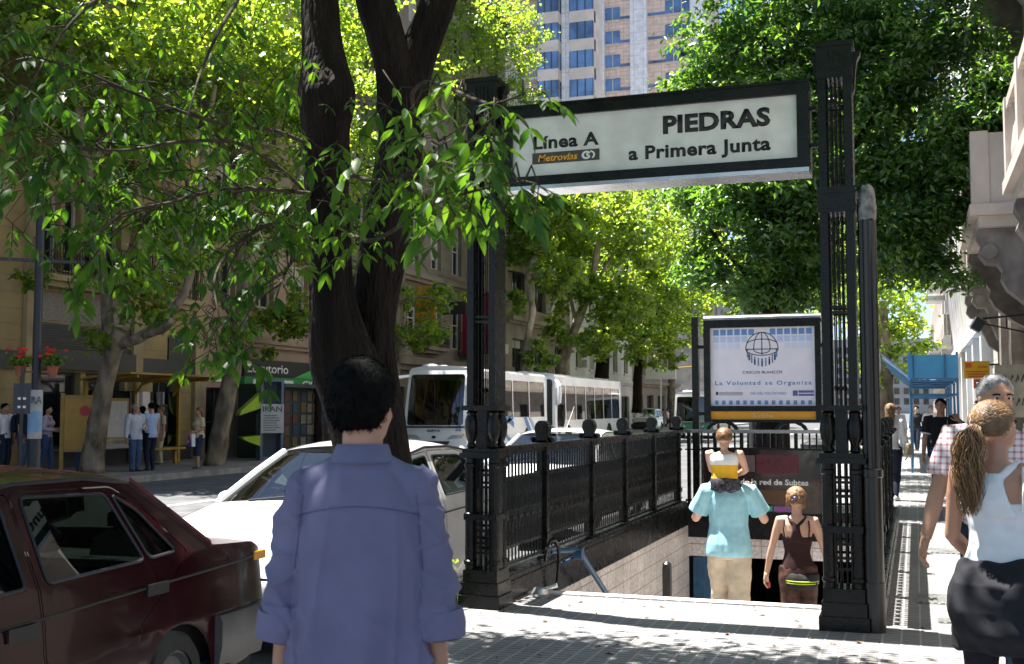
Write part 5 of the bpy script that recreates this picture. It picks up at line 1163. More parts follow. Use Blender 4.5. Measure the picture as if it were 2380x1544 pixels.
    # bumpers wrap round both ends
    for nm, yy, sg_ in (('bumper', 0.0, -1), ('bumper', L_, 1)):
        q = MB(); ye = yy + sg_ * .06; n_ = fwy - wr - .07 if sg_ < 0 else rwy + wr + .07
        pts = [(-W - .015, n_, .44), (-W - .015, ye - sg_ * .22, .44), (-W * .9, ye - sg_ * .03, .44), (0, ye, .44), (W * .9, ye - sg_ * .03, .44), (W + .015, ye - sg_ * .22, .44), (W + .015, n_, .44)]
        q.tube(pts, .03, 8, flat=.12, ref=None) if False else None
        rings = []
        for k, p in enumerate(pts):
            a = Vector(pts[max(k - 1, 0)]); b = Vector(pts[min(k + 1, 6)]); tn = (b - a).normalized(); nn = Vector((tn.y, -tn.x, 0)) * (1 if sg_ < 0 else -1)
            rings.append([Vector(p) + nn * dx + Vector((0, 0, dz)) for dx, dz in ((-.03, -.16), (.012, -.16), (.035, -.05), (.035, .08), (.02, .12), (-.03, .12))])
        q.loft(rings); q.build(nm, spec.get('bumper', m_greyplastic), t)
    lf = MB()
    for s in (-1, 1): lf.box(*sorted((s * (W - .32), s * (W - .09))), -.03, .03, P[0][1] - .04, P[1][1] - .03)
    lf.build('headlight', m_lamp, t)
    lr = MB(); la = MB()
    for s in (-1, 1):
        lr.box(*sorted((s * (W - .42), s * (W - .11))), L_ - .02, L_ + .02, .66, .86)
        la.box(*sorted((s * (W - .115), s * (W - .048))), L_ - .12, L_ + .012, .81, .86)
    lr.build('tail_light', m_redlamp, t); la.build('side_light', m_amber, t)
    MB().box(-.3, .3, -.02, .02, .52, P[0][1] - .02).build('grille', m_trim, t)
    for s in (-1, 1):
        mz = beltz(P[i0][0]) + .07; q = MB(); xw = hwid(P[i0][0] + .3, mz)
        q.sphere((s * (xw + .12), P[i0][0] + .36, mz + .02), (.10, .055, .065), 12, 8); q.tube([(s * (xw - .02), P[i0][0] + .4, mz - .03), (s * (xw + .08), P[i0][0] + .37, mz)], .02, 6)
        q.build('wing_mirror', spec.get('mirror', m_trim), t)
    seat = MB()
    for yy in ((P[i0][0] + .75), (P[i3][0] - .62)):
        for sx in (-.36, .36):
            seat.cb((sx, yy, .50), (.5, .5, .16)); 
            seat.prism([(-.24, .5), (.24, .5), (.2, 1.0), (.1, 1.06), (-.1, 1.06), (-.2, 1.0)], lambda a, b, d, sx=sx, yy=yy: (sx + a, yy + .24 + d + (b - .5) * .3, b), 0, .12)
            seat.cb((sx, yy + .46, 1.14), (.26, .09, .15))
    seat.build('seat', m_seat, t)
    MB().box(-W + .16, W - .16, P[i0][0] + .02, P[i0][0] + .38, .6, zc - .03).tube([(-.38 + .18 * math.cos(a), P[i0][0] + .48 + .06 * math.sin(a), .93 + .17 * math.sin(a)) for a in np.linspace(0, 2 * math.pi, 16)], .014, 6).build('dashboard', m_trim, t)
    if spec.get('parcel'):
        MB().box(-W + .2, W - .2, P[i3][0] - .42, P[i3][0] - .02, zd - .09, zd - .05).build('parcel_shelf', mat('pale_parcel_shelf', (.32, .30, .28), .8), t)
    wp = MB()
    for s in (-.45, .2):
        wp.tube([(s, P[i0][0] - .02, zc + .03), (s + .45, P[i0][0] + .03, zc + .075)], .009, 5)
    wp.build('wiper', m_trim, t)
    if spec.get('aerial'):
        a = spec['aerial']; MB().tube([a, (a[0], a[1] + .06, a[2] + .06), (a[0] + .02, a[1] + .34, a[2] + .34)], [.008, .006, .0035], 6).build('aerial', m_trim, t)
    return t
m_maroon = mat('dark_maroon_paint', (.021, .0012, .0042), .24, 0, var=.18, scale=2.5, coat=.16, spec=.25, rvar=.06)
m_whitecar = mat('white_car_paint', (.78, .78, .80), .25, 0, var=.04, scale=3, coat=.8, rvar=.05)
m_silver = mat('pale_silver_paint', (.55, .57, .58), .3, .2, var=.06, coat=.7)
old = dict(W=.83, bumper=mat('dark_grey_bumper', (.085, .082, .085), .5, var=.2), idx=(3, 5, 8, 10), belt=(.835, .915), wheels=(.85, 3.35, .265), tumble=.46, crease=-.015, parcel=True,
           top=[(.0, .60), (.04, .72), (.3, .78), (1.22, .88), (1.62, 1.17), (1.93, 1.335), (2.35, 1.385), (2.85, 1.385), (3.19, 1.345), (3.45, 1.15), (3.70, .955), (4.18, .925), (4.28, .88), (4.3, .55)],
           windows=[[(1.50, .90), (2.24, .92), (2.24, 1.305), (1.95, 1.285), (1.72, 1.15)], [(2.38, .925), (3.10, .945), (2.97, 1.295), (2.38, 1.315)], [(3.145, .948), (3.38, .96), (3.18, 1.19), (3.02, 1.290)]],
           doors=[dict(poly=[(1.36, .24), (2.31, .24), (2.31, 1.34), (1.93, 1.32), (1.66, 1.17), (1.40, .91)], win=[0], handle=(2.17, .74)),
                  dict(poly=[(2.32, .24), (2.98, .24), (3.02, .62), (3.26, .78), (3.48, .95), (3.2, 1.235), (3.03, 1.33), (2.32, 1.345)], win=[1, 2], handle=(3.16, .79))])
car('parked_car', 'old dark maroon saloon with tinted windows parked in the shade at lower left', (-3.70 - .83, 5.27 - 3.35, -.135), R(1.2), m_maroon, old, 'cars parked along the kerb')
new = dict(W=.84, idx=(3, 5, 8, 10), belt=(.90, .96), wheels=(.80, 3.25, .29), tumble=.42, bumper=m_whitecar, mirror=m_whitecar, aerial=(.1, 1.98, 1.45),
           top=[(.0, .55), (.06, .70), (.35, .82), (1.16, .98), (1.6, 1.22), (1.95, 1.38), (2.3, 1.425), (2.8, 1.42), (3.15, 1.38), (3.45, 1.24), (3.72, 1.06), (4.1, 1.03), (4.18, .96), (4.2, .5)],
           windows=[[(1.52, .985), (2.24, .995), (2.24, 1.345), (1.97, 1.32), (1.75, 1.20)], [(2.38, .995), (3.10, 1.01), (3.12, 1.28), (2.95, 1.33), (2.38, 1.345)]],
           doors=[dict(poly=[(1.30, .24), (2.305, .24), (2.305, 1.385), (1.95, 1.36), (1.66, 1.21), (1.36, .98)], win=[0], handle=(2.15, .83)),
                  dict(poly=[(2.315, .24), (2.88, .24), (2.95, .6), (3.2, .8), (3.24, 1.01), (3.2, 1.33), (2.95, 1.385), (2.315, 1.39)], win=[1], handle=(3.02, .84))])
car('parked_car', 'white saloon with a roof aerial parked between the maroon car and the left column', (-3.88 - .84, 7.0, -.16), 0, m_whitecar, new, 'cars parked along the kerb', m_cglass2)
car('parked_car', 'white saloon of which mostly the sunlit roof shows above the iron railing', (-3.95 - .84, 13.6, -.16), 0, m_whitecar, new, 'cars parked along the kerb', m_cglass2)
suv = dict(W=.86, idx=(3, 5, 8, 10), belt=(1.02, 1.06), wheels=(.85, 3.3, .34), tumble=.25, bumper=m_trim,
           top=[(.0, .7), (.04, .98), (.3, 1.04), (1.2, 1.10), (1.45, 1.36), (1.65, 1.66), (2.2, 1.74), (3.0, 1.75), (3.95, 1.70), (4.08, 1.4), (4.14, 1.1), (4.16, 1.05), (4.18, .96), (4.2, .5)],
           windows=[[(1.50, 1.12), (2.28, 1.12), (2.28, 1.62), (1.72, 1.60)], [(2.40, 1.12), (3.15, 1.12), (3.15, 1.62), (2.40, 1.62)], [(3.25, 1.12), (3.9, 1.12), (3.85, 1.6), (3.25, 1.62)]],
           doors=[dict(poly=[(1.36, .3), (2.33, .3), (2.33, 1.68), (1.66, 1.65), (1.4, 1.1)], win=[0], handle=(2.2, .95)), dict(poly=[(2.345, .3), (2.95, .3), (3.2, .9), (3.2, 1.68), (2.345, 1.69)], win=[1], handle=(3.05, .97))])
v = G(1492, 1003, -.16)
car('jeep', 'pale boxy jeep with a black front facing us beside the buses', (v.x, v.y, -.16), 0, m_silver, suv)

# ------------------------------------------------------------------ coaches
m_buswhite = mat('white_coach_paint', (.86, .87, .88), .25, 0, var=.06, scale=1.5, coat=.6, rvar=.05)
m_busblue = mat('coach_blue_swirl', (.06, .22, .48), .3, var=.05); m_buspale = mat('coach_pale_swirl', (.38, .52, .68), .3, var=.05)
m_bglass = glass_mat('coach_glass', (.16, .17, .18), .08, .02)
m_curtain = mat('orange_curtain', (.42, .10, .02), .8, var=.3); m_green = mat('green_bus_paint', (.02, .17, .09), .35, var=.15, coat=.4)
m_busgrille = mat('coach_grille', (.05, .05, .055), .4)
def bus(name, label, loc, L_, H_, W2, lower, upper, kind=0, rz=0, marks=True):
    t = thing(name, label, 'bus', loc, rz, None)
    slope = .38 if kind == 0 else .12
    def fy(z): return slope * max(0, (z - 1.0) / (H_ - 1.0)) ** 1.4 - .02 * math.sin(z)
    zb, zt = (1.42, H_ - .42) if kind == 0 else (1.25, H_ - .55)
    fwy, rwy, wr = (2.1, L_ - 2.6, .48)
    if kind == 2: fwy, rwy = 1.6, L_ - 2.2
    arch = lambda cy: [(cy + (wr + .07) * math.cos(a), wr + (wr + .07) * math.sin(a)) for a in np.linspace(-.1, math.pi + .1, 13)]
    outer = [(fy(z) + .10, z) for z in np.linspace(.34, H_ - .16, 8)] + [(L_ - .1, H_ - .16), (L_, .9), (L_ - .05, .34)] + arch(rwy) + arch(fwy)
    n = max(3, int((L_ - 2.2) / 1.45)); y0, y1 = (1.0 if kind != 1 else 1.75), L_ - .35
    win = [rpoly([(y0 + (y1 - y0) * i / n + .05, zb), (y0 + (y1 - y0) * (i + 1) / n - .05, zb), (y0 + (y1 - y0) * (i + 1) / n - .05, zt), (y0 + (y1 - y0) * i / n + .05, zt)], .07) for i in range(n)]
    if kind == 1: win.append(rpoly([(.5, .62), (1.3, .78), (1.66, 1.42), (1.66, zt), (.62, zt), (.36, 1.3)], .08))
    b = MB()
    for s in (-1, 1):
        b.add(*panel(outer, win, lambda y, z: (s * (W2 - .03 * max(0, z - 1.2)), y, z), (), ()))
    # rounded roof
    pr_ = []
    for j in range(9):
        a = math.pi * j / 8; pr_.append(((W2 - .06) * math.cos(a), H_ - .16 + .17 * math.sin(a) ** .7))
    rings = [[(x, y, z) for x, z in pr_] for y in (fy(H_) + .06, fy(H_) + .14, L_ - .16, L_ - .08)]
    b.loft(rings, close=True, cap=True)
    # front and rear skins
    ww = [(-W2 + .12, zb - .25), (W2 - .12, zb - .25), (W2 - .16, H_ - .30), (-W2 + .16, H_ - .30)]
    of = [(-W2, .34), (W2, .34), (W2, 1.2), (W2 - .05, H_ - .16), (-W2 + .05, H_ - .16), (-W2, 1.2)]
    b.add(*panel(of, [rpoly(ww, .12)], lambda x, z: (x, fy(z) + .10 * (abs(x) / W2) ** 3, z), (-1, -.7, -.3, 0, .3, .7, 1), (.8, 1.2, 1.7, 2.2)))
    b.box(-W2 + .02, W2 - .02, L_ - .08, L_ - .04, .34, H_ - .16)
    bo = b.build('body', upper, t)
    if lower is not upper:
        q = MB()
        for s in (-1, 1):
            lo = [(.12, .36), (.12, zb - .1), (L_ - .04, zb - .1), (L_ - .08, .36)] + arch(rwy) + arch(fwy)
            q.add(*panel(lo, [], lambda y, z: (s * (W2 + .012), y, z), (), ()))
        q.add(*panel([(-W2 + .02, .36), (W2 - .02, .36), (W2 - .02, zb - .3), (-W2 + .02, zb - .3)], [], lambda x, z: (x, fy(z) - .02 + .10 * (abs(x) / W2) ** 3, z), (-.7, 0, .7), ()))
        q.build('lower_panel', lower, t)
    for w_ in win:
        for s in (-1, 1):
            g = MB(); g.add(*panel(w_, [], lambda y, z: (s * (W2 - .03 * max(0, z - 1.2) - .015), y, z), (), ())); g.build('window', m_bglass, t)
    g = MB(); g.add(*panel(rpoly(ww, .12), [], lambda x, z: (x, fy(z) + .012 + .10 * (abs(x) / W2) ** 3, z), (-.7, 0, .7), (1.7, 2.2))); g.build('windscreen', m_bglass, t)
    MB().box(-.012, .012, -.015 + fy(1.7), .03 + fy(zb), zb - .25, H_ - .30).build('screen_bar', m_trim, t)
    MB().box(-W2 + .1, W2 - .1, .8, L_ - .2, .36, .95).box(-W2 + .1, W2 - .1, .3, L_ - .15, .9, 1.0).box(-W2 + .1, W2 - .1, L_ - .25, L_ - .1, 1.0, H_ - .3).build('floor', m_dark, t)
    se = MB()
    for i in range(int((L_ - 3) / .9)):
        for sx in (-.75, .75): se.cb((sx * W2 / 1.25, 2.0 + i * .9, 1.42), (.85, .14, .85))
    for sx in (-.6, .6): se.cb((sx, 1.0, 1.3), (.5, .14, .8))
    se.build('seats', mat('coach_seat_cloth', (.30, .07, .025), .9, var=.3) if kind == 0 else m_seat, t)
    cu = MB()
    for i in range(n):
        for s in (-1, 1): cu.box(*sorted((s * (W2 - .14), s * (W2 - .11))), win[i][0][0] - .05, win[i][0][0] + .22, zb + .05, zt)
    if kind == 0: cu.box(-W2 + .2, -.5, .62, .66, 1.15, 1.75); cu.box(.35, W2 - .25, .62, .66, 1.15, 1.6)
    cu.build('curtains', m_curtain if kind < 2 else m_seat, t)
    for s in (-1, 1): wheel(t, s * (W2 - .16), fwy, wr, s, .28); wheel(t, s * (W2 - .16), rwy, wr, s, .28)
    # mirrors on curved arms
    for s in (-1, 1):
        q = MB()
        if kind < 2:
            q.tube([(s * (W2 - .1), .3, H_ - .35), (s * (W2 + .16), -.15, H_ - .42), (s * (W2 + .32), -.32, H_ - .62), (s * (W2 + .33), -.34, H_ - .95), (s * (W2 + .3), -.33, H_ - 1.32), (s * (W2 + .16), -.3, H_ - 1.44)], [.05, .07, .09, .10, .10, .05], 8)
            q.box(*sorted((s * (W2 + .10), s * (W2 + .30))), -.36, -.30, H_ - 1.40, H_ - .70)
        else:
            q.tube([(s * W2, .1, 1.9), (s * (W2 + .2), 0, 1.95)], .02, 6); q.box(*sorted((s * (W2 + .1), s * (W2 + .3))), -.03, .03, 1.7, 2.15)
        q.build('mirror', m_buswhite if kind < 2 else m_trim, t)
    q = MB(); q.add(*panel(rpoly([(-.55, .50), (.55, .50), (.62, .62), (-.62, .62)], .04), [], lambda x, z: (x, -.035 + .06 * (abs(x) / W2) ** 3, z), (), ())); 
    q.box(-W2 + .05, W2 - .05, -.045 + fy(1.2), .02, zb - .34, zb - .27)
    q.build('grille', m_busgrille, t)
    q = MB()
    for s in (-1, 1):
        q.add(*panel(rpoly([(-.30, -.07), (.30, .0), (.28, .10), (-.1, .10)], .05), [], lambda x, z: (s * (W2 - .42 + x), -.03 + .10 * (abs(W2 - .42 + x) / W2) ** 3, .74 + z), (), ()))
    q.build('headlight', m_lamp, t)
    q = MB()
    for s in (-1, 1): q.sphere((s * (W2 - .1), .05, .86), .045, 8, 6)
    q.build('indicator', m_amber, t)
    q = MB()
    for i in range(int(L_ / 1.1)): q.sphere((-.5, .8 + i * 1.1, H_), (.3, .42, .10), 8, 6); 
    q.build('roof_vents', upper, t)
    return t
B1 = bus('coach', 'white coach with blue swirls along its side, first in the row, facing us', (-16.0, 37.0, -.16), 9.4, 3.28, 1.2, m_buswhite, m_buswhite, 0)
text('lettering', 'NORTUR', m_black, B1, frame((-.24, -.052, .94), (1, 0, 0), (0, 0, 1)), .5, .085, .02)
text('lettering', '52', m_busblue, B1, frame((.82, -.022, .98), (1, 0, 0), (0, 0, 1)), .22, .20, .02)
MB().sphere((0, -.03, .76), (.09, .02, .05), 10, 6).build('badge', m_trim, B1)
q = MB()
for s in (1, -1):
    for (ay, by, a0, a1, wd) in ((3.2, 2.0, 20, 170, .22), (5.2, 1.1, 100, 260, .16)):
        pts = [(ay + by * math.cos(R(a)), .95 + .48 * math.sin(R(a))) for a in np.linspace(a0, a1, 14)]
        for (a, b_), (c, d) in zip(pts, pts[1:]): q.prism([(a, b_ - wd / 2), (c, d - wd / 2), (c, d + wd / 2), (a, b_ + wd / 2)], lambda y, z, e, s=s: (s * e, y, z), 1.203, 1.209)
    q.prism([(6.3, 1.40), (6.6, 1.42), (7.6, .55), (7.1, .5)], lambda y, z, e, s=s: (s * e, y, z), 1.203, 1.209)
    q.prism([(5.0, .42), (8.6, .75), (8.6, .95), (5.0, .55)], lambda y, z, e, s=s: (s * e, y, z), 1.203, 1.209)
q.build('swirl', m_busblue, B1)
q = MB()
for s in (1, -1):
    q.prism([(6.9, 1.41), (7.15, 1.42), (8.3, .6), (7.9, .55)], lambda y, z, e, s=s: (s * e, y, z), 1.203, 1.210); q.prism([(2.6, .6), (3.4, .7), (4.4, 1.2), (3.6, 1.25)], lambda y, z, e, s=s: (s * e, y, z), 1.203, 1.207)
q.build('swirl', m_buspale, B1)
bus('coach', 'plain white coach with dark windows and a black slanted door, second in the row', (-16.1, 47.6, -.16), 12.0, 3.35, 1.25, m_buswhite, m_buswhite, 1)
v = G(1572, 1010, -.16)
bus('city_bus', 'green and white city bus beyond the far crossing, left of the poster case', (AY(1612, 960, 66).x, 66, -.16), 8.0, 2.75, 1.15, m_green, m_buswhite, 2)
# ================================================================== PEOPLE
m_skin = mat('skin_tan', (.42, .22, .14), .5, 0, var=.08, scale=8, rvar=.05)
m_skin2 = mat('skin_fair', (.56, .33, .24), .5, 0, var=.07, scale=8, rvar=.05)
m_eyew = mat('eye_white', (.7, .68, .65), .3, var=0, rvar=0)
m_hairblk = mat('black_hair', (.004, .004, .004), .85, 0, var=.25, scale=30, bump=.35, bscale=120, spec=.08)
m_hairbrn = mat('brown_hair', (.15, .078, .032), .45, 0, var=.35, scale=26, bump=.4, bscale=110)
m_hairfair = mat('fair_brown_hair', (.20, .11, .05), .5, 0, var=.35, scale=26, bump=.4, bscale=110)
m_hairgrey = mat('grey_hair', (.26, .26, .26), .5, 0, var=.4, scale=24, bump=.4, bscale=110)
m_shoe = mat('dark_shoe_leather', (.02, .018, .016), .45); m_shoew = mat('white_trainer', (.6, .6, .6), .6)
def noise_fold(amp, sx=9, sz=3, seed=0):
    def f(c, n):
        q = Vector((c.x * sx + seed, c.y * sx, c.z * sz)); return amp * (noise.noise(q) + .45 * noise.noise(q * 2.3 + Vector((7, 1, 3))))
    return f
def ring(c, rx, ry, n=24, p=2.3):
    out = []
    for k in range(n):
        a = 2 * math.pi * k / n; ca, sa = math.cos(a), math.sin(a)
        out.append(Vector((c[0] + rx * math.copysign(abs(ca) ** (2 / p), ca), c[1] + ry * math.copysign(abs(sa) ** (2 / p), sa), c[2])))
    return out
def ik(a, b, l1, l2, pole):
    d = b - a; L_ = min(d.length, (l1 + l2) * .998); d.normalize(); b = a + d * L_
    x = (l1 * l1 - l2 * l2 + L_ * L_) / (2 * L_); h = math.sqrt(max(0, l1 * l1 - x * x))
    p = pole - d * pole.dot(d); p.normalize()
    return a + d * x + p * h, b
def hand(mb, wrist, dr, side, nrm, S, curl=.35):
    """palm and five fingers from the wrist along dr; nrm = palm-facing direction; side = thumb direction"""
    dr = dr.normalized(); nrm = (nrm - dr * nrm.dot(dr)).normalized(); sd = (side - dr * side.dot(dr) - nrm * side.dot(nrm)).normalized()
    pl_ = .054 * S; 
    rings = []
    for t, wd, th in ((-.1, .019, .014), (.15, .022, .014), (.6, .026, .0125), (1.0, .025, .010)):
        c = wrist + dr * (pl_ * t); rings.append([c + sd * (wd * S / 1.0 * .98 * math.cos(q)) + nrm * (th * S * math.sin(q)) for q in np.linspace(0, 2 * math.pi, 12, endpoint=False)])
    mb.loft(rings)
    for k, (o, ln) in enumerate(((.0185, .040), (.0062, .046), (-.0062, .043), (-.0185, .034))):
        p = wrist + dr * (pl_ * .93) + sd * (o * S); d = (dr + sd * o * 3).normalized(); pts = [p]
        a = curl * (1 + .18 * k)
        for sg in (.45, .32, .23):
            d = (d + nrm * a).normalized(); p = p + d * (ln * S * sg * 1.0); pts.append(p); a = curl * 1.4
        mb.tube(pts, [.0062 * S, .0058 * S, .0052 * S, .0042 * S], 8)
    p = wrist + dr * (pl_ * .22) + sd * (.018 * S); pts = [p]
    for d in ((sd * .8 + dr * .7 + nrm * .25), (sd * .35 + dr + nrm * .35), (sd * .05 + dr + nrm * .4)):
        p = p + d.normalized() * (.021 * S); pts.append(p)
    mb.tube(pts, [.0085 * S, .0075 * S, .0065 * S, .005 * S], 8)
def person(label, loc, rz, H=1.72, sex='m', skin=None, top=None, bottom=None, hair=None, shoes=None, pose=None, vox=.012, cat='person', group=None, build_=1.0, name='person', legs=True):
    S = H; pose = pose or {}; skin = skin or m_skin; male = sex == 'm'; bw = build_
    t = thing(name, label, cat, loc, rz, group)
    J = {}
    shw, hpw = (.112 if male else .098) * bw, .052
    lean = pose.get('lean', 0)
    def V(x, y, z): return Vector((x * S, (y + lean * max(0, z - .5)) * S, z * S))
    J['hip'] = [V(s * hpw, 0, .525) for s in (-1, 1)]
    arms, legs_ = [], []
    for i, s in enumerate((-1, 1)):
        sh = V(s * shw, -.005, .812 + pose.get('shrug', 0))
        wr = pose.get('wrist', [(-.15, .02, .475), (.15, .02, .475)])[i]; wr = V(*wr)
        el, wr = ik(sh, wr, .172 * S, .155 * S, Vector(pose.get('elbow', [(-.45, -1, 0), (.45, -1, 0)])[i]))
        arms.append((sh, el, wr))
        an = V(*pose.get('ankle', [(-.05, 0, .045), (.05, 0, .045)])[i])
        kn, an = ik(J['hip'][i], an, .242 * S, .242 * S, Vector((0, 1, 0)))
        legs_.append((J['hip'][i], kn, an))
    hy, hp = pose.get('head', (0, 0))
    piv = V(0, .0, .875)
    HM = Matrix.Translation(piv) @ Matrix.Rotation(hy, 4, 'Z') @ Matrix.Rotation(hp, 4, 'X') @ Matrix.Translation(-piv)
    wst, chs, hps = ((.080, .089, .088) if male else (.066, .080, .096))
    TR = [(.465, hps * .78, .058, 0), (.50, hps, .066, -.004), (.54, hps, .066, -.004), (.60, wst * 1.04, .057, 0), (.635, wst, .055, .002), (.70, chs, .064, .004), (.75, chs * 1.06, .066, .002), (.79, chs * 1.06, .056, -.004), (.82, chs * .80, .042, -.008), (.84, .036, .034, -.008)]
    bust = 0 if male else .012
    def torso(mb, z0, z1, e, flare=0.0, n=28):
        zs = [z0] + [r[0] for r in TR if z0 < r[0] < z1] + [z1]; rings = []
        for z in zs:
            rx = interp([(r[0], r[1]) for r in TR], z, 1) * (bw if z < .83 else 1); ry = interp([(r[0], r[2]) for r in TR], z, 1) * (bw if z < .83 else 1); yo = interp([(r[0], r[3]) for r in TR], z, 1)
            if z < .5: rx = max(rx, hps * bw); ry = max(ry, .062 * bw)
            k = flare * max(0, (.72 - z) / .3)
            rings.append(ring(V(0, yo, z), (rx + k) * S + e, (ry + k * .8) * S + e, n))
        mb.loft(rings)
        if bust and z1 > .76:
            for s in (-1, 1): mb.sphere(V(s * .042, .052, .725), ((.04) * S + e, .032 * S + e, .036 * S + e), 12, 8)
    def arm(mb, i, f, e, r0=.030, r1=.024, r2=.0165, start=True, flare=0.0):
        a, b, c = arms[i]; k = bw if male else .88
        pts, rs = [], []
        if start: pts += [a + (Vector((-1, 0, 0)) if i else Vector((1, 0, 0))) * .045 * S + Vector((0, 0, .004 * S))]; rs += [.030 * S * k + e]
        pts += [a, a.lerp(b, .35), a.lerp(b, .8), b]; rs += [.0335 * S * k + e, r0 * S * k + e, r1 * S * k + e * 1.1, .0235 * S * k + e * 1.1]
        if f >= 1: pts += [b.lerp(c, .3), b.lerp(c, .7), c]; rs += [.0245 * S * k + e, .0195 * S * k + e, r2 * S * k + e]
        else:
            m = len(pts)
            if f <= .5: pts = pts[:-1]; rs = rs[:-1]; q = a.lerp(b, f * 2 * .75); pts[-1] = q; rs[-1] = rs[-2] + .004
            elif f > .55: pts += [b.lerp(c, (f - .5) * 2)]; rs += [rs[-1] + .006]
        rs = [r + flare * j / len(rs) for j, r in enumerate(rs)]
        mb.tube(pts, rs, 14)
    def leg(mb, i, f, e, wide=0.0):
        a, b, c = legs_[i]; k = bw * (1 if male else .96)
        pts = [a + Vector((0, 0, .03 * S)), a.lerp(b, .12), a.lerp(b, .5), b, b.lerp(c, .3), b.lerp(c, .7), c]; rs = [.053, .052, .044, .032, .033, .024, .020]
        rs = [r * S * k + e + wide * min(1, j / 3) for j, r in enumerate(rs)]
        if f < 1:
            n_ = 4 if f <= .5 else 5; pts = pts[:n_]; rs = rs[:n_]; 
            if f < .5: pts[-1] = a.lerp(b, f * 2)
        else: pts.append(c + Vector((0, 0, -.02 * S))); rs.append(rs[-1])
        mb.tube(pts, rs, 16)
    # ---- the body
    sk = MB(); torso(sk, .465, .84, 0)
    sk.tube([V(0, -.012, .80), V(0, -.010, .845), HM @ V(0, 0, .90)], [.043 * S, .034 * S if male else .029 * S, .034 * S if male else .029 * S], 14)
    for i in (0, 1):
        arm(sk, i, 1, 0)
        if legs: leg(sk, i, 1, 0)
    hd = MB()
    hd.sphere(V(0, -.006, .948), (.0445 * S, .0555 * S, .050 * S), 20, 14)
    hd.loft([ring(V(0, .020, .872), .016 * S, .018 * S, 16), ring(V(0, .018, .884), .028 * S, .030 * S, 16), ring(V(0, .012, .905), .037 * S, .040 * S, 16), ring(V(0, .004, .935), .0425 * S, .049 * S, 16), ring(V(0, .0, .955), .043 * S, .05 * S, 16)])
    hd.tube([V(0, .050, .945), V(0, .058, .928), V(0, .066, .916)], [.005 * S, .0075 * S, .0095 * S], 8); hd.sphere(V(0, .054, .911), (.0115 * S, .008 * S, .006 * S), 8, 6)
    hd.sphere(V(0, .049, .896), (.014 * S, .008 * S, .0055 * S), 8, 6)
    hd.sphere(V(0, .046, .950), (.030 * S, .010 * S, .006 * S), 10, 6); hd.sphere(V(0, .036, .880), (.014 * S, .012 * S, .010 * S), 8, 6)
    for s in (-1, 1):
        hd.sphere(V(s * .0455, -.004, .928), (.006 * S, .014 * S, .0185 * S), 10, 8)
        hd.sphere(V(s * .022, .036, .915), (.014 * S, .014 * S, .014 * S), 8, 6)
    for q in range(len(hd.v)): hd.v[q] = tuple(HM @ Vector(hd.v[q]))
    sk.add(hd.v, hd.f)
    me = remesh(sk, vox, 3)
    ex_ = MB()
    pn = pose.get('palm', [(1, 0, 0), (-1, 0, 0)])
    for i in (0, 1):
        a, b, c = arms[i]; hdv = pose.get('handdir', [None, None])[i]; d = Vector(hdv) if hdv else (c - b)
        hand(ex_, c, d, Vector(pose.get('thumb', [(0, 1, 0), (0, 1, 0)])[i]), Vector(pn[i]), S, pose.get('curl', .35))
    bm = bmesh.new(); bm.from_mesh(me); e2 = ex_.mesh('tmp', [], True); bm.from_mesh(e2); bm.to_mesh(me); bm.free(); bpy.data.meshes.remove(e2)
    me.polygons.foreach_set('use_smooth', [True] * len(me.polygons)); me.materials.clear(); me.materials.append(skin)
    bo = link('body', me, t)
    ey = MB()
    for s in (-1, 1): ey.sphere(HM @ V(s * .0185, .0455, .9325), (.0075 * S, .0055 * S, .0042 * S), 8, 6)
    ey.build('eyes', m_eyew, bo)
    ey = MB()
    for s in (-1, 1):
        ey.sphere(HM @ V(s * .0185, .0500, .9325), (.0036 * S, .0025 * S, .0036 * S), 8, 6)
        ey.tube([HM @ V(s * .010, .0525, .9435), HM @ V(s * .02, .0525, .9455), HM @ V(s * .03, .046, .9425)], .0024 * S, 5)
    ey.build('brows_and_pupils', m_hairblk, bo)
    # ---- clothes
    if top:
        mb = MB(); e = top.get('ease', .014); hem = top.get('hem', .50); sl = top.get('sleeve', .5)
        if sl is None:
            torso(mb, hem, top.get('top', .765), e, top.get('flare', 0)); 
            for s in (-1, 1): mb.tube([V(s * .055, .055, .755), V(s * .058, .045, .80), V(s * .055, .0, .828), V(s * .05, -.04, .80), V(s * .045, -.058, .755)], .011, 8)
        else:
            torso(mb, hem, .835, e, top.get('flare', 0))
            for i in (0, 1): arm(mb, i, sl, e, flare=top.get('sflare', .006 if sl <= .5 else 0))
            if top.get('collar'): mb.tube([V(0, -.012, .822), V(0, -.012, .853)], [.047 * S, .042 * S], 16)
        tm = remesh(mb, max(vox * .8, .007), 3, noise_fold(top.get('fold', .008), seed=len(label)))
        tm.materials.append(top['m']); to = link(top.get('name', 'shirt'), tm, t)
        if top.get('band'):
            bnd = MB()
            for s, i in ((-1, 0), (1, 1)):
                a, b, c = arms[i]; q = a.lerp(b, sl * 2 * .75); d = (b - a).normalized() * .012
                bnd.tube([q - d, q + d], .041 * S * bw + e, 14)
            bnd.build('cuff_band', top['band'], to)
    if bottom:
        mb = MB(); e = bottom.get('ease', .012); k = bottom.get('kind', 'trousers')
        torso(mb, .465, bottom.get('waist', .585), e)
        for i in (0, 1): leg(mb, i, {'trousers': 1, 'shorts': .45, 'capri': .7}.get(k, 1), e, bottom.get('wide', .004))
        tm = remesh(mb, max(vox * .85, .008), 3, noise_fold(bottom.get('fold', .007), 8, 7, 3 + len(label)))
        tm.materials.append(bottom['m']); link(bottom.get('name', 'trousers'), tm, t)
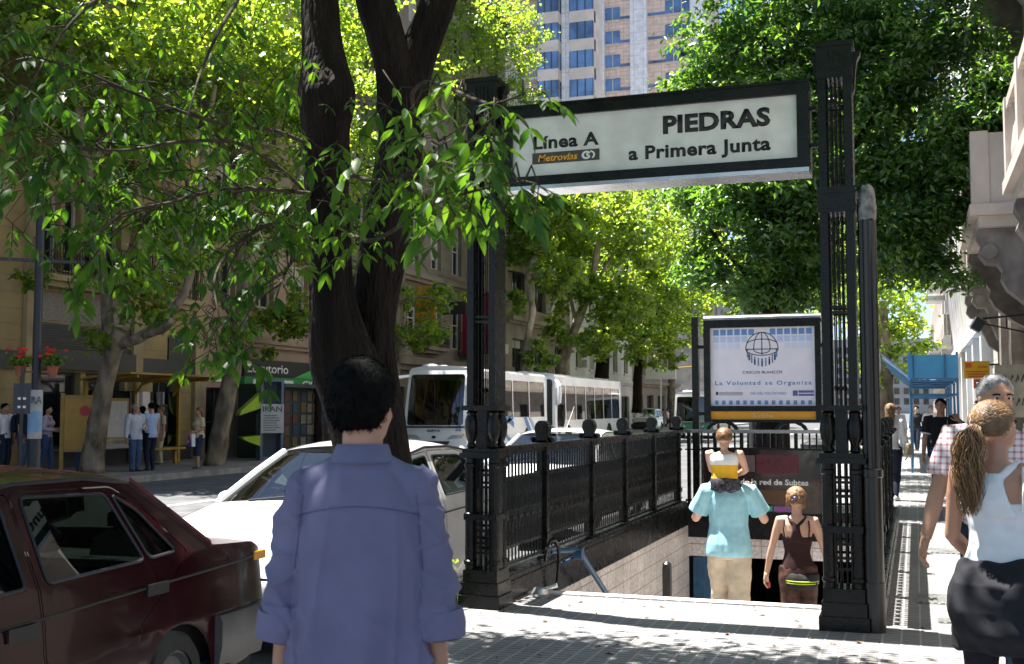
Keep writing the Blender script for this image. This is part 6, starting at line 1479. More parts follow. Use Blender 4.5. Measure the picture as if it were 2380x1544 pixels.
    if legs:
        for i, s in enumerate((-1, 1)):
            a, b, c = legs_[i]; f = MB(); z0 = c.z - .045 * S; sm_ = []
            for yy, wd, hh in ((-.040, .014, .018), (-.034, .020, .040), (-.01, .0215, .045), (.02, .023, .036), (.055, .026, .024), (.085, .023, .018), (.105, .010, .012)):
                cx_ = c.x + s * yy * .12 * S
                sm_.append([Vector((cx_ + wd * S * math.cos(q), c.y + yy * S, z0 + hh * S * max(0, math.sin(q)) ** .6 + (0 if math.sin(q) > -.2 else 0))) for q in np.linspace(0, 2 * math.pi, 14, endpoint=False)])
            f.loft(sm_); f.build('shoe', shoes or m_shoe, t, smooth=50)
    if hair:
        hm = MB(); n1, n2 = 40, 28; rings = []; L0 = hair.get('len', .010) * S
        c0 = V(0, -.006, .946); rx, ry, rz_ = .0445 * S, .0555 * S, .050 * S
        for i in range(n2 + 1):
            el_ = -math.pi / 2 + math.pi * i / n2; r_ = []
            for j in range(n1):
                az = 2 * math.pi * j / n1; d = Vector((math.cos(el_) * math.sin(az), math.cos(el_) * math.cos(az), math.sin(el_)))
                fr_ = abs(((az + math.pi) % (2 * math.pi)) - math.pi) / math.pi    # 0 front, 1 back
                line = hair.get('front', .62) * (1 - min(1, fr_ / .38)) + (-.12) * min(1, fr_ / .38) if fr_ < .38 else -.12 - (hair.get('back', .55)) * min(1, (fr_ - .38) / .18)
                k = (el_ - line) / .22; k = max(0, min(1, k))
                tx = L0 * (1 + hair.get('rough', .35) * noise.noise(d * hair.get('freq', 7)) + .25 * noise.noise(d * 16))
                kk = (1.0 + (tx / (.05 * S)) * (.35 + .65 * k)) if k > 0 else .86
                if k > 0: kk = .9 + (kk - .9) * min(1, k * 2.2)
                p = c0 + Vector((d.x * rx, d.y * ry, d.z * rz_)) * kk
                r_.append(HM @ p)
            rings.append(r_)
        hm.loft(rings)
        if hair.get('kind') == 'long':
            zz = hair.get('to', .72); rr = []
            for z, wd, th, yo in ((.97, .042, .030, -.034), (.93, .050, .030, -.040), (.88, .050, .026, -.044), (.82, .046, .022, -.060), ((.82 + zz) / 2, .042, .018, -.066), (zz, .026, .010, -.064)):
                rr.append([HM @ V(x_.x / S, x_.y / S, x_.z / S) for x_ in ring(V(0, yo, z), wd * S, th * S, 20)])
            hm.loft(rr)
        if hair.get('kind') in ('pony', 'bun'):
            b0 = V(0, -.062, .955); pts = [b0, V(0, -.078, .945), V(0, -.083, .91), V(.004, -.080, .87), V(0, -.076, hair.get('to', .84))] if hair['kind'] == 'pony' else [V(0, -.058, .955), V(0, -.075, .955)]
            hm.tube([HM @ p for p in pts], [.012 * S, .02 * S, .022 * S, .018 * S, .007 * S][:len(pts)] if hair['kind'] == 'pony' else [.022 * S, .018 * S], 12)
        hmesh = hm.mesh('hair', [hair['m']], True)
        link('hair', hmesh, t)
    t['_arms'] = 0
    del t['_arms']
    return t, dict(V=V, HM=HM, arms=arms, legs=legs_, S=S, body=bo)
def face(dirdeg): return R(dirdeg)          # heading: 0 = away along the street, 180 = towards the camera
jeans = cloth('blue_denim', (.045, .085, .17)); djeans = cloth('dark_denim', (.018, .026, .05)); blackc = cloth('black_cloth', (.014, .014, .018)); whitec = cloth('white_cloth', (.72, .72, .74), .05)
beige = cloth('beige_cloth', (.52, .43, .33), .06); navy = cloth('navy_cloth', (.012, .016, .035))

# ------------ the man in the blue shirt, nearest
m_shirtb = mat('blue_violet_cotton', (.150, .146, .238), .85, 0, var=.07, scale=6, bump=.2, bscale=420, spec=.25, rvar=.05)
p = AD(843, 1100, 3.0)
man, I = person('man with short black hair in a loose blue shirt with rolled sleeves, seen from behind', (p.x, p.y, 0), R(21), 1.725, 'm', m_skin, None,
                dict(m=djeans, ease=.015), dict(m=m_hairblk, len=.0115, back=1.02, rough=.2, freq=9), pose=dict(head=(R(-24), R(2)), wrist=[(-.138, .0, .475), (.138, -.02, .475)], elbow=[(-.4, -1, 0), (.45, -1, 0)], curl=.3, ankle=[(-.05, .09, .045), (.055, -.10, .05)]), vox=.008, build_=.78)
V, S = I['V'], I['S']
mb = MB(); rings = []
for z, rx, ry, yo in ((.40, .168, .112, -.006), (.50, .160, .108, -.006), (.58, .152, .100, -.004), (.66, .148, .094, -.002), (.73, .142, .090, -.002), (.775, .128, .078, -.006), (.80, .112, .066, -.010), (.822, .086, .054, -.014), (.842, .060, .046, -.014), (.858, .046, .042, -.012)):
    rings.append(ring(V(0, yo, z), rx * S * .77, ry * S * .86, 48, 2.3))
mb.loft(rings)
for i, s in enumerate((-1, 1)):
    a, b, c = I['arms'][i]; cu_ = b.lerp(c, .24)
    a = a + Vector((s * .008, 0, -.008)); b = b + Vector((s * .012, 0, 0))
    mb.sphere(a + Vector((-s * .02, 0, -.012)), (.062, .062, .058), 16, 10); mb.tube([V(s * .028, -.012, .845), V(s * .055, -.010, .822), a + Vector((-s * .02, -.004, .004)), a + Vector((s * .02, 0, -.02))], [.034, .047, .056, .050], 16)
    mb.tube([a + Vector((-s * .10, 0, .0)), a + Vector((-s * .05, 0, -.01)), a + Vector((-s * .005, 0, -.032)), a.lerp(b, .3), a.lerp(b, .65), a.lerp(b, .92), cu_], [.047, .053, .057, .058, .056, .057, .058], 24)
    d = (c - b).normalized()
    mb.tube([cu_ - d * .045, cu_ - d * .02, cu_ + d * .012, cu_ + d * .03], [.064, .069, .069, .062], 24)
def crease(p): return (1 - min(1, abs(noise.noise(p)) * 2.6)) ** 2
def shirt_fold(c, n):
    f = .0; hang = min(1, max(0, (.80 * S - c.z) / (.2 * S)))
    if abs(c.x) < .165:
        w_ = noise.noise(Vector((c.x * 3.5, 0, c.z * 1.1)))
        f += hang * (.014 * math.sin(c.x * 52 + 4 * w_) * (.5 + .5 * noise.noise(Vector((c.x * 6 + 3, 1, c.z * 1.5)))) + .016 * crease(Vector((c.x * 11 + w_, c.y * 3, c.z * 1.7 + 4))) + .008 * crease(Vector((c.x * 6 + c.z * 5, 3, c.z * 5))))
    else:
        f += .013 * crease(Vector((c.x * 5 + 2, c.y * 6, c.z * 8 + c.x * 9))) + .010 * crease(Vector((c.x * 9, c.y * 7 + 5, c.z * 15))) + .006 * noise.noise(Vector((c.x * 9, c.y * 9, c.z * 9)))
    zy = .778 * S + .010 - .9 * c.x * c.x                       # seam of the yoke across the back
    if c.y < 0 and abs(c.x) < .19: f -= .0035 * math.exp(-((c.z - zy) / .0035) ** 2); f += .0022 * (1 if c.z > zy else 0)
    return f
tm = remesh(mb, .006, 3, shirt_fold); tm.materials.append(m_shirtb); sh = link('shirt', tm, man)
for i, s_ in enumerate((-1, 1)):                         # rolled cuffs, each a doubled band
    a, b, c = I['arms'][i]; b = b + Vector((s_ * .012, 0, 0)); cu_ = b.lerp(c, .24); d = (c - b).normalized(); q = MB()
    pts = [cu_ + d * t for t in (-.034, -.036, -.02, 0, .02, .033, .036, .03)]; rr_ = [.060, .0715, .0745, .0755, .0755, .0735, .067, .056]
    q.tube(pts, rr_, 28)
    q.v = [tuple(Vector(v) + (Vector(v) - cu_).normalized() * (.006 * noise.noise(Vector(v) * 16) + .004 * crease(Vector((v[0] * 20, v[1] * 20, v[2] * 40))))) for v in q.v]
    q.build('rolled_cuff', m_shirtb, sh, smooth=50)
sm_ = MB()
def on_back(x, z):                                        # nearest point of the back of the shirt
    ok, co, no, ix = tm_tree.ray_cast(Vector((x, -1, z)), Vector((0, 1, 0))) if False else (True,) + tuple(tm_tree.ray_cast(Vector((x, -1, z)), Vector((0, 1, 0))))[:3]
    return co + Vector((0, -.0012, 0)) if co else None
from mathutils.bvhtree import BVHTree
tm_tree = BVHTree.FromPolygons([v.co for v in tm.vertices], [tuple(p_.vertices) for p_ in tm.polygons])
ln_ = [on_back(x, .778 * S + .010 - .9 * x * x) for x in np.linspace(-.17, .17, 40)]; ln_ = [p_ for p_ in ln_ if p_]
sm_.tube(ln_, .0011, 5)
for s_ in (-1, 1):
    l2 = [on_back(s_ * (.158 + .02 * t), (.80 - .11 * t) * S) for t in np.linspace(0, 1, 16)]; l2 = [p_ for p_ in l2 if p_]
    if len(l2) > 2: sm_.tube(l2, .0010, 5)
sm_.build('seams', cloth('dark_violet_thread', (.085, .083, .15)), sh)
mb = MB(); rings = []
for z, r_, y_ in ((.842, .0500, -.013), (.855, .0470, -.011), (.872, .0430, -.008), (.874, .0415, -.008), (.870, .0445, -.010), (.856, .0490, -.013), (.848, .0520, -.016), (.846, .0500, -.016)):
    rings.append([V(r_ * math.cos(q), y_ + r_ * .88 * math.sin(q), z - .014 * max(0, math.sin(q))) for q in np.linspace(0, 2 * math.pi, 36, endpoint=False)])
mb.loft(rings, cap=False); mb.build('collar', m_shirtb, sh, smooth=60)

q = MB(); r2 = random.Random(3)
for ch in man.children:
    if ch.name.startswith('hair'):
        vv = ch.data.vertices; c0 = I['HM'] @ V(0, -.006, .946)
        for k in range(2600):
            v = vv[r2.randrange(len(vv))]; n = v.normal; d = (v.co - c0)
            if d.length < .070 or n.length < .5: continue
            t_ = (Vector((r2.gauss(0, .5), -.25 + r2.gauss(0, .4), -.75)) - n * n.dot(Vector((0, -.25, -.75))) * .55 + n * .55).normalized(); b_ = v.co + Vector((r2.gauss(0, .003), r2.gauss(0, .003), r2.gauss(0, .003))) - n * .003
            t_ = (t_ - n * .42).normalized(); q.tube([b_, b_ + (t_ + n * .25) * .006, b_ + t_ * .014], [.0013, .0012, .0004], 3)
q.build('hair_strands', m_hairblk, man, smooth=True)
man.scale = (.92, .96, 1)
# ------------ father with a child on his shoulders, going down the steps
cyan = cloth('pale_aqua_cotton', (.31, .57, .65), .07)
p = AD(1693, 1130, 10.75)
dad, D_ = person('man in an aqua T-shirt and baggy cream trousers carrying a child down the steps', (p.x, p.y, -.62), R(3), 1.77, 'm', m_skin2, dict(m=cyan, ease=.026, sleeve=.5, hem=.475, flare=.022, fold=.010, sflare=.02),
                dict(m=beige, ease=.012, wide=.032, waist=.53, fold=.014, name='trousers'), dict(m=m_hairblk, len=.009), m_shoew,
                dict(wrist=[(-.115, .125, .775), (.115, .125, .775)], elbow=[(-.55, -.25, -1), (.55, -.25, -1)], ankle=[(-.05, .10, -.02), (.05, -.06, .045)], head=(0, -.35), palm=[(0, -1, 0), (0, -1, 0)], thumb=[(1, 0, .4), (-1, 0, .4)], handdir=[(.3, .1, 1), (-.3, .1, 1)]), vox=.010)
pk = MB(); pk.box(.125, .15, -.10, -.04, .80, .88); pk.build('belt_pouch', blackc, dad)
# the child: hips on the shoulders, shins hanging down in front
ky = mat('yellow_and_white_vest', (.75, .5, .03), .85)
nt = ky.node_tree; N = nt.nodes; Lk = nt.links
for n_ in list(N):
    if n_.type in ('VALTORGB', 'TEX_NOISE', 'MAP_RANGE'): N.remove(n_)
tc = [n_ for n_ in N if n_.type == 'TEX_COORD'][0]; sx_ = N.new('ShaderNodeSeparateXYZ'); Lk.new(tc.outputs['Object'], sx_.inputs[0])
cr_ = N.new('ShaderNodeValToRGB'); cr_.color_ramp.interpolation = 'CONSTANT'; cr_.color_ramp.elements[0].color = (.72, .40, .015, 1); cr_.color_ramp.elements[1].color = (.75, .75, .73, 1); cr_.color_ramp.elements[1].position = .692
mr_ = N.new('ShaderNodeMath'); mr_.operation = 'DIVIDE'; mr_.inputs[1].default_value = 1.0; Lk.new(sx_.outputs['Z'], mr_.inputs[0]); Lk.new(mr_.outputs[0], cr_.inputs['Fac']); Lk.new(cr_.outputs['Color'], N['Principled BSDF'].inputs['Base Color'])
CH = .98
child, C_ = person("small child in a yellow and white vest riding on a man's shoulders", (p.x - .01, p.y - .155, -.62 + 1.77 * .838 - .49 * CH), R(3), CH, 'm', m_skin2, dict(m=ky, ease=.016, sleeve=None, top=.812, hem=.49, fold=.010, name='vest'),
                   dict(m=cloth('dark_patterned_cotton', (.05, .05, .06), .9, 40), kind='shorts', ease=.022, name='shorts'), dict(m=mat('light_brown_child_hair', (.16, .075, .03), .55, var=.3, scale=26, bump=.3), len=.013, back=.5), m_shoew,
                   dict(wrist=[(-.02, .16, .60), (.09, .15, .60)], elbow=[(-1, -.3, -.6), (1, -.3, -.5)], ankle=[(-.15, .25, .34), (.15, .25, .34)], head=(R(4), -.05)), vox=.009, build_=1.3)
C_['S']
hb = MB(); hb.sphere(C_['V'](0, -.004, .955), (.066 * CH * .98, .076 * CH, .074 * CH), 20, 14)
for q in range(len(hb.v)): pass
# a child's head is larger against its body: scaled about the neck
for nm in ('hair',):
    for ch in child.children:
        if ch.name.startswith('hair'):
            for v in ch.data.vertices: v.co = C_['V'](0, 0, .88) + (v.co - C_['V'](0, 0, .88)) * 1.42
for v in C_['body'].data.vertices:
    if v.co.z > .868 * CH: v.co = C_['V'](0, 0, .868) + (v.co - C_['V'](0, 0, .868)) * 1.40
for ch in C_['body'].children:
    for v in ch.data.vertices: v.co = C_['V'](0, 0, .868) + (v.co - C_['V'](0, 0, .868)) * 1.40

# ------------ woman in the brown racer-back top
brown = cloth('dark_brown_jersey', (.032, .012, .014), .15); brownt = cloth('maroon_brown_trousers', (.085, .042, .034), .5, 12)
p = AD(1852, 1190, 10.95)
wom, W_ = person('woman in a dark brown racer-back top going down the steps, hair up', (p.x, p.y, -.82), R(2), 1.66, 'f', m_skin2, None,
                 dict(m=brownt, ease=.012, waist=.56, wide=.018, fold=.009), dict(m=m_hairfair, len=.014, kind='bun', rough=.5), m_shoe,
                 dict(wrist=[(-.185, .03, .475), (.185, .05, .50)], elbow=[(-.6, -1, 0), (.6, -1, 0)], ankle=[(-.04, -.05, .045), (.05, .1, .0)], head=(R(-8), R(6))), vox=.010)
V = W_['V']; S = W_['S']
mb = MB(); rings = []
for z, rx, ry, yo in ((.535, .101, .073, -.003), (.60, .078, .064, 0), (.635, .073, .062, .002), (.69, .083, .069, .004), (.722, .086, .072, .004)):
    rings.append(ring(V(0, yo, z), rx * S, ry * S, 28))
mb.loft(rings)
for s in (-1, 1): mb.sphere(V(s * .04, .052, .725), (.044 * S, .036 * S, .038 * S), 12, 8)
mb.tube([V(0, -.060, .70), V(0, -.066, .755), V(0, -.060, .79)], [.040 * S, .024 * S, .020 * S], 12, flat=[.012 * S] * 3, ref=(1, 0, 0))
for s in (-1, 1): mb.tube([V(s * .004, -.060, .780), V(s * .030, -.052, .808), V(s * .048, -.02, .828), V(s * .052, .02, .815), V(s * .05, .055, .77), V(s * .045, .062, .72)], .011 * S, 8)
tm = remesh(mb, .008, 2, noise_fold(.004)); tm.materials.append(brown); link('racer_back_top', tm, wom)
q = MB()
for s in (-1, 1): q.tube([V(s * .066, -.066, .70), V(s * .072, -.064, .77), V(s * .066, -.02, .826), V(s * .064, .04, .79)], .0042 * S, 6)
q.build('bra_strap', blackc, wom)
mb = MB(); 
jr = []
for z, rx, ry, yo in ((.515, .112, .082, -.008), (.49, .116, .088, -.012), (.455, .112, .088, -.016), (.43, .09, .07, -.03)): jr.append(ring(V(.022, yo, z), rx * S * .86, ry * S, 24))
mb.loft(jr); tm = remesh(mb, .01, 2, noise_fold(.01, 10, 10)); tm.materials.append(cloth('dark_grey_fleece', (.025, .025, .027))); jk = link('jacket_round_hips', tm, wom)
q = MB(); 
for dz in (0, .012): q.tube([V(.022 + .098 * math.cos(a), -.016 + .093 * math.sin(a), .462 + dz) for a in np.linspace(R(195), R(345), 14)], .0035 * S, 5)
q.build('lime_stripe', mat('lime_piping', (.42, .55, .02), .6), jk)
q = MB(); q.prism([(0, 0), (.05, .02), (.075, -.16), (.07, -.27), (.045, -.19)], lambda a, b, d: W_['arms'][1][2] + Vector((a - .06, d - .02, b + .02)), 0, .03); q.build('white_paper', whitec, wom)
q = MB(); q.tube([W_['arms'][0][2] + Vector((.01, .03, -.09)), W_['arms'][0][2] + Vector((.01, .03, -.14))], .02, 8); q.build('red_object', mat('bright_red_plastic', (.7, .04, .02), .4), wom)
q = MB(); q.sphere(W_['HM'] @ V(.010, -.088, .955), .012 * S, 8, 6); q.build('hair_clip', mat('violet_clip', (.10, .06, .25), .4), wom)

q = MB(); r2 = random.Random(6); HMw = W_['HM']; c0 = HMw @ V(0, -.066, .955)
for k in range(130):
    a = r2.uniform(0, 6.28); r_ = r2.uniform(.018, .034); p0 = c0 + Vector((math.cos(a) * r_ * 1.1, r2.uniform(-.03, .02), math.sin(a) * r_)); d = Vector((math.cos(a + 1.2), -.4, math.sin(a + 1.2) - .35)).normalized(); q.tube([p0, p0 + d * .022, p0 + d * .038 + Vector((0, 0, -.014))], [.002, .0018, .0008], 4)
for k in range(60):
    x = r2.choice((-1, 1)) * r2.uniform(.035, .05); p0 = HMw @ V(x, -.02 + r2.uniform(-.02, .02), .935); q.tube([p0, p0 + Vector((x * .10, -.006, -.03)), p0 + Vector((x * .06 + r2.gauss(0, .01), -.01, -.06 - r2.uniform(0, .03)))], [.0022, .002, .0008], 4)
q.build('loose_strands', strand_mat('auburn_strands', (.10, .045, .018), (.40, .24, .12)), wom, smooth=True)
# ------------ woman in the white vest at the right edge
p = AD(2322, 1200, 4.9)
tk, T_ = person('woman in a white vest with a curly ponytail, black jacket tied round her hips', (p.x, p.y, 0), R(-16), 1.63, 'f', m_skin, None,
                dict(m=blackc, ease=.012), dict(m=m_hairbrn, len=.012, rough=.25, freq=5, back=.6), m_shoe,
                dict(wrist=[(-.10, .14, .565), (.12, .14, .56)], elbow=[(-.3, -1, -.2), (.5, -1, -.2)], head=(R(-30), R(6)), ankle=[(-.05, -.08, .05), (.05, .1, .045)]), vox=.008)
V = T_['V']; S = T_['S']; HM = T_['HM']
mb = MB(); rings = []
for z, rx, ry, yo in ((.50, .104, .076, -.003), (.57, .094, .070, -.002), (.62, .078, .064, .002), (.66, .077, .064, .003), (.70, .084, .070, .004), (.735, .087, .072, .004)): rings.append(ring(V(0, yo, z), rx * S, ry * S, 32))
mb.loft(rings)
for s in (-1, 1): mb.sphere(V(s * .04, .054, .725), (.044 * S, .036 * S, .038 * S), 12, 8)
mb.tube([V(0, -.060, .70), V(0, -.067, .745), V(0, -.062, .785), V(0, -.05, .81)], [.062 * S, .040 * S, .028 * S, .026 * S], 14, flat=[.012 * S] * 4, ref=(1, 0, 0))
for s in (-1, 1): mb.tube([V(s * .012, -.052, .795), V(s * .036, -.040, .822), V(s * .050, -.0, .835), V(s * .052, .04, .80), V(s * .045, .064, .74)], .0125 * S, 8)
tm = remesh(mb, .006, 3, noise_fold(.0045, 12, 8)); tm.materials.append(cloth('white_ribbed_cotton', (.70, .71, .73), .04)); vest = link('vest', tm, tk)
q = MB()
for s in (-1, 1): q.tube([V(s * .074, -.063, .715), V(s * .078, -.064, .77), V(s * .070, -.025, .826), V(s * .066, .03, .80)], .0062 * S, 6)
q.build('bra_strap', mat('white_elastic', (.8, .8, .82), .5), tk)
jm = cloth('black_jacket_cloth', (.016, .016, .021), .2)
mb = MB(); jr = []
for z, rx, ry, yo in ((.588, .090, .076, -.002), (.575, .104, .088, -.006), (.53, .122, .110, -.018), (.46, .128, .114, -.024), (.40, .124, .108, -.024), (.355, .112, .094, -.018)): jr.append(ring(V(0, yo, z), rx * S, ry * S, 36))
mb.loft(jr)
mb.tube([V(-.085, .02, .573), V(-.05, .078, .57), V(.03, .09, .565)], [.03, .035, .03], 10); mb.tube([V(.085, .02, .573), V(.06, .078, .57), V(-.02, .095, .56), V(-.03, .11, .42)], [.03, .034, .03, .02], 10)
def jf(c, n):
    return .017 * noise.noise(Vector((c.x * 7, c.y * 7, c.z * 5))) + .011 * noise.noise(Vector((c.x * 14 + c.z * 12, c.y * 14, c.z * 9))) + .008 * math.sin(34 * math.hypot(c.x - .05, (c.z - .84) * 1.3)) * (1 if c.y < 0 else .3) * min(1, max(0, (.90 - c.z) / .06))
tm = remesh(mb, .007, 3, jf); tm.materials.append(jm); link('tied_jacket', tm, tk)
# curly ponytail: many wavy strands
q = MB(); rs = random.Random(4); b0 = HM @ V(0, -.060, .950)
for k in range(760):
    a0 = rs.uniform(0, 6.28); r0 = .022 * math.sqrt(rs.random()); ph = rs.choice((.2, 1.4, 2.5, 3.7, 4.9, 5.8)) + rs.gauss(0, .55); a0 = ph + rs.gauss(0, .9); amp = rs.uniform(.004, .014); ln = rs.uniform(.24, .40); sp = rs.uniform(.25, 1.15); pts = []
    for j in range(13):
        u = j / 12; spread = .35 + 1.5 * math.sin(min(1, u * 1.05) * 2.4) * sp
        c = b0 + Vector((-.035 * min(1, u * 2) + math.cos(a0) * r0 * spread * 1.7, -.055 * math.sin(min(1, u * 2.2) * 1.57) + math.sin(a0) * r0 * spread * 1.2 + .015 * u, .02 * math.sin(u * 3.1) - ln * u ** 1.25))
        c += Vector((math.cos(ph + u * 16), math.sin(ph * 1.3 + u * 15), math.sin(ph + u * 9) * .5)) * amp * min(1, u * 3)
        pts.append(c)
    q.tube(pts, [.0019] * 9 + [.0016, .0014, .001, .0006], 3)
m_strand = strand_mat('golden_brown_strands', (.045, .022, .009), (.34, .19, .085)); q.build('ponytail', m_strand, tk, smooth=True)
q = MB(); q.tube([b0 + Vector((.026 * math.cos(a), -.004, .026 * math.sin(a))) for a in np.linspace(0, 6.28, 16)], .008, 6); q.build('hair_band', mat('lilac_band', (.5, .46, .58), .6), tk)
# combed strands over the crown
q = MB()
for k in range(340):
    a = rs.uniform(-1.5, 1.5); e0 = rs.uniform(.1, 1.25); pts = []
    for j in range(7):
        u = j / 6; d0 = Vector((math.sin(a) * math.cos(e0), math.cos(a) * math.cos(e0) * .6 + .1, math.sin(e0))); d1 = Vector((.12 * math.sin(a * 3), -1, .08)); d = d0.lerp(d1, u).normalized()
        pts.append(HM @ (V(0, -.006, .946) + Vector((d.x * .0445, d.y * .0555, d.z * .05)) * S * (1.20 + .03 * math.sin(u * 3.1) + rs.uniform(-.01, .012))))
    q.tube(pts, .0018, 4)
q.build('combed_strands', m_strand, tk, smooth=True)

# ------------ grey-haired man in the checked shirt, behind her, coming towards us
plaid = bpy.data.materials.new('red_checked_cotton'); plaid.use_nodes = True
nt = plaid.node_tree; N = nt.nodes; Lk = nt.links; tc = N.new('ShaderNodeTexCoord'); outc = None
N['Principled BSDF'].inputs['Roughness'].default_value = .85
def wave(ax, sc, w0):
    sp = N.new('ShaderNodeSeparateXYZ'); Lk.new(tc.outputs['Object'], sp.inputs[0]); m1 = N.new('ShaderNodeMath'); m1.operation = 'MULTIPLY'; m1.inputs[1].default_value = sc; Lk.new(sp.outputs[ax], m1.inputs[0])
    m2 = N.new('ShaderNodeMath'); m2.operation = 'FRACT'; Lk.new(m1.outputs[0], m2.inputs[0]); m3 = N.new('ShaderNodeMath'); m3.operation = 'LESS_THAN'; m3.inputs[1].default_value = w0; Lk.new(m2.outputs[0], m3.inputs[0]); return m3
wa, wb_ = wave('Z', 30, .34), wave('X', 30, .34); ad = N.new('ShaderNodeMath'); ad.operation = 'ADD'; Lk.new(wa.outputs[0], ad.inputs[0]); Lk.new(wb_.outputs[0], ad.inputs[1])
hf = N.new('ShaderNodeMath'); hf.operation = 'MULTIPLY'; hf.inputs[1].default_value = .5; Lk.new(ad.outputs[0], hf.inputs[0]); rp = N.new('ShaderNodeValToRGB'); rp.color_ramp.elements[0].color = (.66, .60, .62, 1); rp.color_ramp.elements[1].color = (.36, .12, .15, 1); Lk.new(hf.outputs[0], rp.inputs['Fac']); Lk.new(rp.outputs['Color'], N['Principled BSDF'].inputs['Base Color'])
p = AD(2318, 1100, 6.1)
person('grey haired man in a red checked shirt behind the woman in the white vest', (p.x, p.y, 0), R(172), 1.78, 'm', m_skin, dict(m=plaid, ease=.018, sleeve=.5, hem=.48, collar=True, sflare=.015), dict(m=djeans), dict(m=m_hairgrey, len=.008, front=.75), pose=dict(head=(R(28), R(-4)), wrist=[(-.15, .03, .475), (.20, .09, .50)], elbow=[(-.6, -1, 0), (.9, -1, 0)], ankle=[(-.05, .08, .045), (.05, -.08, .05)]), vox=.009, build_=1.05)
# ------------ people on the right pavement
p = G(2192, 1184)
bt, B_ = person('man in a black T-shirt, blue jacket round his waist, walking towards us', (p.x, p.y, 0), R(184), 1.76, 'm', m_skin, dict(m=blackc, ease=.014, sleeve=.5, hem=.53, band=whitec), dict(m=djeans, ease=.012), dict(m=m_hairblk, len=.008, front=.7), pose=dict(head=(R(-14), 0), wrist=[(-.145, .10, .80), (.16, .02, .475)], elbow=[(-1, -.4, -1), (.5, -1, 0)], palm=[(.5, -1, 0), (-1, 0, 0)], handdir=[(.5, -.2, .8), None], ankle=[(-.05, .12, .045), (.045, -.10, .06)]), vox=.010)
V = B_['V']; mb = MB()
mb.loft([ring(V(0, 0, z), rx * 1.76, ry * 1.76, 24) for z, rx, ry in ((.505, .10, .08), (.53, .106, .084), (.56, .098, .076))]); mb.tube([V(-.02, .085, .53), V(0, .10, .50), V(.02, .095, .455)], [.03, .03, .018], 8); mb.tube([V(.02, .085, .53), V(.05, .10, .51), V(.10, .085, .47)], [.03, .028, .02], 8)
tm = remesh(mb, .009, 2, noise_fold(.008, 12, 12)); tm.materials.append(cloth('bright_blue_fleece', (.02, .16, .42))); link('tied_jacket', tm, bt)
q = MB(); q.tube([V(-.06, -.06, .835), V(-.05, .07, .80), V(-.04, .085, .7), V(-.03, .085, .56)], .007, 6); q.build('bag_strap', m_greyplastic, bt)
p = G(2074, 1163)
wb2, Q_ = person('woman with long fair hair, white blouse and tan shoulder bag walking away', (p.x, p.y, 0), R(-6), 1.68, 'f', m_skin2, dict(m=whitec, ease=.014, sleeve=.9, hem=.53), dict(m=navy, ease=.012, wide=.006), dict(m=m_hairfair, len=.014, kind='long', to=.70), m_shoew, dict(wrist=[(-.14, .05, .48), (.15, .03, .50)], ankle=[(-.04, .10, .045), (.05, -.10, .06)]), vox=.012)
V = Q_['V']; mb = MB(); mb.loft([ring(V(.17, -.02, z), rx * 1.68, ry * 1.68, 18) for z, rx, ry in ((.46, .03, .05), (.475, .045, .085), (.53, .042, .085), (.585, .03, .06), (.60, .012, .03))]); bg_ = mb.build('shoulder_bag', cloth('tan_canvas', (.30, .25, .18)), wb2)
mb = MB(); mb.tube([V(.17, -.06, .59), V(.13, -.03, .78), V(.105, -.005, .845), V(.13, .03, .78), V(.17, .03, .59)], .009, 6); mb.build('strap', cloth('tan_canvas', (.30, .25, .18)), bg_)
for (px, py, h, lab, tp_, bt_, hr_, sx, rz) in (
        (2166, 1062, 1.72, 'man in a white shirt walking away under the blue scaffolding', dict(m=whitec, sleeve=.5, hem=.53), dict(m=djeans), dict(m=m_hairgrey, len=.006, front=.9), 'm', 0),
        (2091, 1056, 1.66, 'woman all in white walking towards us near the scaffolding', dict(m=whitec, sleeve=.9, hem=.45, flare=.01), dict(m=whitec), dict(m=m_hairfair, len=.014), 'f', 180),
        (2132, 1048, 1.70, 'dark haired person standing in the shade beneath the scaffolding', dict(m=blackc, sleeve=1, hem=.5), dict(m=djeans), dict(m=m_hairblk, len=.012), 'm', 160)):
    p = G(px, py); person(lab, (p.x, p.y, 0), R(rz), h, sx, m_skin2, tp_, bt_, hr_, pose=dict(ankle=[(-.05, .09, .045), (.05, -.09, .05)]), vox=.014)
p = G(2278, 1118)
person('man in a dark suit standing by the right house fronts behind the grey haired man', (p.x, p.y, 0), R(120), 1.78, 'm', m_skin, dict(m=blackc, ease=.02, sleeve=1, hem=.45, collar=True), dict(m=blackc), dict(m=m_hairblk, len=.008), vox=.012)

# ------------ people across the street
pink = cloth('pale_pink_cotton', (.48, .36, .44), .08); stripe = cloth('pale_blue_striped_cotton', (.46, .50, .58), .2, 60); pblue = cloth('pale_blue_cotton', (.30, .42, .62), .06); khaki = cloth('sand_cotton', (.50, .42, .28), .1); dkblue = cloth('dark_blue_cotton', (.02, .03, .06))
def far(px, py, h, lab, rz, tp_, bt_, hr_, sx='m', pose=None, z=-.01, sk=None, b=1.0):
    p = G(px, py, z); return person(lab, (p.x, p.y, z), R(rz), h, sx, sk or m_skin, tp_, bt_, hr_, pose=pose or {}, vox=.013, build_=b) + (p,)
def rucksack(t, I, m):
    V = I['V']; mb = MB(); mb.loft([ring(V(0, -.10, z), rx * 1.7, ry * 1.7, 18) for z, rx, ry in ((.57, .05, .025), (.59, .075, .05), (.70, .078, .055), (.79, .065, .04), (.815, .03, .02))])
    o = mb.build('rucksack', m, t)
    mb = MB()
    for s in (-1, 1): mb.tube([V(s * .06, -.07, .80), V(s * .068, .0, .838), V(s * .07, .065, .79), V(s * .075, .05, .68), V(s * .07, -.06, .60)], .012, 6)
    mb.build('strap', m, o)
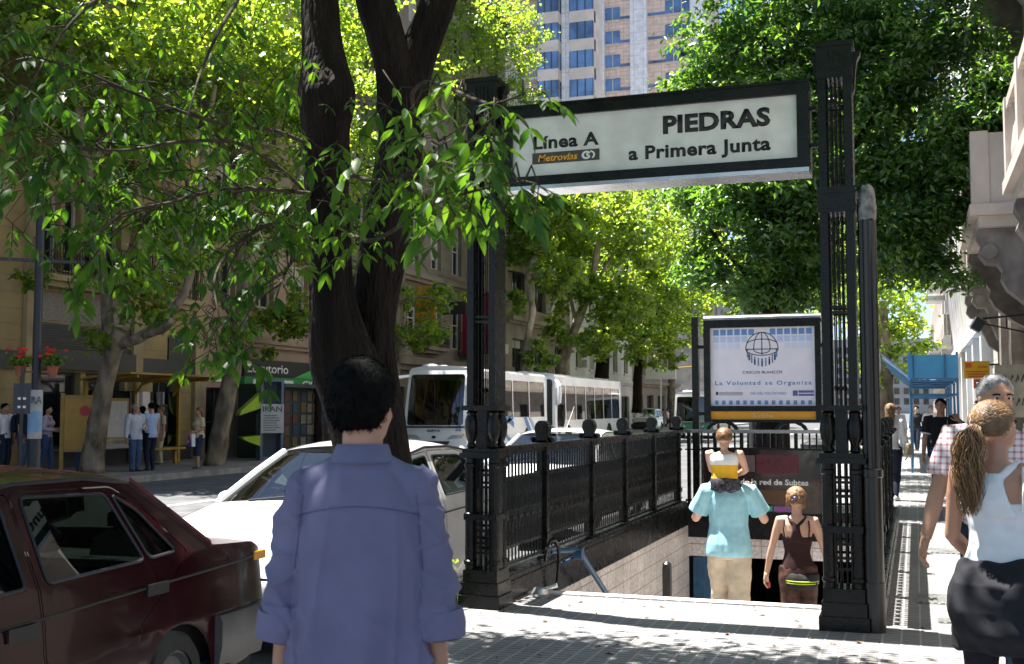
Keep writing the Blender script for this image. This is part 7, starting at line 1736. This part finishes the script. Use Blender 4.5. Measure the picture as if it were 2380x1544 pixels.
t_, I_, _ = far(48, 1100, 1.78, 'man with long hair, dark shirt and a backpack waiting on the far pavement', -60, dict(m=navy, ease=.02, sleeve=.5, hem=.49), dict(m=jeans, wide=.01), dict(m=m_hairblk, len=.014, kind='long', to=.82)); rucksack(t_, I_, navy)
q = MB(); q.loft([ring(I_['V'](0, 0, z), .105 * 1.78, .085 * 1.78, 20) for z in (.47, .50)]); q.build('red_hem', cloth('red_cotton', (.4, .03, .02)), t_)
t_, I_, _ = far(108, 1096, 1.70, 'woman in a pale pink top and jeans with a dark backpack', -70, dict(m=pink, sleeve=1, hem=.52), dict(m=jeans), dict(m=m_hairblk, len=.012), 'f', dict(wrist=[(-.07, .13, .62), (.07, .13, .62)], ankle=[(-.04, .05, .045), (.05, -.08, .05)])); rucksack(t_, I_, dkblue)
far(8, 1100, 1.74, 'man in a light shirt at the left edge of the far pavement', -90, dict(m=whitec, sleeve=.5), dict(m=djeans), dict(m=m_hairblk, len=.010))
far(187, 1096, 1.66, 'woman in a sleeveless dark top leaning by the left plane tree', 30, dict(m=dkblue, sleeve=None, hem=.52), dict(m=jeans, fold=.004), dict(m=m_hairbrn, len=.012, kind='long', to=.78), 'f', dict(wrist=[(-.05, .12, .63), (.05, .13, .64)]))
far(312, 1096, 1.74, 'man in a striped pale shirt and blue jeans standing by the bus shelter', -110, dict(m=stripe, ease=.022, sleeve=1, hem=.47, flare=.012), dict(m=jeans, wide=.008), dict(m=m_hairgrey, len=.008), pose=dict(wrist=[(-.10, .12, .62), (.16, .02, .47)]))
far(349, 1094, 1.76, 'man in a sleeveless pale blue top and navy trousers by the bus shelter', 80, dict(m=pblue, ease=.018, sleeve=.06, hem=.49), dict(m=navy, wide=.008), dict(m=m_hairblk, len=.012), pose=dict(wrist=[(-.10, .14, .62), (.14, .02, .475)]))
far(371, 1080, 1.68, 'person in khaki waiting inside the yellow bus shelter', 150, dict(m=khaki, sleeve=.5), dict(m=khaki), dict(m=m_hairbrn, len=.012))
t_, I_, _ = far(461, 1090, 1.64, 'woman in a sand T-shirt holding a red and blue shopping bag', 150, dict(m=khaki, sleeve=.5, hem=.50, flare=.008), dict(m=dkblue, kind='capri', wide=.02), dict(m=m_hairbrn, len=.014, kind='long', to=.80), 'f', dict(wrist=[(-.06, .12, .60), (.07, .11, .58)], ankle=[(-.055, .03, .045), (.06, -.03, .05)]))
V = I_['V']; q = MB(); q.box(-.15, .10, .17, .27, .60, .94); bgo = q.build('shopping_bag', mat('white_bag_plastic', (.62, .62, .66), .4), t_)
q = MB(); q.box(-.15, .10, .268, .274, .60, .70); q.prism([(-.10, .72), (.0, .70), (.05, .80), (.0, .86), (-.08, .84)], lambda a, b, d: (a, d, b), .271, .276); q.build('blue_print', mat('bag_blue', (.03, .07, .40), .4), bgo)
q = MB(); q.box(-.05, .10, .2745, .278, .78, .90); q.box(-.15, -.08, .2745, .278, .62, .74); q.build('red_print', mat('bag_red', (.55, .02, .03), .4), bgo)
t_, I_, _ = far(562, 1056, 1.76, 'man in black with light trousers talking at the lime green telephone booth', -75, dict(m=blackc, ease=.02, sleeve=1, hem=.5), dict(m=beige), dict(m=m_hairgrey, len=.006, front=.95), pose=dict(wrist=[(-.08, .10, .84), (.06, .15, .66)]), b=1.06)
p = G(578, 1056, -.01); q = MB(); q.loft([ring((p.x + .28, p.y - .2, z), rx, ry, 18) for z, rx, ry in ((-.005, .22, .16), (.10, .26, .19), (.28, .22, .15), (.36, .10, .07), (.42, .05, .05), (.62, .06, .05), (.68, .02, .02))]); tag(q.build('red_bag', cloth('crimson_nylon', (.22, .008, .025)), smooth=True), 'crimson bag lying on the ground by the telephone booth', 'bag')
far(545, 1052, 1.72, 'person in blue standing in the shade left of the telephone booth', 60, dict(m=dkblue, sleeve=1), dict(m=cloth('mid_blue_cotton', (.03, .09, .25))), dict(m=m_hairblk, len=.012))
far(482, 1035, 1.70, 'person in a light shirt in the doorway shade behind the second plane tree', -80, dict(m=whitec, sleeve=.5), dict(m=djeans), dict(m=m_hairblk, len=.012), z=-.01)
far(1541, 996, 1.72, 'pedestrian in a red top crossing the road far off beyond the coaches', 90, dict(m=cloth('red_cotton', (.4, .03, .02)), sleeve=.5), dict(m=navy), dict(m=m_hairblk, len=.012), pose=dict(ankle=[(-.05, .14, .06), (.05, -.14, .08)]), z=-.16)
far(1552, 996, 1.74, 'pedestrian in a white shirt far off beside the one in red', -90, dict(m=whitec, sleeve=.5), dict(m=blackc), dict(m=m_hairblk, len=.012), pose=dict(ankle=[(-.05, .12, .06), (.05, -.12, .08)]), z=-.16)
# ================================================================== STREET FURNITURE
m_pole = mat('dark_street_paint', (.022, .022, .024), .45, var=.15); m_yel = mat('yellow_street_paint', (.30, .18, .02), .5, var=.2); m_yel2 = mat('yellow_panel_enamel', (.36, .19, .008), .4, var=.1); m_red = mat('red_print', (.45, .02, .015), .5, var=.05); m_terr = mat('terracotta', (.30, .10, .05), .8)
m_paper = mat('poster_paper', (.42, .44, .45), .7, var=.1, scale=8); m_bluep = mat('poster_sky_blue', (.22, .38, .58), .6)
# left lamp post with flower baskets
p = AX(78, 1095, -18.3); lp = thing('lamp_post', 'tall dark lamp post carrying two baskets of red flowers on the far pavement', 'lamp post', (p.x, p.y, -.01))
q = MB(); q.lathe([(.17, 0), (.17, .3), (.14, .35), (.14, 1.0), (.095, 1.1), (.095, 6.9), (.05, 7.0)], 14); q.build('pole', m_pole, lp)
q = MB(); q.box(-1.0, .85, -.03, .03, 4.86, 4.93); q.tube([(-1.0, 0, 4.9), (-1.15, 0, 4.93)], .05, 8); q.box(.85, .95, -.05, .05, 4.84, 4.95); q.build('cross_arm', m_pole, lp, rot=(0, 0, R(42)))
for s in (-1, 1):
    bx = (s * .30, s * .16, 0)
    k = MB(); k.lathe([(.09, 2.32), (.13, 2.55), (.14, 2.55), (.13, 2.52)], 14, (bx[0], bx[1], 0)); k.box(min(0, bx[0]), max(0, bx[0]), bx[1] * .5 - .02, bx[1] * .5 + .02, 2.40, 2.44); bo = k.build('flower_pot', m_terr, lp)
    o = crown(lp, [((bx[0], bx[1], 2.68), (.20, .20, .14), 260)], .09, .07, m_leafpl, 4 + s, clump=12, sig=.12); o.name = 'flower_leaves'
    k = MB(); r2 = random.Random(s + 5)
    for i in range(13): k.sphere((bx[0] + r2.gauss(0, .15), bx[1] + r2.gauss(0, .15), 2.78 + r2.uniform(-.12, .18)), (.045, .045, .035), 8, 6)
    k.build('red_flowers', mat('geranium_red', (.60, .025, .015), .7, var=.2), lp)
k = MB(); k.tube([(0, 0, .95), (0, 0, 2.02)], .152, 14); po = k.build('wrapped_posters', m_paper, lp)
k = MB(); k.tube([(0, 0, 1.1), (0, 0, 1.55)], .1545, 14); k.build('blue_print', m_bluep, po)
vx = Vector((math.cos(YAW + R(-23)) , math.sin(YAW + R(-23)), 0)); fwv = Vector((p.x, p.y, 0)).normalized(); rtv = Vector((fwv.y, -fwv.x, 0))
text('lettering', 'IRA', mat('poster_grey_print', (.10, .12, .15), .6), po, frame(Vector((0, 0, 1.72)) - fwv * .17 - rtv * .13, rtv, (0, 0, 1)), .26, .17, .015)
# bus stop plate on a thin post
p = AX(46, 1096, -18.0); bs = thing('bus_stop_sign', 'narrow dark bus stop plate on a thin post at the left edge', 'sign', (p.x, p.y, -.01)); q = MB(); q.tube([(0, 0, 0), (0, 0, 2.5)], .035, 8); q.build('post', m_pole, bs)
q = MB(); q.box(-.17, .17, -.02, .02, 1.5, 2.15); pn = q.build('plate', mat('bus_plate_blue', (.02, .03, .05), .4), bs, rot=(0, 0, R(42)))
q = MB()
for z in (1.62, 1.80): q.box(-.08, .08, -.026, -.021, z, z + .05)
q.build('route_strip', m_whitep, pn)
# yellow bus shelter
sh_ = thing('bus_shelter', 'yellow framed bus shelter with a curved roof on the far pavement', 'bus shelter', (0, 0, -.01))
xA, xB = -20.9, -19.7; yA, yB = 24.9, 29.0
q = MB()
for (x, y_) in ((xA, yA), (xA, yB), (xA, (yA + yB) / 2)): q.box(x - .05, x + .05, y_ - .05, y_ + .05, 0, 2.35)
for y_ in (yA + .3, (yA + yB) / 2, yB - .3): q.tube([(xA, y_, 2.0), (xA + .25, y_, 2.3), (xA + .7, y_, 2.44), (xB + .25, y_, 2.48)], .045, 8)
q.build('frame', m_yel, sh_)
q = MB(); n_ = 10; prof = [(xA - .1 + (xB - xA + .5) * i / n_, 2.36 + .16 * math.sin(i / n_ * 1.5)) for i in range(n_ + 1)]
q.prism(prof + [(a, b + .05) for a, b in reversed(prof)], lambda a, b, d: (a, d, b), yA - .2, yB + .2); q.build('roof', m_yel, sh_)
q = MB(); q.box(xA - .02, xA + .0, yA + .1, yB - .1, .5, 2.1); q.build('back_glass', m_cglass, sh_)
q = MB(); q.box(xA + .1, xA + .5, yA + 1.9, yB - .3, .42, .48); q.box(xA + .25, xA + .35, yA + 2.2, yA + 2.3, 0, .42); q.box(xA + .25, xA + .35, yB - .6, yB - .5, 0, .42); q.build('bench', m_yel, sh_)
q = MB(); q.box(xA + .02, xA + .08, yA + .3, yA + 1.7, .75, 1.9); q.build('notice_frame', m_yel, sh_); q = MB(); q.box(xA + .081, xA + .09, yA + .38, yA + 1.62, .83, 1.82); q.build('notice', m_paper, sh_)
# the yellow advertising panel beside it
ap = thing('advertising_panel', 'yellow advertising panel with a red spot left of the bus shelter', 'panel', (0, 0, -.01)); pA = AX(140, 1000, -20.3); pB = AX(243, 1000, -19.4)
d_ = Vector((pB.x - pA.x, pB.y - pA.y, 0)); ln = d_.length; ang = math.atan2(d_.y, d_.x); ap.location = (pA.x, pA.y, -.01); ap.rotation_euler = (0, 0, ang)
q = MB(); q.box(0, .09, -.06, .06, 0, 2.0); q.box(ln - .09, ln, -.06, .06, 0, 2.05); q.box(.09, ln - .09, -.05, .05, 1.86, 1.95); q.box(.09, ln - .09, -.05, .05, .52, .60); q.build('frame', m_yel, ap)
q = MB(); q.box(.09, ln - .09, -.035, .035, .60, 1.86); pn = q.build('poster', m_yel2, ap); q = MB(); q.tube([(ln * .55, -.036, 1.55), (ln * .55, -.042, 1.55)], .13, 18); q.build('red_spot', m_red, pn)
# telephone booth
m_lime = mat('lime_green_plastic', (.36, .56, .02), .35, var=.06); m_slate = mat('slate_blue_metal', (.11, .16, .22), .4, var=.1)
p = AX(626, 1050, -19.2); tb = thing('telephone_booth', 'slate blue telephone booth with lime green angular wings and a pasted poster', 'telephone booth', (p.x, p.y, -.01), R(42))
q = MB(); q.box(-.36, -.28, -.4, .4, 0, 2.45); q.box(.28, .36, -.4, .4, 0, 2.45); q.box(-.28, .28, .34, .4, 0, 2.45); q.box(-.36, .36, -.4, .4, 2.45, 2.52); q.box(-.28, .28, -.4, .34, 0, .12); q.build('frame', m_slate, tb)
q = MB(); q.prism([(-.36, 1.95), (-.36, 2.1), (-.95, 1.55), (-1.0, 1.4), (-.36, 1.62)], lambda a, b, d: (a, d, b), -.4, .4); q.build('wing', m_lime, tb)
q = MB(); q.prism([(-.36, .45), (-.36, .78), (-.92, .72), (-.80, .62)], lambda a, b, d: (a, d, b), -.4, .4); q.build('wing', m_lime, tb)
q = MB(); q.box(-.45, -.37, -.15, .15, .95, 1.45); q.build('telephone', m_pole, tb)
k = MB(); k.box(-.36, .36, -.43, -.402, .85, 1.75); po = k.build('poster', m_paper, tb)
text('lettering', 'IRAN', mat('poster_dark_print', (.05, .10, .10), .6), po, frame((-.30, -.431, 1.52), (1, 0, 0), (0, 0, 1)), .60, .17, .02)
q = MB()
for i in range(7): q.box(-.28, .12 + .02 * (i * 5 % 7), -.434, -.4305, .93 + i * .075, .955 + i * .075)
q.build('print_lines', mat('poster_grey_print', (.10, .12, .15), .6), po)
# newsstand
p = AX(652, 1050, -19.3); p2 = AX(748, 1046, -19.3); ns = thing('newsstand', 'dark newsstand stacked with rows of magazines behind the man in the blue shirt', 'kiosk', (0, 0, -.01))
q = MB(); q.box(-20.9, -19.6, p.y, p2.y + 1.2, 0, 2.3); q.box(-21.1, -19.1, p.y - .1, p2.y + 1.3, 2.3, 2.42); q.build('cabin', mat('kiosk_dark_green', (.018, .03, .025), .5), ns)
r2 = random.Random(8); cols = [mat('magazine_' + n_, c, .4, var=.35, scale=12) for n_, c in (('red', (.10, .035, .03)), ('blue', (.035, .05, .09)), ('cream', (.17, .15, .12)), ('ochre', (.12, .08, .04)), ('grey', (.07, .07, .075)))]
yy = p.y + .1
while yy < p2.y + 1:
    for k in range(5):
        q = MB(); w_ = r2.uniform(.26, .34); q.box(-19.597, -19.575, yy, yy + w_, .35 + k * .38, .35 + k * .38 + r2.uniform(.28, .34)); q.build('magazine', r2.choice(cols), ns)
    yy += r2.uniform(.33, .62)
# near kerb street lamp whose head looks out of the dark tree
sl = thing('street_lamp', 'tall dark street lamp inside the dense dark tree, rounded head poking out', 'street lamp', (-3.22, 24.2, 0)); q = MB(); q.lathe([(.13, 0), (.12, 1.0), (.075, 1.1), (.06, 9.3), (.02, 9.35)], 12); q.build('pole', m_pole, sl)
q = MB(); q.tube([(0, 0, 8.6), (-.25, 0, 9.15), (-.75, 0, 9.42)], .035, 8); q.tube([(-.95, 0, 5.85), (.75, 0, 5.85)], .03, 8); q.build('arm', m_pole, sl)
q = MB(); q.sphere((-1.10, 0, 9.36), (.36, .17, .19), 18, 10); q.build('lamp_head', mat('blue_black_lamp_housing', (.022, .028, .05), .3), sl)
q = MB(); q.sphere((-1.10, 0, 9.24), (.29, .14, .15), 16, 8); q.build('lamp_glass', mat('lamp_diffuser', (.45, .50, .42), .25), sl)
# traffic signals far off
v = G(1478, 990, -.16); ts = thing('traffic_signal', 'yellow traffic signal post with a long arm over the far crossing', 'traffic light', (v.x, v.y, -.16)); 
h = AY(1478, 862, v.y).z + .16; dx = AY(1614, 846, v.y).x - v.x
q = MB(); q.tube([(0, 0, 0), (0, 0, h)], .09, 8); q.tube([(0, 0, h - .15), (dx * .3, 0, h + .1), (dx, 0, h + .35)], .07, 8); q.build('post', m_yel2, ts)
q = MB(); q.box(dx - .2, dx + .2, -.15, .15, h + .1, h + 1.1); q.box(-.2, .2, -.25, .05, 2.2, 3.1); q.build('signal_box', m_yel2, ts)
v = G(1566, 985, -.16); ts = thing('traffic_signal', 'short yellow traffic signal beside the green bus', 'traffic light', (v.x, v.y, -.16)); q = MB(); q.tube([(0, 0, 0), (0, 0, 2.2)], .06, 8); q.build('post', m_yel2, ts); q = MB(); q.box(-.2, .2, -.15, .15, 1.9, 2.9); q.build('signal_box', m_yel2, ts)
p = AY(1535, 868, 95); q = MB(); q.box(p.x - 1.3, p.x + 1.3, 95, 95.2, p.z - .5, p.z + .5); q.box(p.x - .05, p.x + .05, 95.05, 95.15, -.16, p.z - .5); tag(q.build('street_sign', m_whitep), 'white board on a post far down the avenue, left of the poster case', 'sign')
# ------------------------------------------------------------------ right pavement: scaffolding, signs, spotlight
m_blsc = mat('blue_scaffold_paint', (.04, .16, .32), .5, var=.2); m_blp = mat('bright_blue_board', (.07, .33, .66), .5, var=.08, scale=2); m_plank = mat('grey_blue_plank', (.20, .25, .30), .8, var=.25)
sc = thing('scaffolding', 'blue tube scaffolding over the right pavement with a bright blue board across its front', 'scaffolding', (0, 0, 0))
q = MB()
for y_ in (30.2, 33.0, 35.8, 38.6, 41.4):
    for x in (-.10, 1.0): q.tube([(x, y_, 0), (x, y_, 3.0)], .03, 8); 
    q.tube([(-.1, y_, 2.3), (1.0, y_, 2.3)], .028, 8); q.tube([(-.1, y_, 1.95), (1.0, y_, 1.95)], .022, 8); q.tube([(-.1, y_, 2.3), (-.75, y_, 2.85)], .028, 8)
for x in (-.1, 1.0):
    for z in (2.3, 1.95): q.tube([(x, 30.2, z), (x, 41.4, z)], .025, 8)
for y_ in (30.2, 35.8): q.tube([(1.0, y_, .2), (1.0, y_ + 2.8, 1.95)], .02, 6); q.tube([(-.1, y_, .2), (-.1, y_ + 2.8, 1.95)], .02, 6)
q.build('tubes', m_blsc, sc)
q = MB(); q.box(-.16, 1.02, 30.05, 30.09, 2.36, 2.93); q.build('front_board', m_blp, sc)
q = MB(); q.tube([(-.03, 30.03, 2.3), (-.03, 30.03, 2.95)], .02, 6); q.tube([(.72, 30.03, 2.3), (.72, 30.03, 2.95)], .02, 6); q.build('board_clamp', m_blsc, sc)
for i in range(5): 
    t0, t1 = i / 5, (i + .94) / 5; q = MB(); q.prism([(-.12 - .7 * t0, 2.40 + .62 * t0), (-.12 - .7 * t1, 2.40 + .62 * t1), (-.12 - .7 * t1, 2.44 + .62 * t1), (-.12 - .7 * t0, 2.44 + .62 * t0)], lambda a, b, d: (a, d, b), 30.3, 42); q.build('plank', m_plank, sc)
q = MB(); q.box(-.1, 1.0, 30.3, 42, 2.33, 2.37); q.build('deck', m_plank, sc)
def perp_sign(name, label, px0, px1, py0, py1, Y, m):
    a, b = AY(px0, py0, Y), AY(px1, py1, Y); t = thing(name, label, 'sign', (0, 0, 0)); MB().box(a.x, b.x, Y, Y + .06, b.z, a.z).build('board', m, t); MB().box(b.x, FAC - .005, Y + .015, Y + .045, a.z - .1, a.z - .06).box(b.x, FAC - .005, Y + .015, Y + .045, b.z + .06, b.z + .1).build('bracket', m_pole, t); return t, a, b
m_sy = mat('yellow_sign_face', (.74, .40, .01), .4, var=.05); m_so = mat('orange_red_sign_face', (.66, .10, .02), .4, var=.05)
t, a, b = perp_sign('photo_sign', 'yellow photo shop sign projecting from the right house fronts', 2240, 2301, 840, 880, 27.5, m_sy); w_ = b.x - a.x
def ps_(fx_, fz): return frame((a.x + w_ * fx_, 27.497, b.z + (a.z - b.z) * fz), (1, 0, 0), (0, 0, 1))
text('lettering', 'Kodak', m_red, t, ps_(.54, .62), w_ * .38, .055, .012); q = MB(); q.box(a.x + w_ * .06, a.x + w_ * .3, 27.49, 27.499, b.z + (a.z - b.z) * .62, b.z + (a.z - b.z) * .92)
for k, f in enumerate((.36, .22, .09)): q.box(a.x + w_ * (.07 + .04 * k), a.x + w_ * (.93 - .09 * k), 27.49, 27.499, b.z + (a.z - b.z) * f, b.z + (a.z - b.z) * (f + .07))
q.build('print', mat('sign_red_orange', (.60, .12, .02), .5), t)
t, a, b = perp_sign('phone_sign', 'small orange red sign with a white oval below the yellow photo sign', 2262, 2306, 881, 903, 28.2, m_so); w_ = b.x - a.x; h_ = a.z - b.z
q = MB(); q.tube([(a.x + w_ * .27, 28.199, b.z + h_ * .5), (a.x + w_ * .27, 28.19, b.z + h_ * .5)], w_ * .17, 18, flat=h_ * .30, ref=(1, 0, 0)); q.build('oval', mat('sign_blue', (.05, .10, .45), .4), t)
text('lettering', 'CTI', m_whitep, t, frame((a.x + w_ * .15, 28.189, b.z + h_ * .38), (1, 0, 0), (0, 0, 1)), w_ * .25, h_ * .26, .03); q = MB(); q.box(a.x + w_ * .5, a.x + w_ * .9, 28.19, 28.199, b.z + h_ * .42, b.z + h_ * .56); q.build('print', m_red, t)
# wall spotlight on a triangular arm
sp_ = thing('spotlight', 'black spotlight on a long triangular arm reaching out from the right house', 'spotlight', (0, 0, 0)); Y_ = 20.0
p0, p1 = AY(2258, 762, Y_), AY(2285, 748, Y_)
q = MB(); q.tube([(p1.x, Y_, p1.z + .05), (FAC - .01, Y_, p1.z + .11)], .018, 6); q.tube([(p1.x, Y_, p1.z - .03), (FAC - .01, Y_, p1.z - .22)], .014, 6); q.tube([(p1.x + .35, Y_, p1.z + .06), (p1.x + .35, Y_, p1.z - .13)], .01, 6); q.tube([(p1.x + .75, Y_, p1.z + .08), (p1.x + .75, Y_, p1.z - .2)], .01, 6); q.build('arm', m_pole, sp_)
q = MB(); M_ = Matrix.Translation((p0.x + .08, Y_, p0.z + .05)) @ Matrix.Rotation(R(32), 4, 'Y'); q.box(-.06, .10, -.16, .16, -.10, .10, 0, M_); q.build('lamp_body', m_pole, sp_); q = MB(); q.box(-.085, -.061, -.15, .15, -.09, .09, 0, M_); q.build('lamp_lens', m_galv, sp_)
# pasted bills on a pillar
a, b = AX(2332, 868, 1.6), AX(2372, 950, 1.6); q = MB(); q.box(1.3, 1.84, 21.2, 21.26, 1.45, 2.35); o = tag(q.build('bill_board', mat('cream_bill_paper', (.52, .48, .38), .7, var=.15)), 'cream board with scrawled lettering against the right house front', 'board')
q = MB()
r2 = random.Random(2)
for k in range(2):
    for i in range(5):
        x = 1.36 + i * .09; z = 2.05 - k * .4; q.tube([(x, 21.195, z), (x + .02 + r2.uniform(-.01, .03), 21.195, z + .13), (x + .05, 21.195, z + r2.uniform(0, .1))], .008, 4)
q.build('scrawl', m_wdark, o)
q = MB()
for pts in ([(.03, 1.62), (.22, 1.66), (.10, 1.40)], [(.02, 1.28), (.02, 1.02)], [(.02, 1.28), (.13, 1.24), (.12, 1.15), (.02, 1.14)], [(.18, 1.26), (.18, 1.0)], [(.18, 1.26), (.30, 1.27)], [(.18, 1.14), (.27, 1.15)]): q.tube([(FAC - .255, 31.1 + a * 1.7, z) for a, z in pts], .018, 5)
tag(q.build('graffiti', m_red), 'red sprayed graffiti on the white pillar', 'graffiti')
# silhouettes behind the far railing: a litter bin and a planter-like cabinet
q = MB(); q.lathe([(.2, 0), (.22, .1), (.22, .85), (.25, .88), (.25, .95), (.1, 1.02)], 16, (-1.75, 21.5, 0)); tag(q.build('litter_bin', m_pole, smooth=40), 'dark litter bin behind the far railing of the stairwell', 'bin')

# ================================================================== one mesh per lifted-off piece of a part
def split_loose(o, base):
    me = o.data; n = len(me.vertices); par = list(range(n))
    def find(a):
        while par[a] != a: par[a] = par[par[a]]; a = par[a]
        return a
    for e in me.edges: par[find(e.vertices[0])] = find(e.vertices[1])
    isl = {}
    for i in range(n): isl.setdefault(find(i), []).append(i)
    co = [v.co for v in me.vertices]; gs = []
    for k, ids in isl.items():
        lo = [min(co[i][d] for i in ids) - .012 for d in range(3)]; hi = [max(co[i][d] for i in ids) + .012 for d in range(3)]; gs.append([lo, hi, set(ids)])
    ch = True
    while ch:
        ch = False
        for a in range(len(gs)):
            for b in range(a + 1, len(gs)):
                if all(gs[a][0][d] <= gs[b][1][d] and gs[b][0][d] <= gs[a][1][d] for d in range(3)):
                    gs[a] = [[min(x, y) for x, y in zip(gs[a][0], gs[b][0])], [max(x, y) for x, y in zip(gs[a][1], gs[b][1])], gs[a][2] | gs[b][2]]; del gs[b]; ch = True; break
            if ch: break
    if len(gs) < 2: o.name = base; return
    for k, (_, _, ids) in enumerate(gs):
        q = MB(); mp = {}
        for i in sorted(ids): mp[i] = len(q.v); q.v.append(tuple(co[i]))
        sm = False
        for p_ in me.polygons:
            if p_.vertices[0] in ids: q.f.append(tuple(mp[i] for i in p_.vertices)); q.m.append(p_.material_index); sm = sm or p_.use_smooth
        m2 = q.mesh(base, list(me.materials), 35 if sm else False); c = o.copy(); c.data = m2; c.name = base; COL.objects.link(c)
    bpy.data.objects.remove(o)
SPLIT = dict(pilaster='pilaster', fin='fin', pillar='pillar', shop_fascia='shop_fascia', headlight='headlight', tail_light='tail_light', side_light='side_light', seat='seat', seats='seat', wiper='wiper', indicator='indicator', mounting_arm='mounting_arm', roof_vents='roof_vent', bra_strap='bra_strap', eyes='eye', shop_lamps='shop_lamp', air_conditioner='air_conditioner', board_clamp='board_clamp', balcony_slabs='balcony_slab', pier='pier', curtains='curtain', strap='strap', dark_awning='dark_awning', signal_box='signal_box', swirl='swirl', white_rib='white_rib', urn_stage='urn_stage')
for o in list(scene.objects):
    b_ = o.name.split('.')[0]
    if o.type == 'MESH' and o.parent and b_ in SPLIT and not o.children: split_loose(o, SPLIT[b_])
